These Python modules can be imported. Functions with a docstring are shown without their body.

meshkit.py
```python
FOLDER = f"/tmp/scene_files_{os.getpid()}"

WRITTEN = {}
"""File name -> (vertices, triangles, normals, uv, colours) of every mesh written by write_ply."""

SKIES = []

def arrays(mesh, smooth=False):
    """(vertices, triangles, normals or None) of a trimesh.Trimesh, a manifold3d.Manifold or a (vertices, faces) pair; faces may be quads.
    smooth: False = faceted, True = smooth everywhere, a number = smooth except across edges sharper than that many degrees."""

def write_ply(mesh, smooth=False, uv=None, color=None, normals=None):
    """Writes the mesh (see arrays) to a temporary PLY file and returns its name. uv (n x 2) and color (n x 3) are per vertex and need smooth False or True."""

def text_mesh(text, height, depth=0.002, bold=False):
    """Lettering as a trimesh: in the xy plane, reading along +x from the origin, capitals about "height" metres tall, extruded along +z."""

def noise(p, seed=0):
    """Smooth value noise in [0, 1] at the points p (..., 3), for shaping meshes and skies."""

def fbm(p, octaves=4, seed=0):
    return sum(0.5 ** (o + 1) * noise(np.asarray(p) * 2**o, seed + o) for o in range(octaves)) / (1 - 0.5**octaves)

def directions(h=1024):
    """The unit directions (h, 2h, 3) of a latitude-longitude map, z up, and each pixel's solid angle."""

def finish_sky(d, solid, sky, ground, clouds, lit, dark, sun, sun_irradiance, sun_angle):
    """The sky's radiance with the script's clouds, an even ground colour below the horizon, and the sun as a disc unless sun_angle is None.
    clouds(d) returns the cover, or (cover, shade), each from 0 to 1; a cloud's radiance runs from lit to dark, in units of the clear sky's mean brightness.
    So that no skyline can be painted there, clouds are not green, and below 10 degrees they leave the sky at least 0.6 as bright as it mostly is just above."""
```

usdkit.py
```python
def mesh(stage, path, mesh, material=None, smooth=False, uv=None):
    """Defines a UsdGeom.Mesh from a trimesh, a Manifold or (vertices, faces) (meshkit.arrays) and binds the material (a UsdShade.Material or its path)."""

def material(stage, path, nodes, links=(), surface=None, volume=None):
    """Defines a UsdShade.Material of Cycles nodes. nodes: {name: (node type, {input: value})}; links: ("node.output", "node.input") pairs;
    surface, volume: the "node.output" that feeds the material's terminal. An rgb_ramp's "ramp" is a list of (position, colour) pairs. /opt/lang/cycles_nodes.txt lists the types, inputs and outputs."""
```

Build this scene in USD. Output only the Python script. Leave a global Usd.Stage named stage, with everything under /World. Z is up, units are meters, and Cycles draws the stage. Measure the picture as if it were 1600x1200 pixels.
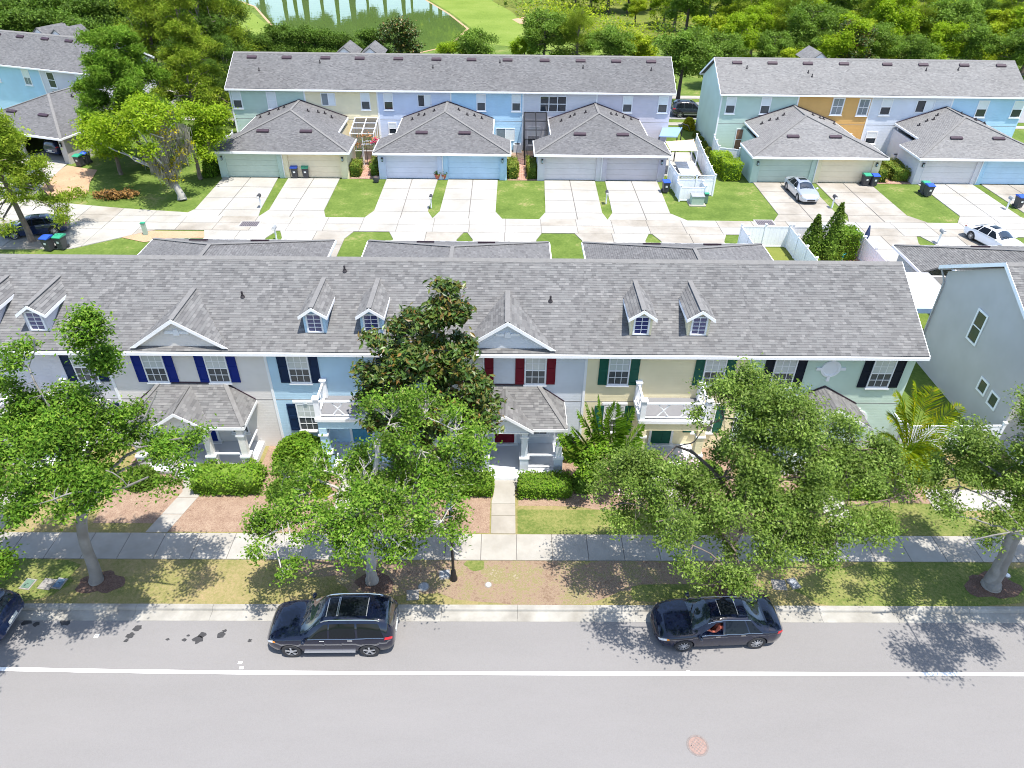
import math, numpy as np, trimesh, usdkit, meshkit, manifold3d
from shapely.geometry import Polygon, box as sbox, LineString
from shapely.ops import unary_union
from pxr import Usd, UsdGeom, UsdLux, UsdShade, Gf, Sdf, Vt

stage = Usd.Stage.CreateInMemory()
UsdGeom.SetStageUpAxis(stage, UsdGeom.Tokens.z)
UsdGeom.SetStageMetersPerUnit(stage, 1.0)
UsdGeom.Xform.Define(stage, '/World')
UsdGeom.Scope.Define(stage, '/World/Looks')

# ---------------------------------------------------------------- camera, sky, sun, exposure
PITCH, ROLL, YAW, EYE, FOC = 0.6241047683603769, -0.01442523900955138, -0.013592816708625043, (0.0, 0.0, 24.0), 1110.0
EXPOSURE = 1.08
SUN = np.array([0.22, -0.20, 1.0])
SUN_INTENSITY, SKY_STRENGTH = 1.0, 0.15

def camera_axes():
    f = np.array([0, math.cos(PITCH), -math.sin(PITCH)]); r = np.array([1.0, 0, 0]); d = np.cross(f, r)
    c, s = math.cos(ROLL), math.sin(ROLL)
    r, d = c * r + s * d, -s * r + c * d
    c, s = math.cos(YAW), math.sin(YAW)
    m = np.array([[c, -s, 0], [s, c, 0], [0, 0, 1]])
    return m @ r, m @ d, m @ f
RIGHT, DOWN, FWD = camera_axes()
cam = UsdGeom.Camera.Define(stage, '/World/camera')
cam.CreateHorizontalApertureAttr(36.0); cam.CreateVerticalApertureAttr(27.0)
cam.CreateFocalLengthAttr(36.0 * FOC / 1600.0)
cam.CreateClippingRangeAttr(Gf.Vec2f(0.5, 5000)); cam.CreateExposureAttr(EXPOSURE)
mt = Gf.Matrix4d(1.0)
for i, row in enumerate((RIGHT, -DOWN, -FWD)):
    mt.SetRow(i, Gf.Vec4d(*map(float, row), 0))
mt.SetRow(3, Gf.Vec4d(*EYE, 1))
cam.AddTransformOp().Set(mt)

sun_dir = SUN / np.linalg.norm(SUN)
elev, rot = math.asin(sun_dir[2]), math.atan2(sun_dir[0], sun_dir[1])
dome = UsdLux.DomeLight.Define(stage, '/World/sky')
sky = usdkit.material(stage, '/World/Looks/sky', {
    'sky': ('sky_texture', {'sky_type': 'single_scattering', 'sun_disc': False, 'sun_elevation': elev, 'sun_rotation': rot, 'altitude': 20.0, 'air_density': 1.0, 'aerosol_density': 1.0}),
    'bg': ('background_shader', {'strength': SKY_STRENGTH})},
    [('sky.color', 'bg.color')], surface='bg.background')
UsdShade.MaterialBindingAPI.Apply(dome.GetPrim()).Bind(sky)
sunl = UsdLux.DistantLight.Define(stage, '/World/sun')
sunl.CreateNormalizeAttr(True); sunl.CreateIntensityAttr(SUN_INTENSITY); sunl.CreateAngleAttr(0.53); sunl.CreateColorAttr(Gf.Vec3f(1.0, 0.955, 0.88))
z_ = sun_dir; x_ = np.cross([0, 1, 0], z_); x_ /= np.linalg.norm(x_); y_ = np.cross(z_, x_)
ms = Gf.Matrix4d(1.0)
for i, row in enumerate((x_, y_, z_)):
    ms.SetRow(i, Gf.Vec4d(*map(float, row), 0))
sunl.AddTransformOp().Set(ms)

# where a measured picture point lies on a level (z) or on an upright plane (Y): used to survey the place
def ray(px, py):
    return RIGHT * ((px - 800) / FOC) + DOWN * ((py - 600) / FOC) + FWD
def gz(px, py, z=0.0):
    d = ray(px, py); return np.array(EYE) + d * ((z - EYE[2]) / d[2])
def gy(px, py, Y):
    d = ray(px, py); return np.array(EYE) + d * (Y / d[1])

# ---------------------------------------------------------------- helpers
_names = {}
def numbered(parent, name):
    k = (parent, name); n = _names.get(k, 0); _names[k] = n + 1
    return f'{parent}/{name}' if n == 0 else f'{parent}/{name}_{n:03d}'
def data(prim, label=None, cat=None, group=None, kind=None):
    for k, v in (('label', label), ('category', cat), ('group', group), ('kind', kind)):
        if v: prim.SetCustomDataByKey(k, v)
def mat4(loc, rz=0.0, s=1.0):
    c, n = math.cos(rz) * s, math.sin(rz) * s
    return Gf.Matrix4d(c, n, 0, 0, -n, c, 0, 0, 0, 0, s, 0, float(loc[0]), float(loc[1]), float(loc[2]), 1)
def thing(name, label, cat, loc=(0, 0, 0), rz=0.0, group=None, kind=None, s=1.0):
    p = numbered('/World', name); x = UsdGeom.Xform.Define(stage, p)
    x.AddTransformOp().Set(mat4(loc, rz, s)); data(x.GetPrim(), label, cat, group, kind)
    return p
def copy_of(src, label, cat, loc, rz=0.0, group=None, s=1.0):
    base = src.rsplit('/', 1)[1]
    base = base[:-4] if base[-4:-3] == '_' and base[-3:].isdigit() else base
    p = numbered('/World', base); x = UsdGeom.Xform.Define(stage, p)
    x.GetPrim().GetReferences().AddInternalReference(src)
    x.ClearXformOpOrder(); x.AddTransformOp().Set(mat4(loc, rz, s)); x.GetPrim().SetInstanceable(True)
    data(x.GetPrim(), label, cat, group)
    return p
def part(parent, name, mesh, mat, smooth=False, label=None, kind=None):
    if isinstance(mesh, MB): mesh = mesh.get()
    p = numbered(parent, name)
    m = usdkit.mesh(stage, p, mesh, L[mat], smooth)
    g = 6 if mat.startswith('shingle') else 4 if mat.startswith(('leaf_', 'flower', 'needle')) else 3 if mat == 'moss' else 8 if mat == 'brick_paver' else 0
    if g:                                                   # a tone of its own for every tab, leaf or brick
        n = len(m.GetPointsAttr().Get()); t = np.random.default_rng(n).uniform(size=n // g + 1).repeat(g)[:n].astype(np.float32)
        UsdGeom.PrimvarsAPI(m).CreatePrimvar('tone', Sdf.ValueTypeNames.FloatArray, UsdGeom.Tokens.vertex).Set(Vt.FloatArray.FromNumpy(t))
    data(m.GetPrim(), label, None, None, kind)
    return p
def solo(name, mesh, mat, label, cat, group=None, kind=None, smooth=False):
    p = part('/World', name, mesh, mat, smooth); data(stage.GetPrimAtPath(p), label, cat, group, kind); return p
def setting(name, mesh=None, mat=None, smooth=False, kind='structure'):
    if mesh is None:
        p = numbered('/World', name); x = UsdGeom.Xform.Define(stage, p); data(x.GetPrim(), kind=kind); return p
    p = part('/World', name, mesh, mat, smooth); data(stage.GetPrimAtPath(p), kind=kind); return p

class MB:
    def __init__(s): s.v, s.f, s.n = [], [], 0
    def add(s, V, F):
        V = np.asarray(V, float); F = np.asarray(F, int)
        if F.shape[1] == 4: F = np.vstack([F[:, [0, 1, 2]], F[:, [0, 2, 3]]])
        s.v.append(V); s.f.append(F + s.n); s.n += len(V); return s
    def tm(s, m): return s.add(m.vertices, m.faces)
    def bx(s, x0, x1, y0, y1, z0, z1):
        V = [(x, y, z) for z in (z0, z1) for y in (y0, y1) for x in (x0, x1)]
        return s.add(V, [(0, 2, 3, 1), (4, 5, 7, 6), (0, 1, 5, 4), (2, 6, 7, 3), (0, 4, 6, 2), (1, 3, 7, 5)])
    def prism(s, poly, vec):
        """convex planar polygon of 3D points swept along vec"""
        P = np.asarray(poly, float); vec = np.asarray(vec, float); n = len(P)
        nrm = np.cross(P[1] - P[0], P[2] - P[0])
        if nrm @ vec > 0: P = P[::-1]
        V = np.vstack([P, P + vec]); F = []
        for i in range(1, n - 1):
            F.append((0, i, i + 1)); F.append((n, n + i + 1, n + i))
        for i in range(n):
            j = (i + 1) % n; F.append((i, n + i, n + j)); F.append((i, n + j, j))
        return s.add(V, F)
    def bar(s, a, b, w, h, up=(0, 0, 1)):
        a, b = np.asarray(a, float), np.asarray(b, float); d = b - a; d /= np.linalg.norm(d)
        r = np.cross(d, up); r /= np.linalg.norm(r) + 1e-9; u = np.cross(r, d)
        q = [a + r * i * w / 2 + u * j * h / 2 for i, j in ((-1, -1), (1, -1), (1, 1), (-1, 1))]
        return s.prism(q, b - a)
    def tube(s, pts, rad, sides=6, cap=True):
        p = np.asarray(pts, float); rad = np.broadcast_to(np.asarray(rad, float), (len(p),))
        t = np.gradient(p, axis=0); t /= np.linalg.norm(t, axis=1, keepdims=True) + 1e-12
        ref = np.where(np.abs(t[:, 2:]) < 0.9, [0, 0, 1.0], [1.0, 0, 0])
        ref = np.broadcast_to(ref[0], p.shape) if np.linalg.norm(t[0] - t[-1]) < .6 else ref
        a = np.cross(t, ref); a /= np.linalg.norm(a, axis=1, keepdims=True) + 1e-12; b = np.cross(t, a)
        ang = np.arange(sides) * 2 * np.pi / sides
        V = p[:, None] + rad[:, None, None] * (np.cos(ang)[None, :, None] * a[:, None] + np.sin(ang)[None, :, None] * b[:, None])
        i, j = np.meshgrid(np.arange(len(p) - 1), np.arange(sides), indexing='ij')
        q = np.stack([i * sides + j, i * sides + (j + 1) % sides, (i + 1) * sides + (j + 1) % sides, (i + 1) * sides + j], -1).reshape(-1, 4)
        V = V.reshape(-1, 3); F = [np.vstack([q[:, [0, 1, 2]], q[:, [0, 2, 3]]])]
        if cap:
            e = len(V) - sides
            F.append(np.array([(0, k + 1, k) for k in range(1, sides - 1)])); F.append(np.array([(e, e + k, e + k + 1) for k in range(1, sides - 1)]))
        return s.add(V, np.vstack(F)[:, ::-1])
    def lathe(s, prof, c=(0, 0, 0), n=20, axis='z'):
        prof = np.asarray(prof, float); ang = np.arange(n) * 2 * np.pi / n
        V = np.stack([prof[:, None, 0] * np.cos(ang), prof[:, None, 0] * np.sin(ang), np.broadcast_to(prof[:, None, 1], (len(prof), n))], -1)
        if axis == 'y': V = V[..., [0, 2, 1]] * [1, 1, -1]
        i, j = np.meshgrid(np.arange(len(prof) - 1), np.arange(n), indexing='ij')
        q = np.stack([i * n + j, i * n + (j + 1) % n, (i + 1) * n + (j + 1) % n, (i + 1) * n + j], -1).reshape(-1, 4)
        return s.add(V.reshape(-1, 3) + np.asarray(c), q)
    def cyl(s, a, b, r, n=12): return s.tube([a, b], [r, r], n)
    def sheet(s, poly, z, thick=0.0):
        for g in getattr(poly, 'geoms', [poly]):
            if g.is_empty or g.area < 1e-6: continue
            if thick:
                m = trimesh.creation.extrude_polygon(g, thick, engine='earcut'); m.apply_translation([0, 0, z - thick]); s.tm(m)
            else:
                v, f = trimesh.creation.triangulate_polygon(g, engine='earcut')
                v, f = np.asarray(v, float), np.asarray(f)
                p = v[f]; a = (p[:, 1, 0] - p[:, 0, 0]) * (p[:, 2, 1] - p[:, 0, 1]) - (p[:, 1, 1] - p[:, 0, 1]) * (p[:, 2, 0] - p[:, 0, 0])
                f = np.where(a[:, None] < 0, f[:, ::-1], f)
                used, f = np.unique(f, return_inverse=True); v, f = v[used], f.reshape(-1, 3)
                s.add(np.c_[v, np.full(len(v), z)], f)
        return s
    def get(s): return np.vstack(s.v), np.vstack(s.f)
    def moved(s, loc=(0, 0, 0), rz=0.0):
        V, F = s.get(); c, n = math.cos(rz), math.sin(rz)
        return MB().add(V @ np.array([[c, n, 0], [-n, c, 0], [0, 0, 1]]) + np.asarray(loc), F)

# ---------------------------------------------------------------- materials
L = {}
def mat(name, col, rough=0.7, var=0.15, scale=1.5, bump=0.0, bscale=40.0, metallic=0.0, coat=0.0, spec=0.5, cols=None, detail=5.0, island=None, stain=None, stain_scale=.35, coat_rough=0.03, siding=0.0):
    c = np.array(col, float)
    nodes = {'g': ('geometry', {}), 'p': ('principled_bsdf', {'roughness': rough, 'metallic': metallic, 'coat_weight': coat, 'coat_roughness': coat_rough, 'specular_ior_level': spec})}
    links = []
    if island is not None:
        nodes['at'] = ('attribute', {'attribute': 'tone'}); nodes['r'] = ('rgb_ramp', {'ramp': island}); links.append(('at.fac', 'r.fac'))
        src = 'r.color'
        if var:
            nodes['n'] = ('noise_texture', {'scale': scale, 'detail': detail}); links.append(('g.position', 'n.vector'))
            nodes['r2'] = ('rgb_ramp', {'ramp': [(0.25, (1 - var,) * 3), (0.75, (1 + var,) * 3)]}); links.append(('n.fac', 'r2.fac'))
            nodes['m'] = ('mix_color', {'blend_type': 'multiply', 'fac': 1.0, 'use_clamp': False}); links += [('r.color', 'm.a'), ('r2.color', 'm.b')]
            src = 'm.result'
    else:
        nodes['n'] = ('noise_texture', {'scale': scale, 'detail': detail, 'roughness': 0.65}); links.append(('g.position', 'n.vector'))
        ramp = cols or [(0.25, tuple(c * (1 - var))), (0.75, tuple(c * (1 + var)))]
        nodes['r'] = ('rgb_ramp', {'ramp': ramp}); links.append(('n.fac', 'r.fac')); src = 'r.color'
    if stain is not None:
        nodes['sn'] = ('noise_texture', {'scale': stain_scale, 'detail': 6.0, 'roughness': 0.6}); links.append(('g.position', 'sn.vector'))
        nodes['sr'] = ('rgb_ramp', {'ramp': [(0.3, (1, 1, 1)), (0.72, tuple(stain))]}); links.append(('sn.fac', 'sr.fac'))
        nodes['sm'] = ('mix_color', {'blend_type': 'multiply', 'fac': 1.0}); links += [(src, 'sm.a'), ('sr.color', 'sm.b')]; src = 'sm.result'
    links.append((src, 'p.base_color'))
    if bump:
        nodes['bn'] = ('noise_texture', {'scale': bscale, 'detail': 3.0}); nodes['b'] = ('bump', {'strength': bump, 'distance': 0.02})
        links += [('g.position', 'bn.vector'), ('bn.fac', 'b.height'), ('b.normal', 'p.normal')]
    if siding:                                              # lapped boards: a shallow step every 16 cm of height
        nodes['w'] = ('wave_texture', {'wave_type': 'bands', 'bands_direction': 'z', 'profile': 'saw', 'scale': .31416 / .16}); nodes['wb'] = ('bump', {'strength': siding, 'distance': 0.012})
        links += [('g.position', 'w.vector'), ('w.fac', 'wb.height')] + ([('b.normal', 'wb.normal')] if bump else []) + [('wb.normal', 'p.normal')]
        links = [k for k in links if k != ('b.normal', 'p.normal')]
    L[name] = usdkit.material(stage, f'/World/Looks/{name}', nodes, links, surface='p.BSDF')
def leafmat(name, cols, trans=0.3, big=0.35, bscale=0.9, rough=0.6, tcol=None, spec=.12):
    """leaves: a tone per leaf, lighter and darker boughs, light shining through"""
    cols = [tuple(np.minimum(np.array(c) * [1.06, 1.17, .70], .75)) for c in cols] if 'flower' not in name and 'moss' not in name else cols
    n = len(cols); ramp = [(i / max(n - 1, 1), c) for i, c in enumerate(cols)]
    mean = np.mean(cols, 0); tcol = tcol or tuple(np.clip(mean * [1.5, 1.6, .7], 0, 1))
    L[name] = usdkit.material(stage, f'/World/Looks/{name}', {
        'g': ('geometry', {}), 'at': ('attribute', {'attribute': 'tone'}), 'r': ('rgb_ramp', {'ramp': ramp}), 'n': ('noise_texture', {'scale': bscale, 'detail': 2.0}),
        'r2': ('rgb_ramp', {'ramp': [(0.3, (1 - big,) * 3), (0.7, (1 + big,) * 3)]}), 'm': ('mix_color', {'blend_type': 'multiply', 'fac': 1.0, 'use_clamp': False}),
        'p': ('principled_bsdf', {'roughness': rough, 'specular_ior_level': spec}), 't': ('translucent_bsdf', {'color': tcol}), 'x': ('mix_closure', {'fac': trans})},
        [('at.fac', 'r.fac'), ('g.position', 'n.vector'), ('n.fac', 'r2.fac'), ('r.color', 'm.a'), ('r2.color', 'm.b'), ('m.result', 'p.base_color'), ('p.BSDF', 'x.closure1'), ('t.BSDF', 'x.closure2')], surface='x.closure')
def groundmat(name, cols, scale=0.8, fine=9.0, bump=0.6, bscale=30.0, rough=0.95, mix=0.5, stretch=(1.0, 1.0, 1.0)):
    """patches of several tones with a fine grain over them"""
    L[name] = usdkit.material(stage, f'/World/Looks/{name}', {
        'g': ('geometry', {}), 'n': ('noise_texture', {'scale': scale, 'detail': 8.0, 'roughness': 0.68}), 'mp': ('mapping', {'scale': stretch}), 'n2': ('noise_texture', {'scale': fine, 'detail': 5.0, 'roughness': 0.7}),
        'a': ('mix_float', {'fac': mix}), 'r': ('rgb_ramp', {'ramp': cols}), 'bn': ('noise_texture', {'scale': bscale, 'detail': 4.0}), 'b': ('bump', {'strength': bump, 'distance': 0.05}), 'p': ('principled_bsdf', {'roughness': rough, 'specular_ior_level': 0.15})},
        [('g.position', 'mp.vector'), ('mp.vector', 'n.vector'), ('g.position', 'n2.vector'), ('n.fac', 'a.a'), ('n2.fac', 'a.b'), ('a.result', 'r.fac'), ('r.color', 'p.base_color'), ('g.position', 'bn.vector'), ('bn.fac', 'b.height'), ('b.normal', 'p.normal')], surface='p.BSDF')

groundmat('lawn', [(0.3, (0.0516, 0.086, 0.0155)), (0.43, (0.0817, 0.129, 0.0224)), (0.55, (0.12, 0.172, 0.0344)), (0.63, (0.232, 0.215, 0.086)), (.75, (0.31, 0.249, 0.129))], scale=.33, fine=5, mix=.36)
groundmat('dry_grass', [(0.30, (0.088, 0.114, 0.0308)), (0.44, (0.185, 0.176, 0.0616)), (0.54, (0.255, 0.211, 0.0968)), (0.66, (0.317, 0.229, 0.132))], scale=.5, fine=7, mix=.45)
groundmat('green_verge', [(0.30, (0.0516, 0.086, 0.0172)), (0.46, (0.112, 0.146, 0.0344)), (0.58, (0.206, 0.206, 0.0688)), (0.72, (0.284, 0.232, 0.112))], scale=.5, fine=7, mix=.45)
groundmat('litter', [(0.30, (0.112, 0.0731, 0.0473)), (0.40, (0.189, 0.129, 0.086)), (0.49, (0.275, 0.198, 0.142)), (0.56, (0.206, 0.189, 0.0774)), (0.62, (0.31, 0.249, 0.181)), (0.72, (0.387, 0.353, 0.318))], scale=.8, fine=9, mix=.45, bump=.9)
groundmat('mulch', [(0.30, (0.129, 0.0774, 0.0559)), (0.44, (0.258, 0.172, 0.125)), (0.56, (0.331, 0.237, 0.172)), (0.7, (0.413, 0.327, 0.249))], scale=2.0, fine=14, mix=.6, bump=1.0)
groundmat('dark_mulch', [(0.3, (.07, .045, .034)), (0.5, (.14, .09, .07)), (0.7, (.23, .16, .125))], scale=3.0, fine=14, mix=.6, bump=1.0)
groundmat('sand', [(0.3, (0.31, 0.189, 0.112)), (0.5, (0.396, 0.258, 0.163)), (0.7, (0.447, 0.327, 0.215))], scale=.6, fine=8, bump=.4)
groundmat('fairway', [(0.3, (0.086, 0.138, 0.0172)), (0.5, (0.146, 0.206, 0.0344)), (0.7, (0.224, 0.258, 0.0688))], scale=.12, fine=3, bump=.2)
groundmat('scrub_floor', [(0.3, (0.0602, 0.086, 0.0129)), (0.5, (0.12, 0.146, 0.0258)), (0.7, (0.206, 0.189, 0.0602))], scale=.2, fine=3, bump=.5)
groundmat('turf', [(0.3, (0.103, 0.138, 0.0258)), (0.6, (0.172, 0.189, 0.043)), (.75, (0.224, 0.206, 0.0688))], scale=.7, fine=9, bump=.3)
groundmat('asphalt', [(0.30, (0.181, 0.174, 0.17)), (0.5, (0.205, 0.197, 0.194)), (0.7, (0.224, 0.215, 0.212))], scale=.5, fine=26, bump=.25, bscale=90, rough=.9, mix=.6, stretch=(.25, 1.0, 1.0))
mat('asphalt_far', (.22, .22, .225), .9, .1)
mat('concrete', (0.348, 0.331, 0.3), .85, .10, 1.2, .25, 60, stain=(.72, .70, .66), stain_scale=.5)
mat('pale_concrete', (0.37, 0.357, 0.331), .85, .10, .7, .2, 50, stain=(.74, .72, .68), stain_scale=.3)
mat('worn_concrete', (0.348, 0.326, 0.291), .85, .15, .8, .2, 50, stain=(.62, .58, .52), stain_scale=.3)
mat('kerb_concrete', (0.348, 0.335, 0.304), .85, .14, 1.5, .3, 60, stain=(.6, .58, .55), stain_scale=.8)
mat('joint', (.13, .12, .11), .95, .2)
mat('line_paint', (.80, .80, .78), .7, .06, 6.0, .1, 80)
mat('oil', (.035, .034, .036), .7, .3, 9.0)
mat('iron', (.20, .17, .16), .6, .3, 9.0, .6, 60, metallic=.3)
mat('iron_rust', (.25, .17, .145), .75, .25, 7.0, .5, 60)
mat('grate', (.09, .09, .13), .6, .2, metallic=.4)
def roofmat(name, a, b, c, d):
    mat(name, a, .92, .10, .5, .5, 70, spec=.2, island=[(0, d), (.14, d), (.2, a), (.55, a), (.62, b), (.86, b), (.92, c), (1, c)], stain=(.88, .87, .86), stain_scale=.25)
roofmat('shingle_front', (0.147, 0.145, 0.145), (0.161, 0.161, 0.16), (0.189, 0.187, 0.185), (0.117, 0.116, 0.117))
roofmat('shingle_far', (0.135, 0.135, 0.138), (0.148, 0.147, 0.151), (0.167, 0.166, 0.169), (0.116, 0.114, 0.118))
roofmat('shingle_pale', (0.196, 0.193, 0.192), (0.21, 0.208, 0.206), (0.23, 0.228, 0.226), (0.169, 0.167, 0.167))
mat('roof_deck', (.11, .109, .11), .95, .1)
mat('ridge_cap', (.16, .156, .152), .92, .15, 4, .4, 60)
mat('white_trim', (.74, .745, .75), .5, .04, 2.0)
mat('white_vinyl', (.76, .77, .79), .4, .03, 1.0)
mat('soffit', (.60, .60, .60), .7, .04)
for n_, c_ in dict(greige=(0.7, 0.665, 0.63), sky_blue=(0.45, 0.63, 0.76), slate_grey=(0.61, 0.64, 0.68), yellow=(0.8, 0.71, 0.47), sage=(0.53, 0.66, 0.56), lavender_grey=(0.6, 0.59, 0.62), side_grey=(0.46, 0.445, 0.435),
                   far_green=(0.47, 0.59, 0.52), far_cream=(0.8, 0.71, 0.48), far_periwinkle=(0.56, 0.63, 0.77), far_blue=(0.42, 0.62, 0.78), far_grey=(0.62, 0.61, 0.64), far_mauve=(0.56, 0.535, 0.6), orange=(0.62, 0.37, 0.13),
                   door_green=(0.48, 0.57, 0.48), door_cream=(0.8, 0.69, 0.49), door_lilac=(0.6, 0.64, 0.73), door_blue=(0.46, 0.64, 0.79), door_grey=(0.63, 0.62, 0.62), door_mauve=(0.55, 0.53, 0.55), pale_blue_wall=(0.62, 0.67, 0.74), taupe=(0.48, 0.45, 0.42)).items():
    mat(n_, c_, .85, .05, .5, .3, 45, spec=.25, siding=0 if n_.startswith('door') or n_ in ('side_grey', 'taupe') else .4, stain=(.90, .895, .88), stain_scale=.6)
mat('royal_blue', (.006, .02, .17), .5, .06, spec=.15); mat('navy', (.008, .022, .06), .5, .06, spec=.15); mat('maroon', (.14, .008, .018), .5, .06, spec=.15); mat('forest_green', (.016, .09, .062), .5, .06, spec=.15); mat('black_shutter', (.008, .012, .022), .5, .06, spec=.15); mat('joint_shadow_grey', (.22, .21, .2), .9, .1)  # the last grey is the painted shadow line between the floors
mat('door_teal', (.05, .22, .33), .45, .05)
mat('deck_grey', (.17, .17, .18), .7, .06); mat('porch_floor', (.58, .60, .63), .7, .06)
mat('vent_purple', (.035, .018, .028), .6, .15); mat('pipe_black', (.025, .02, .022), .6, .1)
mat('black_metal', (.02, .02, .022), .45, .1, metallic=.4); mat('lamp_glass', (.35, .48, .5), .15, .05)
mat('screen_dark', (.045, .045, .05), .7, .1)
mat('glass_dark', (.022, .028, .035), .06, .2, 1.0, spec=.9); mat('glass_screen', (.07, .075, .08), .3, .3, 1.5, spec=.5); mat('glass_blind', (.52, .54, .52), .18, .12, 1.0, spec=.8); mat('glass_blue', (.045, .05, .14), .08, .2, 1.0, spec=.9); mat('glass_white', (.66, .70, .71), .2, .05, 1.0, spec=.7); mat('glass_warm', (.24, .12, .075), .2, .3, 3.0, spec=.7); mat('glass_grey', (.17, .20, .22), .12, .15, 1.0, spec=.8)
mat('bin_blue', (.02, .075, .42), .45, .08); mat('bin_green', (.03, .27, .16), .45, .08); mat('bin_body', (.045, .045, .05), .55, .15)
mat('util_green', (.30, .40, .32), .6, .1); mat('lid_green', (.10, .17, .12), .8, .15); mat('lid_blue', (.09, .15, .22), .8, .15); mat('lid_stone', (.24, .225, .205), .9, .2, 8, .5); mat('lid_white', (.75, .74, .72), .6, .05); mat('lid_grey', (.26, .275, .29), .8, .15)
mat('brick_paver', (.40, .22, .165), .9, .2, 5, .5, 30, island=[(0, (.33, .18, .13)), (.5, (.42, .24, .18)), (1, (.5, .3, .23))])
mat('tan_canvas', (.62, .46, .30), .9, .06, .5); mat('blue_roof', (.22, .33, .48), .4, .08)
mat('red_plastic', (.50, .03, .04), .4, .08); mat('teal_plastic', (.05, .36, .42), .4, .08); mat('grey_plastic', (.45, .47, .50), .4, .08); mat('navy_fabric', (.015, .03, .09), .8, .1); mat('terracotta', (.40, .10, .06), .7, .15)
mat('bark_pale', (.25, .24, .225), .95, .3, 5.0, 1.0, 18, stain=(.55, .52, .5), stain_scale=2.5); mat('bark', (.16, .125, .10), .95, .3, 5.0, 1.0, 18); mat('bark_dark', (.07, .055, .045), .95, .3, 5.0, 1.0, 18); mat('twig_grey', (.36, .34, .31), .95, .2, 4.0)
leafmat('leaf_oak', [(.05, .10, .012), (.075, .155, .02), (.11, .20, .03), (.16, .25, .05)], trans=.35)
leafmat('leaf_bright', [(.03, .065, .009), (.055, .115, .014), (.085, .16, .02), (.125, .20, .035), (.18, .23, .055)], trans=.28, big=.45)
leafmat('leaf_grey', [(.04, .065, .018), (.075, .115, .028), (.11, .16, .04), (.155, .205, .065), (.23, .27, .12)], trans=.3, rough=.45)
leafmat('leaf_magnolia', [(.018, .04, .010), (.03, .06, .014), (.045, .08, .02), (.065, .105, .028), (.085, .115, .035), (.10, .085, .03), (.17, .08, .03)], trans=.08, rough=.4, big=.2, spec=.35)
leafmat('leaf_fresh', [(.035, .075, .010), (.065, .13, .016), (.10, .175, .026), (.145, .215, .045), (.20, .245, .075)], trans=.3, big=.45)
leafmat('leaf_hedge', [(.05, .10, .012), (.085, .16, .018), (.12, .20, .025), (.18, .23, .04)], trans=.25)
leafmat('leaf_hedge_olive', [(.06, .08, .015), (.11, .13, .03), (.15, .16, .04), (.2, .18, .06)], trans=.25)
leafmat('leaf_lime', [(.11, .17, .012), (.17, .24, .018), (.22, .28, .025), (.27, .31, .04)], trans=.35)
leafmat('leaf_yellow', [(.20, .19, .012), (.30, .26, .02), (.36, .29, .03), (.42, .30, .03)], trans=.35)
leafmat('leaf_palm', [(.06, .12, .01), (.10, .17, .012), (.16, .22, .018), (.26, .26, .02), (.38, .30, .02)], trans=.35, big=.45)
leafmat('leaf_pine', [(.06, .11, .015), (.09, .16, .02), (.13, .20, .035), (.17, .24, .05)], trans=.25, big=.45, bscale=.55)
leafmat('leaf_pine_olive', [(.07, .105, .012), (.12, .165, .018), (.175, .215, .03), (.23, .245, .045)], trans=.25, big=.45, bscale=.55)
leafmat('leaf_dark', [(.03, .055, .012), (.055, .095, .018), (.085, .135, .028), (.12, .175, .045)], trans=.2, big=.45, bscale=.5)
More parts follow.
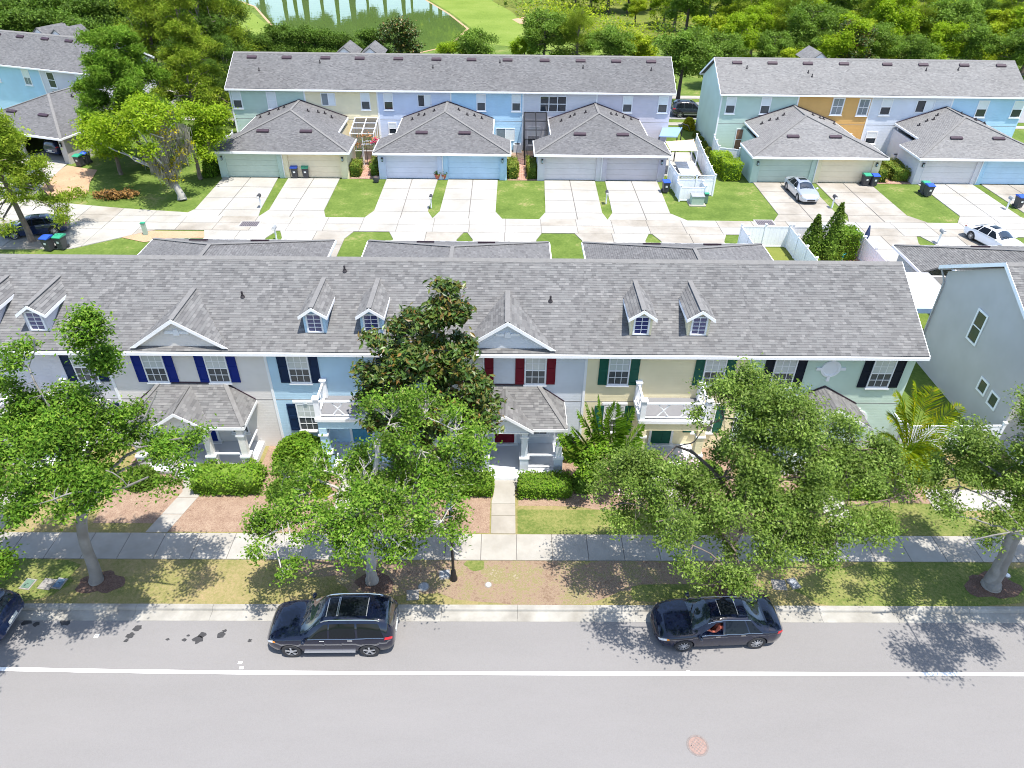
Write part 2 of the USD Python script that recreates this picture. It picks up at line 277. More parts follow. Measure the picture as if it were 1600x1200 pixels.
leafmat('leaf_mid', [(.05, .085, .018), (.085, .14, .028), (.125, .185, .042), (.165, .22, .065)], trans=.28, big=.45, bscale=.5)
leafmat('leaf_scrub', [(.12, .17, .012), (.19, .24, .018), (.27, .30, .03), (.33, .32, .04)], trans=.3, big=.45, bscale=.4)
leafmat('moss', [(.17, .165, .14), (.23, .22, .18), (.28, .26, .22)], trans=.2)
leafmat('flower_pink', [(.55, .35, .45), (.68, .50, .58), (.72, .62, .66)], trans=.2); leafmat('flower_red', [(.45, .03, .10), (.55, .06, .18)], trans=.2); leafmat('flower_rust', [(.35, .12, .05), (.42, .2, .08)], trans=.2)
leafmat('needle_dead', [(.16, .075, .04), (.22, .11, .06), (.27, .14, .08)], trans=.1)
mat('paint_black', (.003, .005, .014), .06, .05, coat=.6, spec=.45); mat('paint_navy', (.008, .016, .045), .06, .05, coat=.6, spec=.45); mat('paint_dark', (.02, .024, .032), .1, .05, coat=1.0, spec=.5)
mat('paint_silver', (.50, .52, .55), .3, .04, metallic=.6, coat=1.0); mat('paint_white', (.72, .73, .74), .35, .03, coat=1.0)
mat('car_glass', (.006, .008, .010), .03, .1, spec=.3); mat('windscreen_glass', (.008, .014, .02), .02, .1, spec=1.0, coat=1.0); mat('car_plastic', (.02, .02, .022), .6, .1); mat('tyre', (.022, .022, .024), .85, .1); mat('rim', (.55, .56, .58), .3, .05, metallic=.8); mat('chrome', (.65, .66, .68), .15, .04, metallic=1.0)
mat('headlight', (.55, .58, .60), .1, .05, spec=.9); mat('amber', (.65, .22, .03), .3, .05); mat('taillight', (.42, .012, .02), .15, .05, spec=.9); mat('plate', (.65, .66, .62), .5, .05); mat('interior', (.10, .09, .085), .8, .1)
mat('skin', (.42, .22, .15), .55, .06); mat('rust_cloth', (.30, .075, .045), .85, .12); mat('hair', (.03, .02, .015), .6, .1)
L['car_clear'] = usdkit.material(stage, '/World/Looks/car_clear', {'f': ('fresnel', {'IOR': 1.5}), 't': ('transparent_bsdf', {'color': (.55, .6, .6)}), 's': ('glossy_bsdf', {'color': (1, 1, 1), 'roughness': .02}), 'x': ('mix_closure', {})}, [('f.fac', 'x.fac'), ('t.BSDF', 'x.closure1'), ('s.BSDF', 'x.closure2')], surface='x.closure')
L['screen_mesh'] = usdkit.material(stage, '/World/Looks/screen_mesh', {'t': ('transparent_bsdf', {'color': (.8, .8, .82)}), 's': ('diffuse_bsdf', {'color': (.05, .05, .055)}), 'x': ('mix_closure', {'fac': .5})}, [('t.BSDF', 'x.closure1'), ('s.BSDF', 'x.closure2')], surface='x.closure')
L['water'] = usdkit.material(stage, '/World/Looks/water', {'g': ('geometry', {}), 'n': ('noise_texture', {'scale': .5, 'detail': 3.0}), 'b': ('bump', {'strength': .06, 'distance': .2}), 'p': ('principled_bsdf', {'base_color': (.075, .12, .03), 'roughness': .02, 'specular_ior_level': .5})},
    [('g.position', 'n.vector'), ('n.fac', 'b.height'), ('b.normal', 'p.normal')], surface='p.BSDF')
# ---------------------------------------------------------------- ground, street, pavement
R0 = -0.13                                    # the carriageway lies a kerb's height below the verge
def P(pts, z=0.0): return Polygon([tuple(gz(x, y, z)[:2]) for x, y in pts])
setting('ground', MB().sheet(sbox(-420, 17.9, 420, 620), -0.06).sheet(sbox(-420, -260, 420, -7), -0.06), 'lawn')
setting('road', MB().sheet(sbox(-120, -7.2, 120, 17.5), R0), 'asphalt')
ROAD = '/World/road'
LY = gz(800, 1052, R0)[1]
xs = np.linspace(-60, 60, 41); bow = lambda x: LY + np.where(x < -6, .00085 * (x + 6) ** 2, 0)
m = MB(); V = np.array([(x, bow(x) + d, R0 + .004) for x in xs for d in (-.075, .075)]); m.add(V, [(2 * i, 2 * i + 2, 2 * i + 3, 2 * i + 1) for i in range(len(xs) - 1)])
part(ROAD, 'white_edge_line', m, 'line_paint')
rng = np.random.default_rng(5)
for px, py, r in [(43, 971, .17), (57, 975, .12), (102, 971, .2), (204, 993, .15), (214, 982, .13), (197, 1001, .08), (288, 1000, .08), (310, 999, .17), (317, 992, .13), (346, 992, .13), (351, 986, .07), (262, 999, .06), (390, 1001, .07), (294, 993, .05)]:
    c = gz(px, py, R0); a = np.linspace(0, 2 * np.pi, 15)[:-1]; rr = r * (1 + .3 * rng.standard_normal(14) * .6)
    part(ROAD, 'oil_stain', MB().sheet(Polygon(np.c_[c[0] + rr * np.cos(a) * 1.15, c[1] + rr * np.sin(a)]), R0 + .004), 'oil')
for px, py in [(150, 995), (375, 1036), (377, 1044), (152, 993), (1075, 1050)]:
    c = gz(px, py, R0); part(ROAD, 'litter_scrap', MB().bx(c[0] - .07, c[0] + .08, c[1] - .04, c[1] + .05, R0 + .002, R0 + .02), 'line_paint')
# kerb and gutter, in cast lengths
kerb, gut = setting('kerb'), setting('gutter')
for i in range(-20, 21):
    x0, x1 = i * 3.05 + .6, (i + 1) * 3.05 + .588
    part(kerb, 'kerb_stone', MB().prism([(x0, 18.04, -.2), (x0, 18.06, .008), (x0, 17.92, .004), (x0, 17.86, -.03), (x0, 17.83, -.11), (x0, 17.83, -.2)], (x1 - x0, 0, 0)), 'kerb_concrete')
    part(gut, 'gutter_slab', MB().prism([(x0, 17.828, -.2), (x0, 17.828, -.112), (x0, 17.36, R0 + .012), (x0, 17.36, -.2)], (x1 - x0, 0, 0)), 'kerb_concrete')
# verge between kerb and pavement: dry grass left, leaf litter middle, greener right
def wob(x0, x1, n=14, a=.25, seed=0):
    r = np.random.default_rng(seed); return r
setting('verge', MB().sheet(sbox(-62, 18.04, 62, 20.34), 0.0), 'dry_grass')
def blob(cx, cy, rx, ry, seed, n=26, amp=.22):
    r = np.random.default_rng(seed); a = np.linspace(0, 2 * np.pi, n + 1)[:-1]
    k = 1 + amp * sum(np.sin(a * q + r.uniform(0, 6.28)) / q ** .6 for q in (2, 3, 5, 8)) / 1.6
    return Polygon(np.c_[cx + rx * k * np.cos(a), cy + ry * k * np.sin(a)]).buffer(0)
strip = sbox(-62, 18.05, 62, 20.33)
setting('leaf_litter', MB().sheet(unary_union([blob(.6, 19.3, 4.8, 1.25, 1), blob(-4.6, 19.4, 2.2, 1.1, 2), blob(5.6, 19.6, 3.2, .8, 3), blob(-7.3, 20, 1.6, .5, 9)]).intersection(strip), .004), 'litter')
setting('green_verge', MB().sheet(unary_union([blob(17.5, 19.2, 5.5, 1.3, 4), blob(-20.6, 19.2, 3.2, 1.1, 5), blob(7.4, 18.6, 2.4, .5, 6), blob(-1.2, 20.1, .45, .3, 7), blob(27, 19.2, 5, 1.3, 8)]).intersection(strip), .005), 'green_verge')
for k, (x, y, rx, ry) in enumerate([(-16.6, 19.1, .85, .62), (9.3, 19.25, .9, .75), (20.5, 19.1, 1.05, .75), (-5.3, 19.15, .75, .58)]):
    setting('mulch_ring', MB().sheet(blob(x, y, rx, ry, 30 + k, amp=.3).intersection(strip), .009), 'dark_mulch')
# pavement slabs
def slabs(parent, poly, xs, ys, gap, z, thick, mats, seed=0, name='slab'):
    r = np.random.default_rng(seed)
    for x0, x1 in zip(xs[:-1], xs[1:]):
        for y0, y1 in zip(ys[:-1], ys[1:]):
            c = sbox(x0 + gap / 2, y0 + gap / 2, x1 - gap / 2, y1 - gap / 2).intersection(poly)
            for g in getattr(c, 'geoms', [c]):
                if g.geom_type == 'Polygon' and g.area > .05:
                    part(parent, name, MB().sheet(g, z + r.uniform(-.004, .004), thick), mats[r.integers(len(mats))])
pav = setting('pavement')
joints = [-27.4]
while joints[-1] < 28: joints.append(joints[-1] + 1.555)
slabs(pav, sbox(-28, 20.34, 30, 21.83), joints, [20.34, 21.83], .03, .022, .1, ['concrete', 'concrete', 'pale_concrete'], 3)
setting('pavement_bed', MB().sheet(sbox(-60, 20.34, 60, 21.83), .004), 'joint')
# front gardens
Yf = 27.75
setting('front_lawn', MB().sheet(sbox(-62, 21.83, 62, 27.9), 0.0), 'dry_grass')
setting('mulch_bed', MB().sheet(unary_union([sbox(-12.6 - 2.6, 21.9, -6.2, 24.2), sbox(-12.0, 23.6, -.6, 27.8), sbox(-3.9, 21.9, -.62, 24.6), sbox(-18.5, 22.4, -15.2, 27.8)]), .006), 'mulch')
setting('mulch_bed', MB().sheet(unary_union([blob(4.6, 24.6, 3.6, 1.3, 12), sbox(.7, 23.6, 11.4, 27.8), blob(11.5, 23.8, 3.4, .9, 13), blob(17.5, 24.6, 3.4, 1.3, 14), sbox(12.5, 24.2, 21, 27.8)]).intersection(sbox(.62, 21.9, 30, 27.8)), .006), 'mulch')
setting('green_lawn', MB().sheet(unary_union([sbox(.65, 21.85, 9.5, 23.35), blob(17.8, 22.8, 4.2, 1.05, 15), sbox(12, 21.85, 31, 23.0)]).intersection(sbox(.6, 21.84, 40, 24)), .009), 'green_verge')
walk = setting('garden_path')
slabs(walk, Polygon([(-.55, 21.86), (.55, 21.86), (.55, 24.6), (.85, 25.6), (-.62, 25.6), (-.45, 24.4), (-.55, 23.9)]), [-1, 1], [21.85, 22.95, 23.7, 25.6], .03, .022, .08, ['concrete', 'worn_concrete'], 4)
slabs(walk, Polygon([(-15.9, 21.86), (-14.95, 21.86), (-14.2, 24.6), (-14.4, 25.6), (-15.6, 25.6), (-15.2, 24.4)]), [-17, -14], [21.85, 22.95, 24.0, 25.6], .03, .022, .08, ['concrete'], 5)
slabs(walk, sbox(-7.85, 21.86, -6.6, 26.0), [-8, -6], [21.85, 23.0, 24.2, 26.0], .03, .022, .08, ['pale_concrete', 'concrete'], 6)
slabs(walk, sbox(7.3, 21.86, 8.5, 26.0), [7, 9], [21.85, 23.0, 24.2, 26.0], .03, .022, .08, ['pale_concrete'], 7)
slabs(walk, sbox(14.9, 21.86, 16.1, 26.0), [14, 17], [21.85, 23.0, 24.2, 26.0], .03, .022, .08, ['pale_concrete'], 8)
slabs(walk, sbox(20.2, 23.4, 24.6, 24.8), [20.2, 21.7, 23.2, 24.7], [23.4, 24.8], .03, .022, .08, ['pale_concrete'], 9)
slabs(walk, sbox(-23.6, 21.86, -22.3, 26.0), [-24, -22], [21.85, 23.0, 24.2, 26.0], .03, .022, .08, ['pale_concrete'], 10)

# ---------------------------------------------------------------- service alley and drives behind
alley = setting('alley')
AL = Polygon([(-28.5, 54.6), (62, 54.6), (62, 57.4), (27, 57.4), (-24, 57.5), (-27, 58.2), (-33, 59.0), (-40, 60.3), (-52, 64.4), (-60, 67), (-60, 50), (-33.6, 50.9)])
ax = list(np.arange(-60, 63, 3.0)); slabs(alley, AL, ax, [48, 51, 54.6, 56.1, 57.5, 60, 63, 66, 69], .04, .0, .1, ['pale_concrete', 'pale_concrete', 'worn_concrete'], 11)
setting('alley_bed', MB().sheet(AL, -.03), 'joint')
drives = [((-27.0, -26.9, -21.8, -21.25, 'pale'), -27.6, -21.0), ((-20.8, -20.5, -15.9, -15.75, 'pale'), -21.0, -15.3), ((-11.4, -11.4, -6.5, -6.75, 'pale'), -12.0, -6.2), ((-5.5, -5.7, -.75, -.85, 'pale'), -6.2, -.25), ((3.75, 3.5, 8.6, 8.45, 'pale'), 2.9, 8.75),
          ((9.6, 9.35, 14.6, 14.4, 'pale'), 8.75, 15.6), ((23.9, 23.9, 29.1, 29.1, 'worn'), 23.0, 29.5), ((30.0, 30.0, 35.2, 35.2, 'worn'), 29.5, 36.3), ((39.9, 39.9, 45.2, 45.2, 'pale'), 38.9, 45.6), ((46.1, 46.1, 51.4, 51.4, 'worn'), 45.6, 52.5)]
dpoly = []
for k, ((a, a2, b, b2, tone), f0, f1) in enumerate(drives):
    pl = Polygon([(a, 66.93), (a2, 59.0), (f0, 57.45), (f1, 57.45), (b2, 59.0), (b, 66.93)]); dpoly.append(pl)
    d = setting('driveway'); mid = (a + b) / 2
    slabs(d, pl, [a - 3, mid, b + 3], [57.4, 58.9, 61.7, 64.4, 66.94], .07, .0, .1, ['pale_concrete' if tone == 'pale' else 'worn_concrete'], 20 + k, 'drive_slab')
for k, (f0, f1) in enumerate([(-24.6, -18.7), (-18.4, -12.4), (-9.5, -3.4), (-3.1, 3.0), (5.7, 11.8), (12.1, 18.2), (28.0, 34), (34.3, 40.4)]):
    d = setting('driveway'); pl = Polygon([(f0 + .5, 46.6), (f1 - .5, 46.6), (f1 - .5, 53.2), (f1, 54.58), (f0, 54.58), (f0 + .5, 53.2)]); dpoly.append(pl)
    slabs(d, pl, [f0, (f0 + f1) / 2, f1], [46.6, 49.3, 52, 54.6], .045, .0, .1, ['pale_concrete', 'worn_concrete'], 40 + k, 'drive_slab')
pl = Polygon([tuple(gz(x, y)[:2]) for x, y in [(107, 254), (45, 241), (0, 262), (0, 330), (28, 328), (78, 280)]]); dpoly.append(pl)
slabs(setting('driveway'), pl, [-75, -50, -46, -42], [50, 62, 65, 68, 71, 75], .045, .0, .1, ['pale_concrete'], 60, 'drive_slab')
setting('driveway_bed', MB().sheet(unary_union(dpoly), -.035), 'joint')
setting('bare_earth', MB().sheet(P([(75, 305), (62, 292), (80, 272), (105, 258), (128, 262), (152, 265), (140, 285), (138, 300), (110, 312)]), -.02), 'sand')
setting('bare_earth', MB().sheet(unary_union([P([(178, 368), (230, 360), (330, 361), (328, 371), (260, 372), (225, 378)])]), -.018), 'sand')
for px, py in [(390, 350), (1195, 348)]:
    c = gz(px, py); g = setting('storm_drain')
    part(g, 'drain_frame', MB().bx(c[0] - .85, c[0] + .85, c[1] - .62, c[1] + .62, -.02, .012), 'pale_concrete')
    part(g, 'drain_grate', MB().bx(c[0] - .72, c[0] + .72, c[1] - .48, c[1] + .48, -.01, .02), 'grate')
    m = MB()
    for i in range(9): m.bx(c[0] - .66 + i * .155, c[0] - .58 + i * .155, c[1] - .45, c[1] + .45, .02, .035)
    part(g, 'grate_bars', m, 'iron')
bp = setting('brick_path')
for x0, x1 in ((-14.05, -13.1), (1.15, 2.15), (36.9, 37.9)):
    m = MB()
    r = np.random.default_rng(3)
    for j in range(58):
        for i in range(5):
            w = (x1 - x0) / 5; m.bx(x0 + i * w + .008, x0 + (i + 1) * w - .008, 67 + j * .11 + .006, 67 + (j + 1) * .11 - .006, -.03, .0 + r.uniform(0, .008))
    part(bp, 'brick', m, 'brick_paver', kind='stuff')
setting('garden_soil', MB().sheet(unary_union([sbox(-15, 66.9, -12.1, 75.9), sbox(.2, 66.9, 3.1, 75.9), sbox(35.8, 66.9, 39.3, 75.9)]), -.04), 'mulch')

# far street, pond, fairway
setting('far_street', MB().sheet(sbox(-80, 88.5, 130, 96.5), -.03), 'asphalt_far')
setting('far_pavement', MB().sheet(sbox(-80, 98.2, 130, 99.7), -.02).sheet(sbox(-80, 85.9, 130, 87.1), -.02), 'concrete')
pond = P([(330, -28), (372, 2), (400, 12), (425, 40), (470, 66), (560, 88), (640, 88), (702, 74), (729, 47), (700, 24), (664, 2), (650, -28)], -.3)
fair = P([(664, 0), (700, 22), (731, 46), (760, 68), (900, 84), (1000, 88), (1010, 66), (930, 66), (860, 58), (822, 40), (800, 18), (770, 2), (755, -14), (650, -14)])
setting('pond', MB().sheet(pond, -.03), 'water')
setting('pond_bank', MB().sheet(pond.buffer(.45).difference(pond), -.028), 'sand')
setting('fairway', MB().sheet(fair.difference(pond.buffer(1.0)), -.034), 'fairway')
setting('fairway', MB().sheet(P([(330, 34), (352, 10), (395, 20), (425, 45), (465, 70), (400, 66)]).difference(pond.buffer(1.0)), -.034), 'fairway')
setting('sandy_patch', MB().sheet(P([(800, 30), (820, 26), (846, 30), (842, 36), (812, 37)]), -.026), 'sand')
WOODS = P([(1010, 66), (930, 66), (860, 58), (822, 40), (800, 18), (770, 2), (790, -60), (1900, -60), (1700, 75), (1100, 82)]).difference(fair)
setting('scrub_floor', MB().sheet(WOODS, -.032), 'scrub_floor')

# ---------------------------------------------------------------- roofs
def shingles(mb, o, u, v, poly, exp=.14, tw=.22, seed=0):
    """courses of separate tabs laid on a convex polygon given in (u, v) metres on the plane o + a u + b v"""
    r = np.random.default_rng(seed); o, u, v = (np.asarray(k, float) for k in (o, u, v)); n = np.cross(u, v)
    poly = np.asarray(poly, float); Q = np.roll(poly, -1, 0)
    def cut(b):
        xs = []
        for (x0, y0), (x1, y1) in zip(poly, Q):
            if (y0 - b) * (y1 - b) <= 0 and y0 != y1: xs.append(x0 + (x1 - x0) * (b - y0) / (y1 - y0))
            elif y0 == y1 == b: xs += [x0, x1]
        return (min(xs), max(xs)) if xs else None
    lo, hi = poly[:, 1].min(), poly[:, 1].max(); k = int(math.ceil((hi - lo) / exp))
    for i in range(k):
        b0, b1 = lo + i * exp, min(lo + (i + 1) * exp, hi); c0, c1 = cut(b0 + 1e-6), cut(b1 - 1e-6)
        if not c0 or not c1: continue
        a0, a1 = min(c0[0], c1[0]), max(c0[1], c1[1])
        if a1 - a0 < .03: continue
        e = np.concatenate([[a0], np.arange(math.floor(a0 / tw) * tw + (i % 2) * tw / 2 + tw * .3, a1, tw), [a1]])
        e = e[(e >= a0) & (e <= a1)]; e[1:-1] += r.uniform(-.05, .05, max(len(e) - 2, 0)); e = np.sort(e)
        p, q = e[:-1], e[1:]
        pb, qb, pt, qt = np.clip(p, *c0), np.clip(q, *c0), np.clip(p, *c1), np.clip(q, *c1)
        ok = (qb - pb + qt - pt) > .02; p, q, pb, qb, pt, qt = (k_[ok] for k_ in (p, q, pb, qb, pt, qt))
        h = .02 + r.uniform(0, .014, len(p))
        pt3 = lambda x, y, z: o + x[:, None] * u + y * v + np.asarray(z)[:, None] * n
        z0 = np.zeros(len(p)); V = np.stack([pt3(pb, b0, h), pt3(qb, b0, h), pt3(qt, b1, z0 + .012), pt3(pt, b1, z0 + .012), pt3(pb, b0, z0), pt3(qb, b0, z0)], 1).reshape(-1, 3)
        base = np.arange(len(p))[:, None] * 6
        F = np.vstack([base + [0, 1, 2], base + [0, 2, 3], base + [4, 5, 1], base + [4, 1, 0]])
        mb.add(V, F)
    return mb
def roof_plane(pts, thick=.1):
    """slab under a convex roof plane (3D points) and its shingle polygon: origin and axes with u level along the eave"""
    p = np.asarray(pts, float); n = np.cross(p[1] - p[0], p[2] - p[0]); n /= np.linalg.norm(n)
    if n[2] < 0: n = -n
    u = np.array([-n[1], n[0], 0.0]); u /= np.linalg.norm(u); v = np.cross(n, u)
    if v[2] < 0: v = -v; u = -u
    o = p[0]; q = np.c_[(p - o) @ u, (p - o) @ v]
    return o, u, v, q, n
def roof(parent, planes, mat_, seed=0, name='roof', exp=.14, tw=.22, label=None):
    deck, sh = MB(), MB()
    for k, pts in enumerate(planes):
        o, u, v, q, n = roof_plane(pts); deck.prism(pts, -n * .1)
        if np.linalg.det(np.stack([u, v, n])) < 0: u, q = -u, q * [-1, 1]
        shingles(sh, o, u, v, q, exp, tw, seed * 17 + k)
    p = part(parent, name, deck, 'roof_deck', label=label)
    part(p, 'shingle', sh, mat_, kind='stuff'); return p

# ---------------------------------------------------------------- windows, doors, rails (house frame: x along the front, y into the house, z up; the front faces -y)
def window(parent, x, z0, w, h, y=0.0, cols=3, rows=2, sashes=2, frame='white_trim', up='glass_blind', low='glass_screen', sill=True, name='window', fw=.06, sub=True, label=None):
    m = MB(); f = -.05
    m.bx(x - w / 2 - fw, x - w / 2, y + f, y + .05, z0 - fw, z0 + h + fw).bx(x + w / 2, x + w / 2 + fw, y + f, y + .05, z0 - fw, z0 + h + fw)
    m.bx(x - w / 2, x + w / 2, y + f, y + .05, z0 - fw, z0).bx(x - w / 2, x + w / 2, y + f, y + .05, z0 + h, z0 + h + fw)
    wn = part(parent, name, m, frame, label=label); hs = h / sashes
    for s in range(sashes):
        top = s == sashes - 1
        for i in range(cols):
            for j in range(rows):
                a, b = x - w / 2 + i * w / cols + .008, x - w / 2 + (i + 1) * w / cols - .008
                c, d = z0 + s * hs + j * hs / rows + .008, z0 + s * hs + (j + 1) * hs / rows - .008
                part(wn, 'pane', MB().bx(a, b, y - .022 - .012 * top, y - .012, c, d), up if top else low)
    m = MB()
    if sashes > 1: m.bx(x - w / 2, x + w / 2, y - .045, y + .02, z0 + hs - .028, z0 + hs + .028)
    mw = .013
    for s in range(sashes):
        for i in range(1, cols): m.bx(x - w / 2 + i * w / cols - mw, x - w / 2 + i * w / cols + mw, y - .04, y + .02, z0 + s * hs + .03, z0 + (s + 1) * hs - .03)
        for j in range(1, rows):
            for i in range(cols):
                m.bx(x - w / 2 + i * w / cols + mw, x - w / 2 + (i + 1) * w / cols - mw, y - .038, y + .02, z0 + s * hs + j * hs / rows - mw, z0 + s * hs + j * hs / rows + mw)
    if m.v: part(wn, 'glazing_bars', m, frame)
    if sill: part(wn, 'sill', MB().bx(x - w / 2 - fw - .05, x + w / 2 + fw + .05, y - .11, y + .02, z0 - fw - .07, z0 - fw - .002), frame)
    return wn
def slider(parent, x, z0, w, h, y=0.0, n=2, rows=1, left='glass_grey', right='glass_white', name='window'):
    fw = .06; m = MB()
    m.bx(x - w / 2 - fw, x - w / 2, y - .05, y + .05, z0 - fw, z0 + h + fw).bx(x + w / 2, x + w / 2 + fw, y - .05, y + .05, z0 - fw, z0 + h + fw)
    m.bx(x - w / 2, x + w / 2, y - .05, y + .05, z0 - fw, z0).bx(x - w / 2, x + w / 2, y - .05, y + .05, z0 + h, z0 + h + fw)
    for i in range(1, n): m.bx(x - w / 2 + i * w / n - .035, x - w / 2 + i * w / n + .035, y - .045, y + .02, z0, z0 + h)
    for j in range(1, rows): 
        for i in range(n): m.bx(x - w / 2 + i * w / n + .036, x - w / 2 + (i + 1) * w / n - .036, y - .042, y + .02, z0 + j * h / rows - .03, z0 + j * h / rows + .03)
    wn = part(parent, name, m, 'white_trim')
    for i in range(n):
        for j in range(rows): part(wn, 'pane', MB().bx(x - w / 2 + i * w / n + .036, x - w / 2 + (i + 1) * w / n - .036, y - .025, y - .01, z0 + j * h / rows + .03 * (j > 0), z0 + (j + 1) * h / rows - .03 * (j < rows - 1)), left if i < (n + 1) // 2 else right)
def shutters(parent, x, z0, w, h, mat_, sw=.42, only=None):
    for s in (-1, 1):
        if only and s != only: continue
        c = x + s * (w / 2 + .085 + sw / 2); m = MB()
        m.bx(c - sw / 2, c - sw / 2 + .06, -.05, -.003, z0 - .05, z0 + h + .05).bx(c + sw / 2 - .06, c + sw / 2, -.05, -.003, z0 - .05, z0 + h + .05)
        for a, b in ((-.05, .06), (.45, .57), (.94, 1.05)): m.bx(c - sw / 2 + .06, c + sw / 2 - .06, -.05, -.003, z0 + h * max(a, 0) - (.05 if a < 0 else 0), min(z0 + h * b, z0 + h + .05))
        for a, b in ((.06, .45), (.57, .94)): m.bx(c - sw / 2 + .061, c + sw / 2 - .061, -.03, -.003, z0 + h * a, z0 + h * b)
        part(parent, 'shutter', m, mat_)
def rail(parent, a, b, z, h=.9, xs=0, posts=True, step=.13, name='railing', mat_='white_vinyl'):
    """a balustrade from a to b: top and bottom rails, balusters, crossed panels where xs > 0"""
    a, b = np.array([*a, z], float), np.array([*b, z], float); Ln = np.linalg.norm(b - a); d = (b - a) / Ln; up = np.array([0, 0, 1.0]); m = MB()
    m.bar(a + up * h, b + up * h, .09, .07); m.bar(a + up * .1, b + up * .1, .06, .06)
    if xs:
        seg = Ln / (xs * 2 + 1)
        for i in range(xs * 2 + 1):
            p, q = a + d * seg * i, a + d * seg * (i + 1)
            if i % 2:
                m.bar(p + up * .13, q + up * (h - .035), .045, .045); m.bar(p + up * (h - .035), q + up * .13, .04, .04)
            for t in ((0, .33, .66, 1) if i % 2 == 0 else ()): m.bar(p + (q - p) * t + up * .13, p + (q - p) * t + up * (h - .035), .042, .042)
    else:
        for t in np.arange(step / 2, Ln, step): m.bar(a + d * t + up * .13, a + d * t + up * (h - .035), .05, .05)
    return part(parent, name, m, mat_)
def dormer(parent, x, wall, roof_mat, seed, slope, y0=.54, w=1.0):
    zb, ze, zp = 6.42, 7.5, 7.86; yb = lambda z: (z - 6.0) / slope - .35
    m = MB(); m.prism([(x - w / 2, y0, zb), (x + w / 2, y0, zb), (x + w / 2, y0, ze), (x, y0, zp - .02), (x - w / 2, y0, ze)], (0, 3.0, 0))
    d = part(parent, 'dormer', m, wall); o = w / 2 + .14; zo = zp - (zp - ze) * o / (w / 2); f = y0 - .2
    for s in (-1, 1):
        pl = [(x, f, zp + .06), (x + s * o, f, zo + .06), (x + s * o, yb(zo) + .3, zo + .06), (x, yb(zp) + .3, zp + .06)]
        o_, u, v, q, n = roof_plane(pl)
        if np.linalg.det(np.stack([u, v, n])) < 0: u, q = -u, q * [-1, 1]
        sh = shingles(MB(), o_, u, v, q, .145, .31, seed + s); dk = MB().prism(pl, -n * .07)
        part(d, 'dormer_roof', dk, 'roof_deck'); part(d, 'shingle', sh, roof_mat, kind='stuff')
        part(d, 'barge_board', MB().prism([(x, f - .03, zp + .07), (x + s * (o + .02), f - .03, zo + .07), (x + s * (o + .02), f - .03, zo - .09), (x, f - .03, zp - .09)], (0, .028, 0)), 'white_trim')
        part(d, 'side_fascia', MB().bx(*sorted((x + s * o, x + s * (o + .025))), f, yb(zo), zo - .1, zo + .05), 'white_trim')
    part(d, 'ridge_cap', MB().bar((x, f + .01, zp + .085), (x, yb(zp) + .2, zp + .085), .22, .03), 'ridge_cap')
    ww, wh, wz = .60, .86, 6.6; fm = MB(); fw = .075
    fm.bx(x - ww / 2 - fw, x - ww / 2, y0 - .05, y0 + .02, wz - fw, wz + wh + fw).bx(x + ww / 2, x + ww / 2 + fw, y0 - .05, y0 + .02, wz - fw, wz + wh + fw).bx(x - ww / 2, x + ww / 2, y0 - .05, y0 + .02, wz - fw, wz).bx(x - ww / 2, x + ww / 2, y0 - .05, y0 + .02, wz + wh, wz + wh + fw)
    fm.bx(x - .014, x + .014, y0 - .04, y0 + .01, wz, wz + wh)
    for j in (1, 2, 3):
        for s in (-1, 1): fm.bx(*sorted((x + s * .014, x + s * ww / 2)), y0 - .04, y0 + .01, wz + j * wh / 4 - .014, wz + j * wh / 4 + .014)
    part(d, 'window_frame', fm, 'white_trim')
    for i in (0, 1):
        for j in range(4): part(d, 'pane', MB().bx(x - ww / 2 + i * ww / 2 + .015, x - ww / 2 + (i + 1) * ww / 2 - .015, y0 - .02, y0 - .008, wz + j * wh / 4 + .015, wz + (j + 1) * wh / 4 - .015), 'glass_blue')
def gable(parent, x, wall, roof_mat, seed, slope, hw=2.2, zb=6.12, za=7.6, f=-.32, mark=True):
    yb = lambda z: (z - 6.0) / slope - .35
    g = part(parent, 'gable', MB().prism([(x - hw * .93, -.12, zb + .0), (x + hw * .93, -.12, zb + .0), (x, -.12, za - .1)], (0, .8, 0)), wall)
    for s in (-1, 1):
        pl = [(x, f, za), (x + s * hw, f, zb), (x, yb(za) + .1, za)]; o_, u, v, q, n = roof_plane(pl)
        if np.linalg.det(np.stack([u, v, n])) < 0: u, q = -u, q * [-1, 1]
        part(g, 'gable_roof', MB().prism(np.array(pl) + n * .02, -n * .08), 'roof_deck'); part(g, 'shingle', shingles(MB(), o_ + n * .03, u, v, q, .145, .31, seed + s), roof_mat, kind='stuff')
        part(g, 'barge_board', MB().prism([(x, f - .035, za + .06), (x + s * (hw + .04), f - .035, zb + .03), (x + s * (hw - .22), f - .035, zb + .03), (x, f - .035, za - .13)], (0, .03, 0)), 'white_trim')
        part(g, 'soffit', MB().prism([(x, f + .001, za - .11), (x + s * hw * .93, f + .001, zb + .03), (x + s * hw * .93, f + .001, zb + .01), (x, f + .001, za - .14)], (0, .19, 0)), 'soffit')
    part(g, 'ridge_cap', MB().bar((x, f, za + .055), (x, yb(za), za + .055), .24, .03), 'ridge_cap')
    if mark:
        m = MB().bx(x - .55, x - .13, -.16, -.122, zb + .68, zb + .82).bx(x + .13, x + .55, -.16, -.122, zb + .68, zb + .82).prism([(x - .14, -.19, zb + .62), (x + .14, -.19, zb + .62), (x + .1, -.19, zb + .91), (x - .1, -.19, zb + .91)], (0, .068, 0))
        part(g, 'gable_vent', m, 'white_trim')
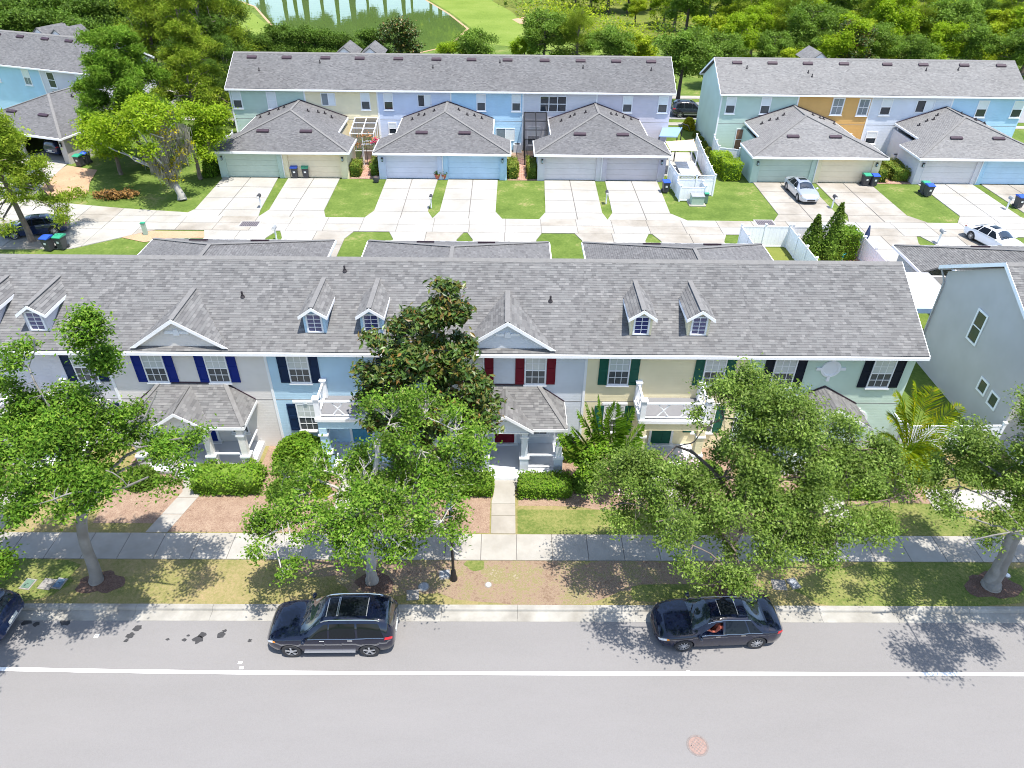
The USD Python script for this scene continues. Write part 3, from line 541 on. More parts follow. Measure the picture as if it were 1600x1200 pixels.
def column(parent, x, y, z0, z1, mat_, w=.30):
    c = part(parent, 'column', MB().bx(x - w / 2, x + w / 2, y - w / 2, y + w / 2, z0, z1), mat_)
    part(c, 'column_base', MB().bx(x - w / 2 - .06, x + w / 2 + .06, y - w / 2 - .06, y + w / 2 + .06, z0 - .25, z0 + .75), mat_)
    part(c, 'base_moulding', MB().bx(x - w / 2 - .09, x + w / 2 + .09, y - w / 2 - .09, y + w / 2 + .09, z0 + .752, z0 + .84), 'white_trim')
    part(c, 'column_band', MB().bx(x - w / 2 - .05, x + w / 2 + .05, y - w / 2 - .05, y + w / 2 + .05, z1 - .42, z1 - .34), 'white_trim')
def entry_door(parent, x, z0, mat_, w=.98, h=2.12, y=0.0):
    d = part(parent, 'front_door', MB().bx(x - w / 2, x + w / 2, y - .04, y + .05, z0, z0 + h), mat_)
    for s in (-1, 1):
        for a, b in ((.12, .85), (1.05, 1.95)): part(d, 'door_panel', MB().bx(*sorted((x + s * .07, x + s * .38)), y - .055, y - .041, z0 + a, z0 + b), mat_)
    part(d, 'door_casing', MB().bx(x - w / 2 - .12, x - w / 2 - .004, y - .06, y + .05, z0, z0 + h + .12).bx(x + w / 2 + .004, x + w / 2 + .12, y - .06, y + .05, z0, z0 + h + .12).bx(x - w / 2 - .003, x + w / 2 + .003, y - .06, y + .05, z0 + h + .004, z0 + h + .12), 'white_trim')
    part(d, 'handle', MB().bx(x + w / 2 - .12, x + w / 2 - .07, y - .1, y - .041, z0 + .98, z0 + 1.1), 'chrome')
    part(d, 'threshold', MB().bx(x - w / 2 - .2, x + w / 2 + .2, y - .2, y + .02, z0 - .005, z0 + .06), 'white_trim')
# ---------------------------------------------------------------- the front terrace
SL = 2.5 / 4.7; ZE, ZR = 6.0, 8.5
FRONT = 'townhouses of the terrace facing the street'
def shell(x0, x1, wall, name, label, Y, roofmat_, seed, back=False, group=FRONT, ends=(False, False), wins=True, rz=0.0, loc=None):
    """one house: walls, roof slopes, eaves; front at local y = 0"""
    w = x1 - x0; h = thing(name, label, 'townhouse', loc if loc is not None else (x0, Y, 0), rz, group)
    D = 8.7
    p = part(h, 'wall', MB().prism([(0.002, 0, -.1), (.002, D, -.1), (.002, D, 5.86), (.002, 4.35, 8.24), (.002, 0, 5.86)], (w - .004, 0, 0)), wall)
    e0, e1 = (-.28 if ends[0] else 0), (w + .28 if ends[1] else w)
    roof(h, [[(e0, -.35, ZE), (e1, -.35, ZE), (e1, 4.35, ZR), (e0, 4.35, ZR)]], roofmat_, seed)
    roof(h, [[(e1, 9.15, ZE), (e0, 9.15, ZE), (e0, 4.35, ZR), (e1, 4.35, ZR)]], roofmat_, seed + 50)
    part(h, 'ridge_cap', MB().prism([(e0, 4.15, ZR - .07), (e0, 4.35, ZR + .045), (e0, 4.55, ZR - .07)], (e1 - e0, 0, 0)), 'ridge_cap')
    part(h, 'gutter', MB().bx(e0 + .001, e1 - .001, -.47, -.362, 5.82, 5.965), 'white_trim'); part(h, 'soffit', MB().bx(e0 + .002, e1 - .002, -.36, -.004, 5.78, 5.815), 'soffit')
    part(h, 'fascia', MB().bx(e0 + .002, e1 - .002, 9.12, 9.16, 5.75, 5.93), 'white_trim')
    for s, on in ((0, ends[0]), (1, ends[1])):
        if on:
            X = e0 if s == 0 else e1; d = (-.03 if s == 0 else .03)
            for a, b in (((-.4, ZE - .03), (4.35, ZR)), ((9.2, ZE - .03), (4.35, ZR))):
                part(h, 'barge_board', MB().prism([(X, a[0], a[1] + .03), (X, b[0], b[1] + .03), (X, b[0], b[1] - .19), (X, a[0], a[1] - .19)], (d, 0, 0)), 'white_trim')
    return h
def trims(h, w, wall, left=True):
    if left: part(h, 'corner_trim', MB().bx(-.06, .06, -.035, .0, 0, 5.78), 'white_trim')
    part(h, 'floor_joint_shadow', MB().bx(.07, w - .07, -.006, 0, 2.98, 3.015), 'joint_shadow_grey')  # thin shadow line at the floor joint, painted as a dark strip
def pipes(h, pts):
    for x, y in pts:
        z = ZE + (y + .35) * SL; part(h, 'vent_pipe', MB().cyl((x, y, z - .05), (x, y, z + .32), .05, 8).lathe([(.0, .03), (.12, .02), (.07, .12)], (x, y, z), 8), 'pipe_black')
def balcony(h, x0, x1, wall, door_mat):
    z, d = 3.25, -1.72
    part(h, 'balcony_deck', MB().bx(x0, x1, d, -.002, z - .14, z), 'deck_grey')
    part(h, 'deck_edge', MB().bx(x0 - .16, x1 + .16, d - .14, d - .002, z - .16, z + .02).bx(x0 - .16, x0 - .002, d, -.003, z - .16, z + .02).bx(x1 + .002, x1 + .16, d, -.003, z - .16, z + .02), 'white_trim')
    part(h, 'porch_beam', MB().bx(x0 - .08, x1 + .08, d - .06, d + .24, z - .62, z - .162).bx(x0 - .08, x0 + .22, d + .242, -.004, z - .62, z - .162).bx(x1 - .22, x1 + .08, d + .242, -.004, z - .62, z - .162), wall)
    for s, X in ((0, x0), (1, x1)):
        for y, hh in ((d + .05, 1.08), (-.12, 1.0)):
            part(h, 'railing_post', MB().bx(X - .12, X + .12, y - .12, y + .12, z + .022, z + hh).bx(X - .16, X + .16, y - .16, y + .16, z + hh + .001, z + hh + .07), 'white_vinyl')
        rail(h, (X, d + .18), (X, -.25), z, .9, 1)
    rail(h, (x0 + .13, d + .05), (x1 - .13, d + .05), z, .9, 2)
    for X in (x0 + .1, x1 - .1): column(h, X, d + .1, .3, z - .62, wall, .36)
    part(h, 'porch_floor', MB().bx(x0 - .1, x1 + .1, d - .1, -.005, -.1, .3), 'porch_floor')
    m = MB(); c = (x0 + x1) / 2
    for i in range(2): m.bx(c - .8, c + .8, d - .1 - .3 * (i + 1), d - .102 - .3 * i, -.1, .2 - .1 * i)
    part(h, 'step', m, 'white_trim'); entry_door(h, c, .3, door_mat)
    for s in (-1, 1): part(h, 'step_rail', MB().tube([(c + s * .85, d - .1, 1.15), (c + s * .85, d - .75, .85), (c + s * .85, d - .75, 0)], .025, 6), 'white_vinyl')
def porch(h, wall, roof_mat, seed, door_mat, cx=3.7, x0=1.0, x1=6.6):
    yf, ze, zw = -2.1, 2.95, 3.95; r0, r1 = x0 + 1.2, x1 - 1.3
    roof(h, [[(x0, yf, ze), (x1, yf, ze), (r1, -.003, zw), (r0, -.003, zw)], [(x1, yf, ze), (x1, -.003, ze), (r1, -.003, zw)], [(x0, -.003, ze), (x0, yf, ze), (r0, -.003, zw)]], roof_mat, seed, 'porch_roof')
    for a, b in ((x1, r1), (x0, r0)): part(h, 'hip_cap', MB().bar((a, yf, ze + .05), (b, 0, zw + .05), .2, .03), 'ridge_cap')
    part(h, 'flashing', MB().bar((r0, -.02, zw + .05), (r1, -.02, zw + .05), .03, .06).bar((r1, -.02, zw + .05), (x1, -.02, ze + .06), .03, .06).bar((r0, -.02, zw + .05), (x0, -.02, ze + .06), .03, .06), 'vent_purple')
    part(h, 'porch_beam', MB().bx(x0 + .15, x1 - .15, yf + .1, yf + .35, ze - .2, ze - .03).bx(x1 - .4, x1 - .15, yf + .352, -.004, ze - .2, ze - .03).bx(x0 + .15, x0 + .4, yf + .352, -.004, ze - .2, ze - .03), wall)
    
    for q in ((x0 - .02, cx - 1.25, yf - .04, yf), (cx + 1.25, x1 + .02, yf - .04, yf), (x1, x1 + .04, yf, -.004), (x0 - .04, x0, yf, -.004)): part(h, 'porch_fascia', MB().bx(*q, ze - .16, ze), 'white_trim')
    part(h, 'gable_header', MB().bx(cx - 1.12, cx + 1.12, yf - .09, yf + .1, ze - .24, ze - .162), 'white_trim')
    g = part(h, 'porch_gable', MB().prism([(cx - 1.1, yf - .06, ze - .16), (cx + 1.1, yf - .06, ze - .16), (cx + 1.1, yf - .06, ze + .02), (cx, yf - .06, ze + .8), (cx - 1.1, yf - .06, ze + .02)], (0, .16, 0)), wall)
    za = ze + .92; yb = yf + (za - ze) / (zw - ze) * 2.1
    for s in (-1, 1):
        pl = [(cx, yf - .25, za), (cx + s * 1.3, yf - .25, ze + .03), (cx + s * 1.3, yf + .06, ze + .03), (cx, yb, za)]; o_, u, v, q, n = roof_plane(pl)
        if np.linalg.det(np.stack([u, v, n])) < 0: u, q = -u, q * [-1, 1]
        part(g, 'gable_roof', MB().prism(np.array(pl) + n * .015, -n * .07), 'roof_deck'); part(g, 'shingle', shingles(MB(), o_ + n * .03, u, v, q, .145, .31, seed + s + 3), roof_mat, kind='stuff')
        part(g, 'barge_board', MB().prism([(cx, yf - .28, za + .06), (cx + s * 1.34, yf - .28, ze + .06), (cx + s * 1.34, yf - .28, ze - .1), (cx, yf - .28, za - .11)], (0, .028, 0)), 'white_trim')
    part(g, 'keystone', MB().bx(cx - .06, cx + .06, yf - .1, yf - .062, ze - .1, ze + .1), 'white_trim')
    for X in (x0 + .3, cx - .95, cx + .95, x1 - .3): column(h, X, yf + .22, .3, ze - .2, wall)
    part(h, 'porch_floor', MB().bx(x0 + .1, x1 - .1, yf - .05, -.005, -.1, .3), 'porch_floor')
    part(h, 'step', MB().bx(cx - .78, cx + .78, yf - .36, yf - .052, -.1, .16), 'white_trim'); part(h, 'floor_edge', MB().bx(x0 + .1, x1 - .1, yf - .09, yf - .052, .18, .305), 'white_trim')
    for a, b in ((x0 + .5, cx - 1.15), (cx + 1.15, x1 - .5)): rail(h, (a, yf + .22), (b, yf + .22), .3, .85)
    rail(h, (x1 - .3, yf + .45), (x1 - .3, -.1), .3, .85); rail(h, (x0 + .3, yf + .45), (x0 + .3, -.1), .3, .85)
    entry_door(h, cx, .3, door_mat)
    slim = (cx + 1.75, 1.2); window(h, slim[0], .95, .75, 1.45, cols=2, rows=2)
    window(h, cx - 1.75, .95, .75, 1.45, cols=2, rows=2)
def dormer_house(x0, x1, wall, shut, roofm, seed, label, door_mat, dorm, wx, bal):
    h = shell(x0, x1, wall, 'townhouse', label, Yf, roofm, seed); trims(h, x1 - x0, wall)
    for k, d in enumerate(dorm): dormer(h, d, wall, roofm, seed * 9 + k * 3, SL)
    for k, x in enumerate(wx):
        window(h, x, 4.08, .9, 1.52); shutters(h, x, 4.08, .9, 1.52, shut)
        window(h, x, 1.14, .9, 1.55); shutters(h, x, 1.14, .9, 1.55, shut)
        part(h, 'lintel', MB().bx(x - .62, x + .62, -.06, -.004, 2.80, 2.94).bx(x - .08, x + .08, -.09, -.061, 2.79, 2.97), 'white_trim')
    balcony(h, *bal, wall, door_mat); return h
def gable_house(x0, x1, wall, shut, roofm, seed, label, door_mat):
    h = shell(x0, x1, wall, 'townhouse', label, Yf, roofm, seed); trims(h, x1 - x0, wall)
    gable(h, 3.8, wall, roofm, seed * 7, SL)
    for x in (2.2, 5.14): window(h, x, 4.08, .9, 1.52); shutters(h, x, 4.08, .9, 1.52, shut)
    porch(h, wall, roofm, seed * 5, door_mat); return h
hA = dormer_house(-26.2, -18.7, 'lavender_grey', 'navy', 'shingle_front', 1, 'lavender grey townhouse with two grey dormers at the left edge of the street terrace', 'navy', (2.2, 4.67), (1.1, 6.4), (2.45, 5.3))
hB = gable_house(-18.7, -11.2, 'greige', 'royal_blue', 'shingle_front', 2, 'greige townhouse with royal blue shutters and door under a wide gable', 'royal_blue')
hC = dormer_house(-11.2, -3.66, 'sky_blue', 'navy', 'shingle_front', 3, 'sky blue townhouse with navy shutters and two blue dormers', 'door_teal', (2.43, 5.05), (1.48, 6.13), (2.55, 5.55))
hD = gable_house(-3.66, 3.87, 'slate_grey', 'maroon', 'shingle_front', 4, 'blue grey townhouse with maroon shutters and a maroon front door', 'maroon')
hE = dormer_house(3.87, 11.55, 'yellow', 'forest_green', 'shingle_front', 5, 'pale yellow townhouse with dark green shutters and two yellow dormers', 'forest_green', (2.48, 5.16), (1.58, 6.13), (2.6, 5.62))
pipes(hB, [(6.2, 2.25)]); pipes(hD, [(5.85, 2.15)]); pipes(hC, [(3.4, 3.6)])
hF = shell(11.55, 19.45, 'sage', 'townhouse', 'sage green end townhouse with black shutters and a round white medallion', Yf, 'shingle_front', 6, ends=(False, True)); trims(hF, 7.9, 'sage')
for x in (1.78, 6.48): window(hF, x, 4.02, .95, 1.55); shutters(hF, x, 4.02, .95, 1.55, 'black_shutter')
m = MB().lathe([(0, -.035), (.34, -.035), (.36, -.075), (.44, -.075), (.47, -.05), (.47, -.002)], (3.97, 0, 5.04), 28, 'y')
med = part(hF, 'medallion', m, 'white_trim', 30)

for q_ in ((3.9, 4.04, 5.5, 5.74), (3.9, 4.04, 4.34, 4.58), (3.27, 3.51, 4.97, 5.11), (4.43, 4.67, 4.97, 5.11)): part(med, 'key_block', MB().bx(q_[0], q_[1], -.07, -.004, q_[2], q_[3]), 'white_trim')
roof(hF, [[(3.95, -1.9, 3.95), (3.95, -.003, 3.95), (2.1, -.003, 2.9), (2.1, -1.9, 2.9)], [(3.95, -.003, 3.95), (3.95, -1.9, 3.95), (5.8, -1.9, 2.9), (5.8, -.003, 2.9)]], 'shingle_front', 77, 'porch_roof')
part(hF, 'porch_gable', MB().prism([(2.35, -1.7, 2.5), (5.55, -1.7, 2.5), (5.55, -1.7, 2.98), (3.95, -1.7, 3.85), (2.35, -1.7, 2.98)], (0, .2, 0)), 'sage')
for s in (-1, 1): part(hF, 'barge_board', MB().prism([(3.95, -1.94, 4.02), (3.95 + s * 1.9, -1.94, 2.92), (3.95 + s * 1.9, -1.94, 2.76), (3.95, -1.94, 3.85)], (0, .03, 0)), 'white_trim')
part(hF, 'flashing', MB().bar((3.95, -.02, 4.03), (5.8, -.02, 2.98), .03, .06).bar((3.95, -.02, 4.03), (2.1, -.02, 2.98), .03, .06), 'vent_purple')
for X in (2.5, 5.4): column(hF, X, -1.6, .3, 2.5, 'sage')
part(hF, 'porch_floor', MB().bx(2.2, 5.7, -1.95, -.005, -.1, .3), 'porch_floor'); part(hF, 'step', MB().bx(3.2, 4.7, -2.3, -1.952, -.1, .16), 'white_trim'); entry_door(hF, 3.95, .3, 'navy')
a = np.linspace(0, np.pi, 15); wx_ = 6.0
aw = part(hF, 'arched_window', MB().prism([(wx_ + .62 * math.cos(t), -.05, 1.95 + .62 * math.sin(t)) for t in a] + [(wx_ - .62, -.05, 1.0), (wx_ + .62, -.05, 1.0)], (0, .06, 0)), 'white_trim')
for s in (-1, 1): part(aw, 'pane', MB().bx(*sorted((wx_ + s * .03, wx_ + s * .48)), -.065, -.052, 1.08, 1.9), 'glass_screen')
part(aw, 'fan_pane', MB().prism([(wx_ + .48 * math.cos(t), -.065, 1.96 + .48 * math.sin(t)) for t in a], (0, .012, 0)), 'glass_dark')
part(aw, 'keystone', MB().bx(wx_ - .07, wx_ + .07, -.09, -.053, 2.48, 2.74), 'white_trim')
# the grey end house across the side yard
hG = shell(25.25, 33.2, 'side_grey', 'townhouse', 'grey end townhouse seen from its blank gable side at the right edge', Yf, 'shingle_front', 8, ends=(True, False), group=None)
def side_window(h, y, z, w, hh, two):
    m = MB(); fw = .11
    m.bx(-.04, .02, y - w / 2 - fw, y - w / 2, z - fw, z + hh + fw).bx(-.04, .02, y + w / 2, y + w / 2 + fw, z - fw, z + hh + fw).bx(-.04, .02, y - w / 2, y + w / 2, z - fw, z).bx(-.04, .02, y - w / 2, y + w / 2, z + hh, z + hh + fw)
    if two: m.bx(-.03, .01, y - w / 2, y + w / 2, z + hh / 2 - .03, z + hh / 2 + .03)
    wn = part(h, 'window', m, 'white_trim')
    for k in range(2 if two else 1): part(wn, 'pane', MB().bx(-.015, -.004, y - w / 2 + .01, y + w / 2 - .01, z + k * hh / 2 + .01, z + hh / (2 if two and k == 0 else 1) - .03), 'glass_dark')
side_window(hG, 4.68, 3.75, .72, 1.65, True); side_window(hG, 2.45, 1.98, .55, .62, False); side_window(hG, 1.38, 1.86, .55, .62, False)
part(hG, 'downspout', MB().tube([(-.2, 9.0, 5.8), (-.1, 8.75, 5.45), (-.07, 8.6, 5.2), (-.07, 8.55, .1)], .05, 8), 'side_grey')
window(hG, 3.2, 4.08, .9, 1.52); slider(hG, 3.3, .2, 2.6, 2.0)
roof(hG, [[(.6, -2.0, 2.9), (6.2, -2.0, 2.9), (6.2, -.003, 3.8), (.6, -.003, 3.8)]], 'shingle_front', 81, 'porch_roof'); part(hG, 'porch_floor', MB().bx(.7, 6.2, -1.9, -.005, -.1, .3), 'porch_floor')
for X in (.9, 3.4, 5.9): column(hG, X, -1.7, .3, 2.8, 'side_grey')
# lower roof between the two end houses
pr = thing('patio_cover', 'white flat patio roof between the green and grey end houses', 'patio cover', (25.15, 37.9, 0))
part(pr, 'cover_panel', MB().prism([(0, 0, 2.55), (3.0, 0, 2.55), (3.0, 4.6, 2.66), (1.3, 4.6, 2.66)], (0, 0, .07)), 'white_trim')
part(pr, 'cover_fascia', MB().bx(-.02, 3.0, -.06, -.004, 2.3, 2.63), 'blue_roof'); 
for x, y in ((.1, .1), (2.9, .1), (2.9, 4.4)): part(pr, 'post', MB().bx(x - .06, x + .06, y - .06, y + .06, 0, 2.55), 'white_vinyl')

# ---------------------------------------------------------------- terraces beyond the alley (their backs face us)
YR = 76.05
REAR = 'townhouses of the long terrace behind the garages'
def roof_vents(h, pts):
    for x, y in pts:
        z = ZE + (y + .35) * SL
        part(h, 'roof_vent', MB().prism([(x - .5, y - .14, z - .03), (x + .5, y - .14, z - .03), (x + .5, y + .14, z + .12), (x - .5, y + .14, z + .12)], (0, -.0, .13)), 'vent_purple')
def street_gable(h, x, rm, hw=1.15, za=8.98):
    g = part(h, 'street_gable', MB().prism([(x - hw, 4.9, 8.1), (x + hw, 4.9, 8.1), (x, 4.9, za - .06)], (0, 3.6, 0)), 'white_trim')
    for s in (-1, 1):
        pl = [(x, 4.75, za), (x + s * hw * 1.1, 4.75, 8.05), (x + s * hw * 1.1, 8.7, 8.05), (x, 8.7, za)]; o_, u, v, q, n = roof_plane(pl)
        if np.linalg.det(np.stack([u, v, n])) < 0: u, q = -u, q * [-1, 1]
        part(g, 'gable_roof', MB().prism(pl, -n * .06), 'roof_deck'); part(g, 'shingle', shingles(MB(), o_, u, v, q, .145, .26, 5), rm, kind='stuff')
def rear_house(x0, x1, wall, label, seed, wins, group, rm, ends=(False, False), vents=(1.8, 5.5), pip=(), peaks=()):
    h = shell(x0, x1, wall, 'townhouse', label, YR, rm, 100 + seed, group=group, ends=ends); w = x1 - x0
    part(h, 'corner_trim', MB().bx(-.07, .07, -.035, 0, 0, 5.78), 'white_trim'); part(h, 'floor_joint_shadow', MB().bx(.08, w - .08, -.006, 0, 2.95, 2.99), 'joint_shadow_grey')  # the strip between floors is a shadow line put in as grey
    for kind, x, ww, z, hh in wins:
        if kind == 'd': window(h, x, z, ww, hh, cols=1, rows=1, up='glass_white', low='glass_screen', fw=.09)
        elif kind == 'D': window(h, x, z, ww, hh, cols=1, rows=1, up='glass_white', low='glass_dark', fw=.09)
        elif kind == 'w': window(h, x, z, ww, hh, cols=1, rows=1, up='glass_white', low='glass_white', fw=.09)
        elif kind == 'b': window(h, x, z, ww, hh, cols=2, rows=1, up='glass_grey', low='glass_grey', fw=.12)
        elif kind == 's': slider(h, x, z, ww, hh)
        elif kind == 'S': slider(h, x, z, ww, hh, left='glass_dark')
        elif kind == 't': slider(h, x, z, ww, hh, n=3, rows=2, left='glass_dark', right='glass_dark')
        elif kind == 'P': slider(h, x, z, ww, hh, n=2, rows=2, left='glass_warm', right='glass_warm', name='patio_door')
    roof_vents(h, [(v, 3.55) for v in vents]); pipes(h, pip)
    for x in peaks: street_gable(h, x, rm)
    return h
sm = lambda x, w=.78, k='d': (k, x, w, 4.05, 1.5)
rear_house(-28.1, -20.55, 'far_green', 'pale green left end townhouse of the terrace behind the garages', 1, [sm(.62), sm(4.15, .8, 'w'), ('P', 3.0, 1.8, .3, 2.1)], REAR, 'shingle_far', (True, False), (1.75, 5.35), [(2.8, 1.9)])
rear_house(-20.55, -13.15, 'far_cream', 'cream townhouse with a sliding window behind the white screened patio frame', 2, [('s', 2.38, 1.35, 4.4, 1.12), sm(6.15)], REAR, 'shingle_far', vents=(1.8, 5.35), pip=[(1.3, 3.0)], peaks=(3.55, 6.25))
rear_house(-13.15, -5.65, 'far_periwinkle', 'periwinkle townhouse behind the lilac garage door', 3, [sm(1.1, .8, 'D'), ('S', 4.8, 1.3, 4.4, 1.05), ('D', 1.3, .7, 1.6, 1.0)], REAR, 'shingle_far', vents=(1.95, 5.9), pip=[(5.6, 2.5)])
rear_house(-5.65, 1.75, 'far_blue', 'bright blue townhouse in the middle of the terrace behind the garages', 4, [sm(3.1), sm(6.7), ('s', 5.6, 1.9, 1.0, 1.2)], REAR, 'shingle_far', vents=(2.05, 5.8), pip=[(5.0, 3.3)])
rear_house(1.75, 9.3, 'far_grey', 'pale grey townhouse with a wide six pane window behind the black screen cage', 5, [('t', 3.1, 2.65, 4.02, 1.42), ('d', 1.2, 1.2, .6, 1.8)], REAR, 'shingle_far', vents=(2.25, 6.0), pip=[(6.2, 2.7)])
rear_house(9.3, 17.0, 'far_mauve', 'mauve right end townhouse of the terrace beside the tan shade sail', 6, [sm(3.2, .85), sm(6.85, .85)], REAR, 'shingle_far', (False, True), (2.15, 5.8), [(5.7, 2.5)])
R2 = 'townhouses of the right hand terrace behind the garages'
rear_house(22.1, 30.0, 'far_green', 'seafoam green left end townhouse of the right hand terrace', 7, [sm(1.05, .85), sm(4.65, .85), ('P', 3.3, 2.2, .3, 2.1)], R2, 'shingle_pale', (True, False), (2.0, 5.7), [(2.9, 2.9)])
rear_house(30.0, 37.65, 'orange', 'orange townhouse with two pale windows in the right hand terrace', 8, [('b', 4.2, 1.0, 4.05, 1.5), ('b', 6.9, .95, 4.0, 1.5), ('D', 6.1, .7, 1.3, .7)], R2, 'shingle_pale', vents=(1.5, 5.3), pip=[(1.3, 2.4), (1.6, 1.9)], peaks=(3.2,))
rear_house(37.65, 45.95, 'pale_blue_wall', 'pale lavender blue townhouse next to the orange one', 9, [('D', 1.6, .95, 4.05, 1.5), ('S', 5.6, 1.75, 4.35, 1.1), ('D', 1.0, 1.0, 1.1, 1.1)], R2, 'shingle_pale', vents=(2.2, 6.0), pip=[(6.1, 2.9)])
rear_house(45.95, 53.6, 'far_blue', 'light blue townhouse at the right edge of the far terrace', 10, [('D', 3.3, .95, 3.95, 1.5), ('D', 7.0, .95, 3.95, 1.5)], R2, 'shingle_pale', vents=(2.0, 5.9), pip=[(1.2, 3.0)])
# the house and garage set at an angle at the far left
AL_ = math.radians(-18.6); ca, sa = math.cos(AL_), math.sin(AL_)
def lrow(s, d=0.0, z=0.0): return (-45.87 + s * ca - (d + .45) * sa, 81.62 + s * sa + (d + .45) * ca, z)
for s0, s1, wall, lab, wins, vents, k in ((-19, -6.1, 'far_blue', 'light blue townhouse at the far left corner', [('d', 6.2, .85, 4.05, 1.5), ('b', 10.8, .85, 4.05, 1.5), ('w', 2.5, .9, 4.05, 1.5)], (4.2, 7.6, 11.2), 1), (-6.1, 1.3, 'far_grey', 'pale grey townhouse behind the open garage at the far left', [('D', 1.4, .9, 4.05, 1.5), ('w', 5.5, .9, 4.05, 1.5)], (1.7, 5.2), 2)):
    h = shell(0, s1 - s0, wall, 'townhouse', lab, 0, 'shingle_far', 140 + k, group=None, ends=(False, k == 2), rz=AL_, loc=lrow(s0))
    part(h, 'corner_trim', MB().bx(-.07, .07, -.035, 0, 0, 5.78), 'white_trim')
    for kind, x, ww, z, hh in wins: window(h, x, z, ww, hh, cols=1 if kind != 'b' else 2, rows=1, up='glass_white' if kind != 'D' else 'glass_dark', low={'d': 'glass_white', 'w': 'glass_white', 'D': 'glass_dark', 'b': 'glass_grey'}[kind], fw=.09)
    roof_vents(h, [(v, 3.55) for v in vents])
    for q in ((9.0, 11.6) if k == 1 else ()): street_gable(h, q, 'shingle_far')

# ---------------------------------------------------------------- garages
def lamp_box(h, x, z, y=0.0):
    w = part(h, 'wall_lamp', MB().bx(x - .07, x + .07, y - .16, y - .02, z, z + .34).bx(x - .09, x + .09, y - .18, y, z + .341, z + .39), 'black_metal'); part(w, 'lamp_pane', MB().bx(x - .05, x + .05, y - .168, y - .161, z + .06, z + .28), 'lamp_glass')
def garage(label, loc, rz, wl, wr, dl, dr, rm, seed, group='double garages along the alley', open_left=None, detail=True, jog=True, W=12.2):
    """pair of garages under one roof; door side at local y = 0, x from -W/2 to W/2"""
    h = thing('garage', label, 'garage', loc, rz, group); A = W / 2
    for s, wall, door in ((-1, wl, dl), (1, wr, dr)):
        xa, xb = (-A, -.002) if s < 0 else (.002, A); dx = -2.95 if s < 0 else 2.95
        m = MB().bx(xa, dx - 2.45, 0, .2, -.1, 2.5).bx(dx + 2.45, xb, 0, .2, -.1, 2.5).bx(dx - 2.45, dx + 2.45, 0, .2, 2.17, 2.5)
        o = xa if s < 0 else xb
        m.bx(*sorted((o, o - s * .2)), .202, 4.0, -.1, 2.5).bx(*sorted((o - s * 1.4, o - s * 1.6)), 4.2, 9.2, -.1, 2.6).bx(*sorted((o, o - s * 1.6)), 4.002, 4.198, -.1, 2.5)
        part(h, 'wall', m, wall)
        if open_left and s == open_left:
            part(h, 'garage_floor', MB().bx(dx - 2.6, dx + 2.6, .21, 6, -.02, .01), 'worn_concrete'); part(h, 'inner_wall', MB().bx(dx - 2.9, dx + 2.9, 6.0, 6.1, 0, 2.5), 'taupe')
        else:
            d = part(h, 'garage_door', MB().bx(dx - 2.45, dx + 2.45, .13, .17, 0, 2.17), door)
            for j in range(4): part(d, 'door_section', MB().bx(dx - 2.44, dx + 2.44, .105, .129, j * .5425 + .006, (j + 1) * .5425 - .006), door)
        if detail:
            part(h, 'door_trim', MB().bx(dx - 2.53, dx - 2.452, -.025, .1, 0, 2.2).bx(dx + 2.452, dx + 2.53, -.025, .1, 0, 2.2).bx(dx - 2.53, dx + 2.53, -.025, .1, 2.201, 2.28), wall); lamp_box(h, s * (A - .42), 1.65)
    ze, zr, ya, yj, yb = 2.62, 4.85, 5.25, 3.75, 8.95; B, N = A + .3, A - 1.4; yf = -.45
    xh = B * (1 - (yj - yf) / (ya - yf)); zs = lambda x: zr - (zr - ze) * abs(x) / B
    pl = [[(-B, yf, ze), (B, yf, ze), (0, ya, zr)]]
    for s in (1, -1):
        zj = ze + (yj - yf) / (ya - yf) * (zr - ze)
        pl += [[(s * B, yf, ze), (s * B, yj, ze), (s * xh, yj, zj)], [(s * N, yj, zs(N)), (s * N, yb, zs(N)), (0, yb, zr), (0, ya, zr), (s * xh, yj, zj)], [(s * B, yj, ze), (s * N, yj, zs(N)), (s * xh, yj, zj)]] if False else [[(s * B, yf, ze), (s * B, yj, ze), (s * xh, yj, zj)], [(s * N, yj, zs(N)), (s * N, yb, zs(N)), (0, yb, zr), (0, ya, zr), (s * xh, yj, zj)]]
    roof(h, pl, rm, 200 + seed)
    for a, b in (((-B, yf, ze + .05), (0, ya, zr + .05)), ((B, yf, ze + .05), (0, ya, zr + .05)), ((0, ya, zr + .05), (0, yb, zr + .05))): part(h, 'hip_cap', MB().bar(a, b, .24, .03), 'ridge_cap')
    part(h, 'gutter', MB().bx(-B - .08, B + .08, yf - .13, yf - .003, ze - .2, ze - .02), 'white_trim')
    for s in (-1, 1):
        part(h, 'side_gutter', MB().bx(*sorted((s * B, s * (B + .1))), yf, yj, ze - .18, ze - .01), 'white_trim'); part(h, 'side_gutter', MB().bx(*sorted((s * N, s * (N + .1))), yj + .1, yb, zs(N) - .18, zs(N) - .01), 'white_trim')
    part(h, 'flashing', MB().bar((0, yb, zr + .08), (N, yb, zs(N) + .08), .05, .08).bar((0, yb, zr + .08), (-N, yb, zs(N) + .08), .05, .08), 'vent_purple')
    part(h, 'rear_gable', MB().prism([(-N + .2, yb - .35, 2.0), (N - .2, yb - .35, 2.0), (N - .2, yb - .35, zs(N) - .12), (0, yb - .35, zr - .13), (-N + .2, yb - .35, zs(N) - .12)], (0, .2, 0)), wl)
    part(h, 'downspout', MB().tube([(0, -.2, 2.45), (0, -.06, 2.3), (0, -.06, .05)], .045, 6), 'white_trim')
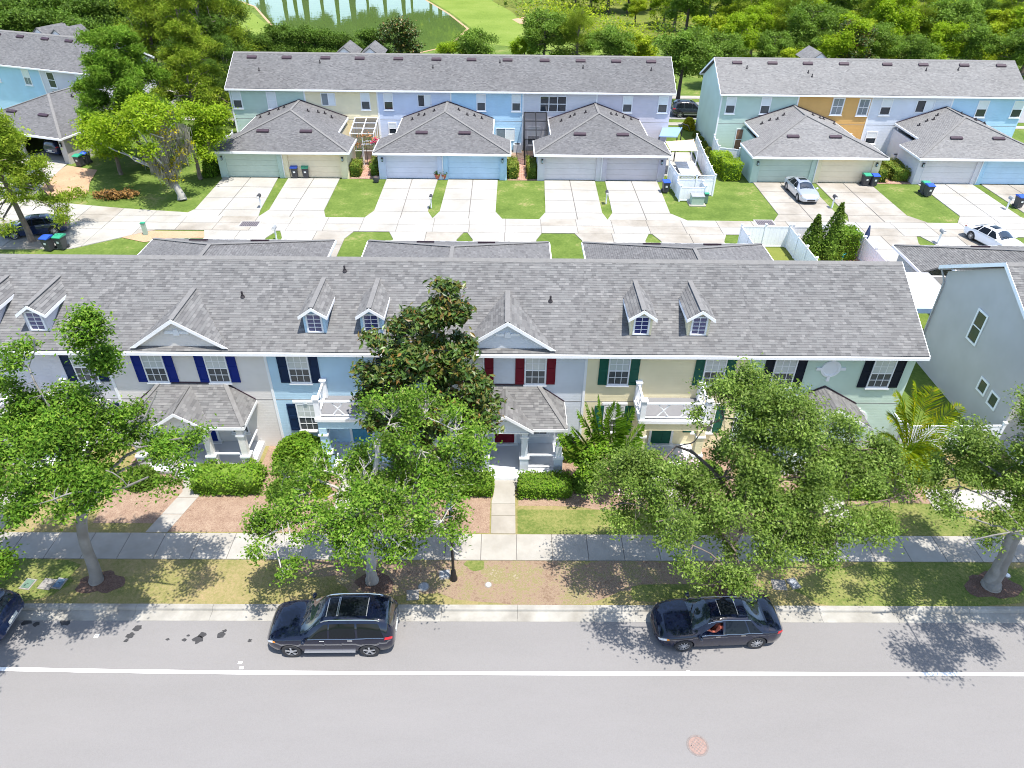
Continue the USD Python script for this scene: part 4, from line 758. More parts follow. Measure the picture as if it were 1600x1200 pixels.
    if detail:
        k = (zr - ze) / (ya - yf)
        for x in (-2.05, 2.05):
            y = 2.15; z = ze + (y - yf) * k; part(h, 'roof_vent', MB().prism([(x - .58, y - .15, z + .02), (x + .58, y - .15, z + .02), (x + .58, y + .15, z + .13), (x - .58, y + .15, z + .13)], (0, 0, .11)), 'vent_purple')
        r = np.random.default_rng(seed)
        for s in (-1, 1):
            for q in range(4):
                x = s * (1.3 + q * .75 + r.uniform(-.2, .2)); y = r.uniform(6.6, 7.9); z = zs(x)
                part(h, 'vent_pipe', MB().cyl((x, y, z - .05), (x, y, z + .26), .07, 8).bx(x - .16, x + .16, y - .13, y + .13, z - .02, z + .07), 'pipe_black')
    return h
YG = 66.95
garage('green and cream garage pair left of the brick path', (-21.1, YG, 0), 0, 'far_green', 'far_cream', 'door_green', 'door_cream', 'shingle_far', 1)
garage('lilac and blue garage pair in the middle of the alley', (-5.98, YG, 0), 0, 'far_periwinkle', 'far_blue', 'door_lilac', 'door_blue', 'shingle_far', 2)
garage('grey and mauve garage pair beside the white fenced yard', (9.15, YG, 0), 0, 'far_grey', 'far_mauve', 'door_grey', 'door_mauve', 'shingle_far', 3)
garage('green and cream garage pair with the silver car outside', (29.65, YG, 0), 0, 'far_green', 'far_cream', 'door_green', 'door_cream', 'shingle_pale', 4)
garage('white and pale blue garage pair at the right edge', (45.45, YG, 0), 0, 'far_grey', 'far_blue', 'door_grey', 'door_blue', 'shingle_pale', 5)
cr = gz(42, 211, 2.6)
garage('taupe garage with its door open and a dark car inside, far left', (-42.95 - 6.1 * ca - .2, 70.1 - 6.1 * sa + .2, 0), AL_, 'taupe', 'taupe', 'door_grey', 'door_grey', 'shingle_far', 6, group=None, open_left=1)
NEAR = 'garages whose roofs show behind the street terrace'
for k, (x, a, b, lab) in enumerate([(-18.5, 'greige', 'lavender_grey', 'grey garage roof behind the greige and lavender houses'), (-3.3, 'slate_grey', 'sky_blue', 'grey garage roof behind the sky blue and slate houses'), (11.95, 'sage', 'yellow', 'grey garage roof behind the yellow and sage houses'), (34.3, 'side_grey', 'side_grey', 'grey garage roof behind the grey end house')]):
    garage(lab, (x, 46.55, 0), math.pi, a, b, 'door_grey', 'door_grey', 'shingle_far' if k < 3 else 'shingle_front', 10 + k, group=NEAR)
# ---------------------------------------------------------------- trees and shrubs
ORD_ = 'first second third fourth fifth'.split()
def leaf_mesh(C, per, spread, size, r, up=.55, flat=.75, aspect=.5, jitter=.35):
    C = np.repeat(np.asarray(C, float), per, 0); n = len(C); spread = np.repeat(np.broadcast_to(np.asarray(spread, float), (n // per,)), per)
    p = C + r.normal(size=(n, 3)) * spread[:, None] * [1, 1, flat]
    nn = r.normal(size=(n, 3)); nn /= np.linalg.norm(nn, axis=1, keepdims=True); nn[:, 2] = np.abs(nn[:, 2]); nn += [0, 0, up]; nn /= np.linalg.norm(nn, axis=1, keepdims=True)
    t = np.cross(nn, r.normal(size=(n, 3))); t /= np.linalg.norm(t, axis=1, keepdims=True) + 1e-9; b = np.cross(nn, t)
    s = (size * (1 + jitter * r.uniform(-1, 1, n)))[:, None]
    V = np.stack([p - t * s / 2, p + b * s * aspect / 2 + nn * s * .08, p + t * s / 2, p - b * s * aspect / 2 + nn * s * .08], 1).reshape(-1, 3)
    i = np.arange(n)[:, None] * 4
    return V, np.vstack([i + [0, 1, 2], i + [0, 2, 3]])
def crown_points(lobes, n, r, fill=.45, under=.45, gaps=.42, gscale=.8, seed=0, bough=9, bsize=.42):
    """foliage gathers on boughs: small domes scattered over the lobes, with gaps between them"""
    lobes = np.asarray(lobes, float); w = (lobes[:, 3] * lobes[:, 4] * lobes[:, 5]) ** .72; w /= w.sum(); out, own, nb = [], [], max(6, n // bough)
    while sum(map(len, out)) < nb:
        k = r.choice(len(lobes), nb * 2, p=w); d = r.normal(size=(nb * 2, 3)); d /= np.linalg.norm(d, axis=1, keepdims=True)
        keep = (d[:, 2] > -.3) | (r.uniform(size=nb * 2) < under); rad = fill + (1.08 - fill) * r.uniform(size=nb * 2) ** .5
        p = lobes[k, :3] + d * rad[:, None] * lobes[k, 3:6]
        keep &= meshkit.noise(p * gscale + 31.7, seed) > gaps * r.uniform(.6, 1.15, nb * 2)
        out.append(p[keep]); own.append(k[keep])
    B = np.vstack(out)[:nb]; own = np.concatenate(own)[:nb]
    c = np.repeat(B, bough, 0); s_ = bsize * np.repeat(r.uniform(.65, 1.25, nb), bough)[:, None]; d = r.normal(size=(len(c), 3)); d /= np.linalg.norm(d, axis=1, keepdims=True); d[:, 2] = np.abs(d[:, 2]) * 1.1 - .25
    return c + d * s_ * r.uniform(.35, 1.0, (len(c), 1)) * [1.15, 1.15, .75], np.repeat(own, bough)
def limb(m, a, b, r0, r1, r, sides=5, n=5, sag=.12):
    a, b = np.asarray(a, float), np.asarray(b, float); L_ = np.linalg.norm(b - a); t = np.linspace(0, 1, n)[:, None]
    p = a + (b - a) * t + np.sin(np.pi * t) * (r.normal(size=3) * .07 + [0, 0, sag]) * L_ + (r.normal(size=(n, 3)) * .02 * L_) * np.sin(np.pi * t)
    m.tube(p, np.linspace(r0, r1, n), sides); return p
def tree(name, label, cat, trunk, lobes, ncl, per, size, leaf, bark='bark', seed=0, spread=.4, group=None, twig=.5, loc=None, aspect=.5, up=.55, fill=.45, gaps=.42, limbs_r=.5, gscale=.8, under=.45, trunk_sides=12, bough=9, bsize=.42):
    """trunk: [(x, y, z, radius)...] and lobes [(x, y, z, rx, ry, rz)...] in world metres; the tree's Xform stands at the trunk's foot"""
    r = np.random.default_rng(seed); T = np.asarray(trunk, float); base = np.array([T[0, 0], T[0, 1], 0]) if loc is None else np.asarray(loc)
    h = thing(name, label, cat, base, 0, group); m = MB()
    tt = np.linspace(0, len(T) - 1, max(8, len(T) * 3)); q = np.stack([np.interp(tt, range(len(T)), T[:, k]) for k in range(4)], 1)
    q[:, :3] += r.normal(size=(len(q), 3)) * .02; m.tube(q[:, :3] - base, q[:, 3], trunk_sides)
    lobes = np.asarray(lobes, float); tips = []
    order = np.argsort(lobes[:, 2])
    for k in order:
        c = lobes[k, :3]; f = np.clip((c[2] - lobes[:, 2].min()) / max(np.ptp(lobes[:, 2]), .1), 0, 1); j = int((.55 + .45 * f) * (len(q) - 1))
        a, ra = q[j, :3], q[j, 3]
        if tips and r.uniform() < .55:
            allp = np.vstack(tips); d = np.linalg.norm(allp - c, axis=1) + .8 * np.maximum(allp[:, 2] - c[2], 0); i = d.argmin()
            if d[i] < np.linalg.norm(a - c): a, ra = allp[i], q[-1, 3] * .55
        tips.append(limb(m, a - base, c - base, min(ra * limbs_r, .14), .03, r) + base)
    P_, own = crown_points(lobes, ncl, r, fill, under, gaps, gscale, seed, bough, bsize)
    tp = np.vstack(tips)
    for i in np.nonzero(r.uniform(size=len(P_)) < twig)[0]:
        d = np.linalg.norm(tp - P_[i], axis=1); a = tp[d.argmin()]
        if d.min() < 3.2: limb(m, a - base, P_[i] - base, .022, .008, r, 3, 3, .05)
    part(h, 'trunk', m, bark, True)
    V, F = leaf_mesh(P_ - base, per, r.uniform(.75, 1.3, len(P_)) * spread, size, r, up, .7, aspect)
    part(h, 'crown', (V, F), leaf)
    return h
def lob(Y, pts):
    """crown lobes surveyed as (px, py, radius, dY)"""
    return [(*gy(x, y, Y + (d if d > 0 else d * 2.0)), q * (1 if d > 0 else 1 + .045 * d), q * (1 if d > 0 else 1 + .045 * d), q * (t[0] if t else .85)) for x, y, q, d, *t in pts]
t1 = [(52, 530, .42, .5, 2.0), (45, 575, .8, .5), (30, 620, .9, .6), (138, 530, .42, .4, 2.1), (140, 580, .8, .5), (165, 625, 1.0, .3), (95, 640, 1.1, .4), (60, 665, 1.1, 0), (20, 690, 1.1, -.3), (130, 680, 1.4, -.3), (190, 670, .9, .1), (245, 612, .30, .6, 2.4), (240, 655, .65, .5), (215, 700, .9, -.3), (258, 700, .65, 0), (298, 682, .28, -.1, 1.8), (288, 712, .45, -.3), (88, 722, 1.2, -.9), (165, 735, 1.1, -.8), (232, 745, .9, -.9), (272, 748, .6, -.9), (85, 780, .9, -1.8), (40, 760, .9, -1.5), (160, 770, .8, -1.5), (-20, 690, 1.4, .2), (-35, 620, 1.1, .5), (10, 740, .9, -1.2)]
tree('street_tree', 'leafy bright green street tree leaning over the pavement at the left', 'tree', [(-16.85, 19.2, -.05, .32), (-16.75, 19.2, .25, .24), (-16.6, 19.2, 1.6, .205), (-16.3, 19.2, 3.4, .19), (-15.9, 19.3, 4.6, .19), (-15.3, 19.5, 7.4, .11), (-14.9, 19.6, 9.5, .05)], lob(19.3, t1), 1200, 44, .13, 'leaf_bright', 'bark_pale', 11, .18, twig=.2, gaps=.455, bsize=.46)
t2 = [(612, 650, .95, 1.2), (665, 650, 1.0, 1.4), (712, 672, 1.0, 1.2), (745, 705, .8, .8), (585, 690, 1.0, .8), (640, 700, 1.3, .6), (700, 725, 1.1, .3), (560, 755, 1.2, .3), (630, 765, 1.4, -.2), (700, 775, 1.1, -.5), (490, 735, 1.1, .6), (445, 745, .9, .6), (430, 790, 1.0, 0), (495, 795, 1.2, -.3), (560, 810, 1.1, -.8), (420, 835, .85, -.6), (470, 845, .9, -1.0), (630, 825, 1.0, -1.2), (690, 815, .9, -1.2), (725, 835, .6, -1.2), (440, 890, .55, -1.6), (545, 855, .7, -1.5), (400, 845, .6, -.8), (715, 865, .35, -1.4), (530, 770, 1.1, 0), (515, 830, .9, -.8), (580, 720, 1.0, .5), (480, 770, .9, 0), (640, 860, .7, -1.5), (600, 840, .9, -1.2)]
tree('street_tree', 'sparse green street tree with bare grey twigs behind the black suv', 'tree', [(-5.45, 19.2, -.05, .30), (-5.42, 19.2, .4, .21), (-5.3, 19.2, 2.0, .18), (-5.1, 19.3, 3.6, .17), (-4.9, 19.5, 5.4, .12), (-4.5, 19.8, 7.2, .06)], lob(19.3, t2), 980, 36, .125, 'leaf_fresh', 'twig_grey', 12, .20, twig=.7, gaps=.54, fill=.3, aspect=.55, bsize=.46)
t3 = [(1185, 622, 1.0, 1.0), (1150, 655, 1.4, .8), (1220, 655, 1.4, .8), (1085, 690, 1.4, .8), (1275, 690, 1.5, .6), (1335, 690, 1.1, .8), (1040, 715, 1.2, .5), (1000, 745, 1.0, .4), (1130, 745, 1.7, 0), (1225, 750, 1.8, -.2), (1320, 750, 1.5, 0), (1385, 735, .95, .4), (1000, 790, 1.0, -.5), (1070, 800, 1.5, -.7), (1165, 825, 1.6, -1.0), (1265, 815, 1.5, -.9), (1340, 815, 1.1, -.6), (1025, 815, 1.0, -1), (1110, 865, 1.0, -1.7), (1165, 897, .8, -2.0), (960, 790, .6, -.3), (1215, 878, .6, -1.8), (1300, 855, .8, -1.4), (1390, 780, .8, -.2), (1175, 930, .5, -2.3), (1150, 862, .8, -1.6), (1205, 850, .7, -1.2), (1055, 845, 1.0, -1.8), (1135, 900, .7, -2.1), (960, 760, .7, .1)]
tree('street_tree', 'broad grey green street tree arching over the black sedan', 'tree', [(9.3, 19.3, -.05, .34), (9.28, 19.3, .4, .25), (9.2, 19.3, 1.8, .22), (9.0, 19.3, 3.4, .21), (9.0, 19.5, 5.2, .15), (8.9, 19.8, 7.6, .08)], lob(19.4, t3), 2200, 44, .118, 'leaf_grey', 'bark', 13, .20, twig=.2, gaps=.48, bsize=.46)
t4 = [(1500, 690, .9, 1), (1475, 715, .8, 1), (1530, 720, 1.2, .6), (1590, 680, 1.2, .6), (1620, 740, 1.6, 0), (1500, 760, 1.1, 0), (1560, 775, 1.2, -.3), (1505, 808, .9, -.8), (1550, 822, .8, -1.0), (1640, 800, 1.4, -.5), (1600, 640, .8, 1.2), (1660, 680, 1.5, .8), (1515, 845, .5, -1.3), (1620, 830, .9, -1)]
tree('street_tree', 'stout trunked street tree at the right edge with a dark mulch ring', 'tree', [(20.45, 19.1, -.05, .40), (20.42, 19.1, .35, .31), (20.3, 19.1, 1.6, .265), (20.1, 19.1, 3.2, .245), (20.4, 19.2, 4.8, .2), (20.3, 19.5, 7.0, .1)], lob(19.3, t4) + [(18.2, 15.6, 7.2, 1.3, 1.3, 1.0), (19.6, 14.6, 7.6, 1.3, 1.3, 1.0), (17.6, 14.2, 7.0, .9, .9, .7), (20.6, 16.6, 7.6, 1.5, 1.5, 1.2), (22.5, 15.5, 7.5, 1.6, 1.5, 1.2), (23.5, 18.5, 8, 2, 2, 1.6)], 1300, 46, .118, 'leaf_grey', 'bark_pale', 14, .20, twig=.25, gaps=.45, bsize=.46)
t0 = [(0, 850, .75, -1.2), (-40, 830, 1.3, -.8), (-90, 760, 1.8, 0), (-40, 780, 1.0, 0), (-100, 850, 1.4, -1), (-140, 700, 2, .6), (-20, 875, .5, -1.6)]
tree('street_tree', 'street tree mostly beyond the left edge, one bough over the pavement', 'tree', [(-24.4, 19.2, -.05, .34), (-24.3, 19.2, 1.5, .25), (-24.1, 19.2, 3.5, .2), (-24, 19.4, 7, .08)], lob(19.3, t0) + [(-18.3, 14.2, 7.3, 1.2, 1.2, .9), (-19.6, 15.6, 7.5, 1.5, 1.4, 1.0), (-18.0, 12.9, 7.0, .9, .9, .7), (-21.5, 16.5, 7.8, 1.6, 1.6, 1.2), (-20.5, 13.6, 7.2, 1.2, 1.2, .9), (-23.0, 15, 7.5, 1.6, 1.6, 1.2)], 1000, 60, .135, 'leaf_bright', 'bark_pale', 15, .19, twig=.12, bsize=.48)
tm = [(692, 462, .55, 0), (668, 490, .8, 0), (700, 500, .8, .2), (620, 508, .75, .2), (645, 540, 1.1, .2), (705, 555, 1.1, 0), (600, 545, .8, .3), (592, 590, .9, .2), (650, 600, 1.2, -.6), (720, 605, 1.0, -.2), (745, 590, .5, .3), (755, 625, .5, 0), (605, 640, 1.0, -.2), (575, 610, .6, .2), (685, 650, 1.1, -.8), (735, 660, .9, -.6), (640, 680, 1.0, -.9), (730, 690, .6, -.8), (620, 560, .7, .2), (720, 570, .6, 0), (600, 660, .6, -.4), (660, 560, 1.0, -.5)]
tree('magnolia_tree', 'tall magnolia with bronze dark leaves before the slate house', 'tree', [(-3.75, 25.2, -.05, .24), (-3.7, 25.2, 1.5, .19), (-3.45, 25.2, 4.4, .15), (-3.0, 25.2, 7.4, .10), (-2.6, 25.2, 10.2, .03)], lob(25.2, tm), 1150, 20, .29, 'leaf_magnolia', 'bark_pale', 16, .17, twig=.3, gaps=.34, aspect=.42, up=.3, bsize=.34, bough=7)
tc = [(895, 690, .35, .2), (930, 705, .55, -.2), (965, 712, .5, -.3), (920, 728, .45, -.4), (950, 738, .45, -.5), (985, 725, .4, -.3)]
tree('small_tree', 'small multi stemmed tree with feathery upright shoots beside the yellow house', 'tree', [(4.85, 24.7, -.05, .13), (4.8, 24.7, .5, .10), (4.6, 24.7, 1.8, .09), (4.5, 24.75, 2.8, .06)], lob(24.7, tc), 150, 26, .14, 'leaf_hedge', 'bark_dark', 17, .15, twig=.4, gaps=.4, aspect=.6, bsize=.26)
sh = MB(); shoots = [(945, 735, 925, 640), (950, 735, 968, 655), (940, 738, 893, 670), (955, 738, 1005, 665), (945, 742, 880, 710), (955, 742, 1008, 710), (948, 738, 950, 640), (940, 745, 905, 735), (955, 745, 985, 740), (945, 725, 935, 622), (945, 728, 902, 645), (950, 728, 990, 640), (940, 730, 885, 690), (955, 730, 1002, 690), (948, 730, 962, 632), (945, 735, 915, 632), (950, 735, 975, 650), (940, 740, 900, 715), (955, 740, 995, 720)]
def frond(m, a, b, r, leaf_len, n=26, droop=.25, width=.05, both=True):
    a, b = np.asarray(a, float), np.asarray(b, float); L_ = np.linalg.norm(b - a); t = np.linspace(0, 1, n)[:, None]
    p = a + (b - a) * t + np.sin(np.pi * t * .9) * np.array([0, 0, droop * L_]); d = np.gradient(p, axis=0); d /= np.linalg.norm(d, axis=1, keepdims=True)
    s_ = np.cross(d, [0, 0, 1.0]); s_ /= np.linalg.norm(s_, axis=1, keepdims=True) + 1e-6; up = np.cross(s_, d)
    for sg in (-1, 1):
        ln = leaf_len * np.sin(np.pi * (.12 + .86 * t)) ** .7; tip = p + (sg * s_ * .85 + d * .55 - up * .18 + r.normal(size=p.shape) * .08) * ln
        mid = p + (tip - p) * .5 + up * .06 * ln; w = d * width
        V = np.stack([p - w * .5, mid + w * .5, tip, mid - w * .6], 1)[2:].reshape(-1, 3); i = np.arange(n - 2)[:, None] * 4
        m.add(V, np.vstack([i + [0, 1, 2], i + [0, 2, 3]]))
    return p
r_ = np.random.default_rng(4); fr = MB(); ff = MB()
for ax_, ay_, bx_, by_ in shoots:
    frond(fr, gy(ax_, ay_, 24.7), gy(bx_, by_, 24.8), r_, .7, 32, .08, .14)
V, F = fr.get(); st = '/World/small_tree'; part(st, 'leafy_shoots', (V - [4.85, 24.7, 0], F), 'leaf_hedge')
# feather palm beside the green house
pb = np.array([18.75, 24.75, 0]); pm = thing('palm', 'yellow green feather palm beside the green end house', 'palm', pb)
tr_ = MB(); tr_.tube([(0, 0, -.05), (.05, 0, 1.0), (.02, .05, 2.2)], [.14, .11, .09], 8); part(pm, 'trunk', tr_, 'bark', True)
top = pb + [0.02, .05, 2.2]
for x, y, d in [(1425, 606, .3), (1455, 612, .4), (1500, 640, 0), (1385, 655, .2), (1372, 690, -.3), (1400, 640, .5), (1478, 690, -.4), (1380, 735, -.9), (1430, 735, -1.4), (1455, 765, -1.3), (1475, 720, -1), (1412, 715, -1.2), (1440, 620, 1.0), (1490, 660, .8), (1395, 620, .6), (1445, 785, -1.1)]:
    m = MB(); e = gy(x, y, 24.9 + d); p = frond(m, top, e, r_, .8, 40, .22, .05); m.tube(p, np.linspace(.025, .008, len(p)), 4); V, F = m.get(); part(pm, 'frond', (V - pb, F), 'leaf_palm')
for k in range(5):
    m = MB(); a = k * 1.3; e = pb + [1.2 * math.cos(a), 1.1 * math.sin(a), 1.4]; p = frond(m, pb + [.1 * math.cos(a), .1 * math.sin(a), .3], e, r_, .5, 26, .35, .05); m.tube(p, np.linspace(.02, .006, len(p)), 4); V, F = m.get(); part(pm, 'frond', (V - pb, F), 'leaf_palm')
def hedge(label, x0, x1, y0, y1, z1, leaf='leaf_hedge', size=.11, dens=260, seed=0, group=None, cat='hedge', name='hedge', z0=.0, wob_=.06, rounded=False):
    r = np.random.default_rng(900 + seed); base = np.array([(x0 + x1) / 2, (y0 + y1) / 2, 0]); h = thing(name, label, cat, base, 0, group)
    w, d, t = x1 - x0, y1 - y0, z1 - z0
    n = int(dens * (w * d + 2 * t * (w + d))); 
    if rounded:
        v = r.normal(size=(n, 3)); v /= np.linalg.norm(v, axis=1, keepdims=True); v[:, 2] = np.abs(v[:, 2]) * 1.0; rad = 1 - np.abs(r.normal(size=n)) * .10 + .22 * (meshkit.noise(v * 2.6 + seed, seed) - .5)
        p = v * rad[:, None] * [w / 2, d / 2, t] + [0, 0, z0]
        core = trimesh.creation.icosphere(2); core.vertices = core.vertices * [w * .42, d * .42, t * .84]; core = (np.asarray(core.vertices) * [1, 1, 1] + [0, 0, z0], core.faces)
    else:
        A = np.array([w * d, w * t, w * t, d * t, d * t]); f = r.choice(5, n, p=A / A.sum()); u, v = r.uniform(-.5, .5, (2, n)); p = np.zeros((n, 3))
        p[f == 0] = np.c_[u * w, v * d, np.full(n, t)][f == 0]
        for k, (ax, sg) in enumerate(((1, -1), (1, 1), (0, -1), (0, 1))):
            q = np.c_[u * w, np.full(n, sg * d / 2), (v + .5) * t] if ax == 1 else np.c_[np.full(n, sg * w / 2), u * d, (v + .5) * t]; p[f == k + 1] = q[f == k + 1]
        p += (meshkit.noise((p + base) * 2.2, seed)[:, None] - .55) * np.sign(p - [0, 0, t * .4]) * wob_ * 2.2 + r.normal(size=(n, 3)) * .03; p[:, 2] += z0
        core = MB().bx(-w / 2 + .1, w / 2 - .1, -d / 2 + .1, d / 2 - .1, z0, z1 - .1).get()
    part(h, 'stems', core, 'needle_dead' if False else 'leaf_dark'); V, F = leaf_mesh(p, 1, .02, size, r, .5, 1.0, .6); part(h, 'foliage', (V, F), leaf); return h
hedge('clipped green hedge right of the garden path', .75, 3.2, 24.0, 25.2, .75, seed=1); hedge('clipped green hedge left of the garden path', -2.7, -.5, 24.1, 25.3, .75, seed=2)
hedge('long loose hedge before the greige house porch', -14.7, -11.5, 24.15, 25.55, .95, 'leaf_hedge', wob_=.14, seed=3)
hedge('big round bright green bush between the greige and blue houses', -11.3, -8.3, 24.9, 27.4, 2.0, 'leaf_hedge', seed=4, rounded=True, cat='bush', name='round_bush', size=.14, dens=230)
hedge('low green shrub below the big round bush', -11.2, -9.2, 23.6, 24.9, .8, 'leaf_fresh', seed=5, rounded=True, cat='shrub', name='shrub'); hedge('bright yellow green shrub left of the blue house steps', -9.1, -8.2, 24.0, 24.9, .7, 'leaf_lime', seed=6, rounded=True, cat='shrub', name='shrub')
hedge('olive clipped hedge in the corner by the slate house wall', 3.05, 4.5, 26.6, 27.5, .7, 'leaf_hedge_olive', seed=7); hedge('dark shrub between the clipped hedge and small tree', 3.2, 4.4, 24.3, 25.5, 1.0, 'leaf_mid', seed=8, rounded=True, cat='shrub', name='shrub')
hedge('grey green flowering shrub beside the yellow house steps', 5.7, 7.2, 24.6, 26.2, 1.3, 'leaf_grey', seed=9, rounded=True, cat='shrub', name='shrub'); hedge('dark shrub right of the yellow house steps', 8.8, 10.8, 24.6, 26.2, 1.1, 'leaf_mid', seed=10, rounded=True, cat='shrub', name='shrub')
hedge('dark green shrub right of the slate house entrance path hidden under the sparse tree', -5.6, -4.2, 24.2, 25.4, .9, 'leaf_mid', seed=11, rounded=True, cat='shrub', name='shrub'); hedge('yellow shrub in the bed before the green house', 14.0, 15.3, 23.9, 24.9, .7, 'leaf_lime', seed=12, rounded=True, cat='shrub', name='shrub')
hedge('low green hedge in the bed left of the palm', 15.9, 18.2, 24.0, 25.0, .75, 'leaf_hedge', seed=13); hedge('dark rounded shrub at the foot of the palm', 16.6, 18.4, 25.2, 26.8, 1.3, 'leaf_dark', seed=14, rounded=True, cat='shrub', name='shrub')
hedge('grey green shrub between the palm and the right edge tree', 19.3, 21.6, 25.0, 26.8, 1.9, 'leaf_grey', seed=15, rounded=True, cat='shrub', name='shrub', size=.14); hedge('dense shrub before the grey end house', 22.3, 24.9, 24.9, 26.7, 1.2, 'leaf_mid', seed=16, rounded=True, cat='shrub', name='shrub')
hedge('green shrub in front of the greige house left wing', -18.2, -16.4, 24.3, 25.6, 1.0, 'leaf_mid', seed=17, rounded=True, cat='shrub', name='shrub'); hedge('loose hedge before the lavender grey house', -22.0, -18.8, 24.4, 25.5, .8, 'leaf_hedge', seed=18)
hedge('small bright shrub at the wall of the lavender grey house', -25.9, -23.9, 24.4, 25.6, .9, 'leaf_hedge', seed=19, rounded=True, cat='shrub', name='shrub')
def flowers(label, pts, n, matn, seed, s=.1):
    r = np.random.default_rng(seed); c = np.mean(pts, 0); h = thing('flowering_shrub', label, 'flowers', (c[0], c[1], 0)); P_ = np.repeat(np.asarray(pts, float), n, 0)
    V, F = leaf_mesh(P_ - [c[0], c[1], 0], 4, .22, s, r, .8, .6, .9); part(h, 'blossom', (V, F), matn); V, F = leaf_mesh(np.asarray(pts) - [c[0], c[1], .25], 90, .3, .12, r); part(h, 'foliage', (V, F), 'leaf_mid')
    part(h, 'stem', MB().tube([(0, 0, -.05), (0, 0, c[2])], [.04, .02], 5), 'bark_dark')
flowers('pale pink blossom shrub before the yellow house', [(6.2, 23.9, .5), (6.9, 23.7, .5), (7.2, 23.9, .55), (5.7, 24.0, .5), (8.5, 23.8, .5), (9.0, 23.7, .45)], 10, 'flower_pink', 3)
flowers('white pink blossom shrub right of the yellow house porch', [(8.75, 25.5, 1.35), (8.9, 25.2, 1.1), (9.1, 25.0, .8)], 9, 'flower_pink', 4)
# clipped shrubs and conifers in the back yards
hedge('clipped lime cube shrub nearest the green garage wall', 21.0, 22.7, 67.2, 68.9, 1.7, 'leaf_lime', .16, 110, 21, cat='shrub', name='box_shrub'); hedge('clipped lime cube shrub behind the other at the green garage', 20.5, 22.3, 69.4, 71.2, 1.7, 'leaf_lime', .16, 110, 22, cat='shrub', name='box_shrub')
for k, (x0, x1, y0, y1, lab) in enumerate([(-15.0, -14.0, 67.3, 69.4, 'left of the first brick path'), (-13.1, -12.3, 67.6, 70.2, 'right of the first brick path'), (.25, 1.2, 67.2, 70.5, 'left of the second brick path'), (2.1, 3.0, 67.2, 70.5, 'right of the second brick path'), (36.0, 36.95, 67.2, 69.2, 'left of the right hand brick path'), (37.6, 39.2, 67.5, 71.0, 'right of the right hand brick path')]):
    hedge('olive clipped hedge ' + lab, x0, x1, y0, y1, 1.15, 'leaf_hedge_olive', .15, 110, 30 + k, wob_=.12)
fl = [tuple(gy(x, y, 70.8)) for x, y in ((565, 212), (572, 222), (582, 218), (560, 225), (575, 210))]; flowers('flowering shrub with rust and pink blooms between the cream and lilac garages', fl, 7, 'flower_rust', 6, .16)
flowers('pink blossom beside the lilac garage roof', [tuple(gy(588, 218, 70.5)), tuple(gy(587, 222, 70.4))], 10, 'flower_red', 7, .16)
hedge('dark green bush at the left wall of the green garage', -29.2, -27.6, 66.6, 69.4, 1.8, 'leaf_hedge', .2, 80, 40, rounded=True, cat='bush', name='round_bush')
hedge('yellow flowering shrub at the street end of the seafoam house', 20.6, 22.0, 83.5, 85.5, 1.3, 'leaf_yellow', .2, 90, 61, rounded=True, cat='shrub', name='shrub')
for k in range(5): hedge(f'low shrub {ORD_[k]} from the alley along the seafoam house side wall', 21.3 - .05 * k, 22.0, 73.2 + k * 1.9, 74.6 + k * 1.9, .6, 'leaf_hedge_olive', .15, 110, 62 + k, rounded=True, cat='shrub', name='shrub', group='low shrubs along the seafoam house wall')
def conifer(label, x, y, h_, rad, seed, box_=False):
    r = np.random.default_rng(seed); c = thing('conifer', label, 'conifer', (x, y, 0)); z = r.uniform(0, 1, 2600) ** 1.3; a = r.uniform(0, 6.283, 2600); rr = rad * np.minimum(1, (1 - z) * 1.25 + .04) * (1 - .12 * np.abs(r.normal(size=2600)))
    p = np.c_[rr * np.cos(a), rr * np.sin(a), .1 + z * h_]; V, F = leaf_mesh(p, 1, .04, .2, r, .2, 1, .45); part(c, 'foliage', (V, F), 'leaf_mid'); part(c, 'trunk', MB().tube([(0, 0, -.05), (0, 0, h_ * .9)], [.12, .02], 6), 'bark_dark')
    part(c, 'inner_boughs', trimesh.creation.cone(rad * .8, h_ * .9, sections=14), 'leaf_dark')
conifer('shorter pointed conifer in the fenced yard', 23.6, 50.6, 3.3, .95, 51); conifer('tallest pointed conifer in the fenced yard', 25.0, 50.4, 4.3, 1.15, 52)
hedge('clipped block hedge by the right yard fence', 25.6, 27.0, 49.9, 51.6, 2.2, 'leaf_hedge', .16, 120, 53); hedge('round green shrub beside the grey garden chair', 22.6, 23.7, 47.9, 49.2, 1.0, 'leaf_hedge', .16, 120, 54, rounded=True, cat='shrub', name='shrub')
# the mossy old tree and its neighbours on the left lawn
tmz = [(205, 190, 1.5, 1), (180, 205, 1.3, 1.5), (225, 175, 1.3, 0), (245, 180, .8, -.5), (275, 190, .7, 0), (160, 225, 1.2, 1.8), (230, 205, .8, -1), (255, 215, .6, -.6), (285, 215, .6, .2), (190, 235, 1.2, 1.6), (228, 235, .45, -1.2)]
mossy = tree('mossy_tree', 'gnarled pale tree hung with moss and yellow green leaves on the left lawn', 'tree', [(-28.75, 61.1, -.05, .42), (-28.8, 61.1, .5, .3), (-29.2, 61.1, 1.8, .26), (-29.6, 61.2, 3.0, .2), (-30.0, 61.3, 4.5, .14)], lob(61.3, tmz), 150, 60, .26, 'leaf_lime', 'twig_grey', 18, .5, twig=.9, gaps=.3)
r_ = np.random.default_rng(8); m = MB(); ls = []
for x, y, d in [(235, 250, -1), (250, 190, 0), (262, 175, 0), (280, 195, 0), (290, 200, .3), (225, 235, -1), (295, 225, .3), (270, 205, -.5), (240, 205, -.8)]:
    e = gy(x, y, 61.2 + d) - np.array([-28.75, 61.1, 0]); p = limb(m, (-.5, 0, 2.0), e, .12, .03, r_, 5, 6, .1); ls.append(p)
part(mossy, 'bough', m, 'twig_grey', True)
ms_ = np.vstack(ls); V, F = [], []
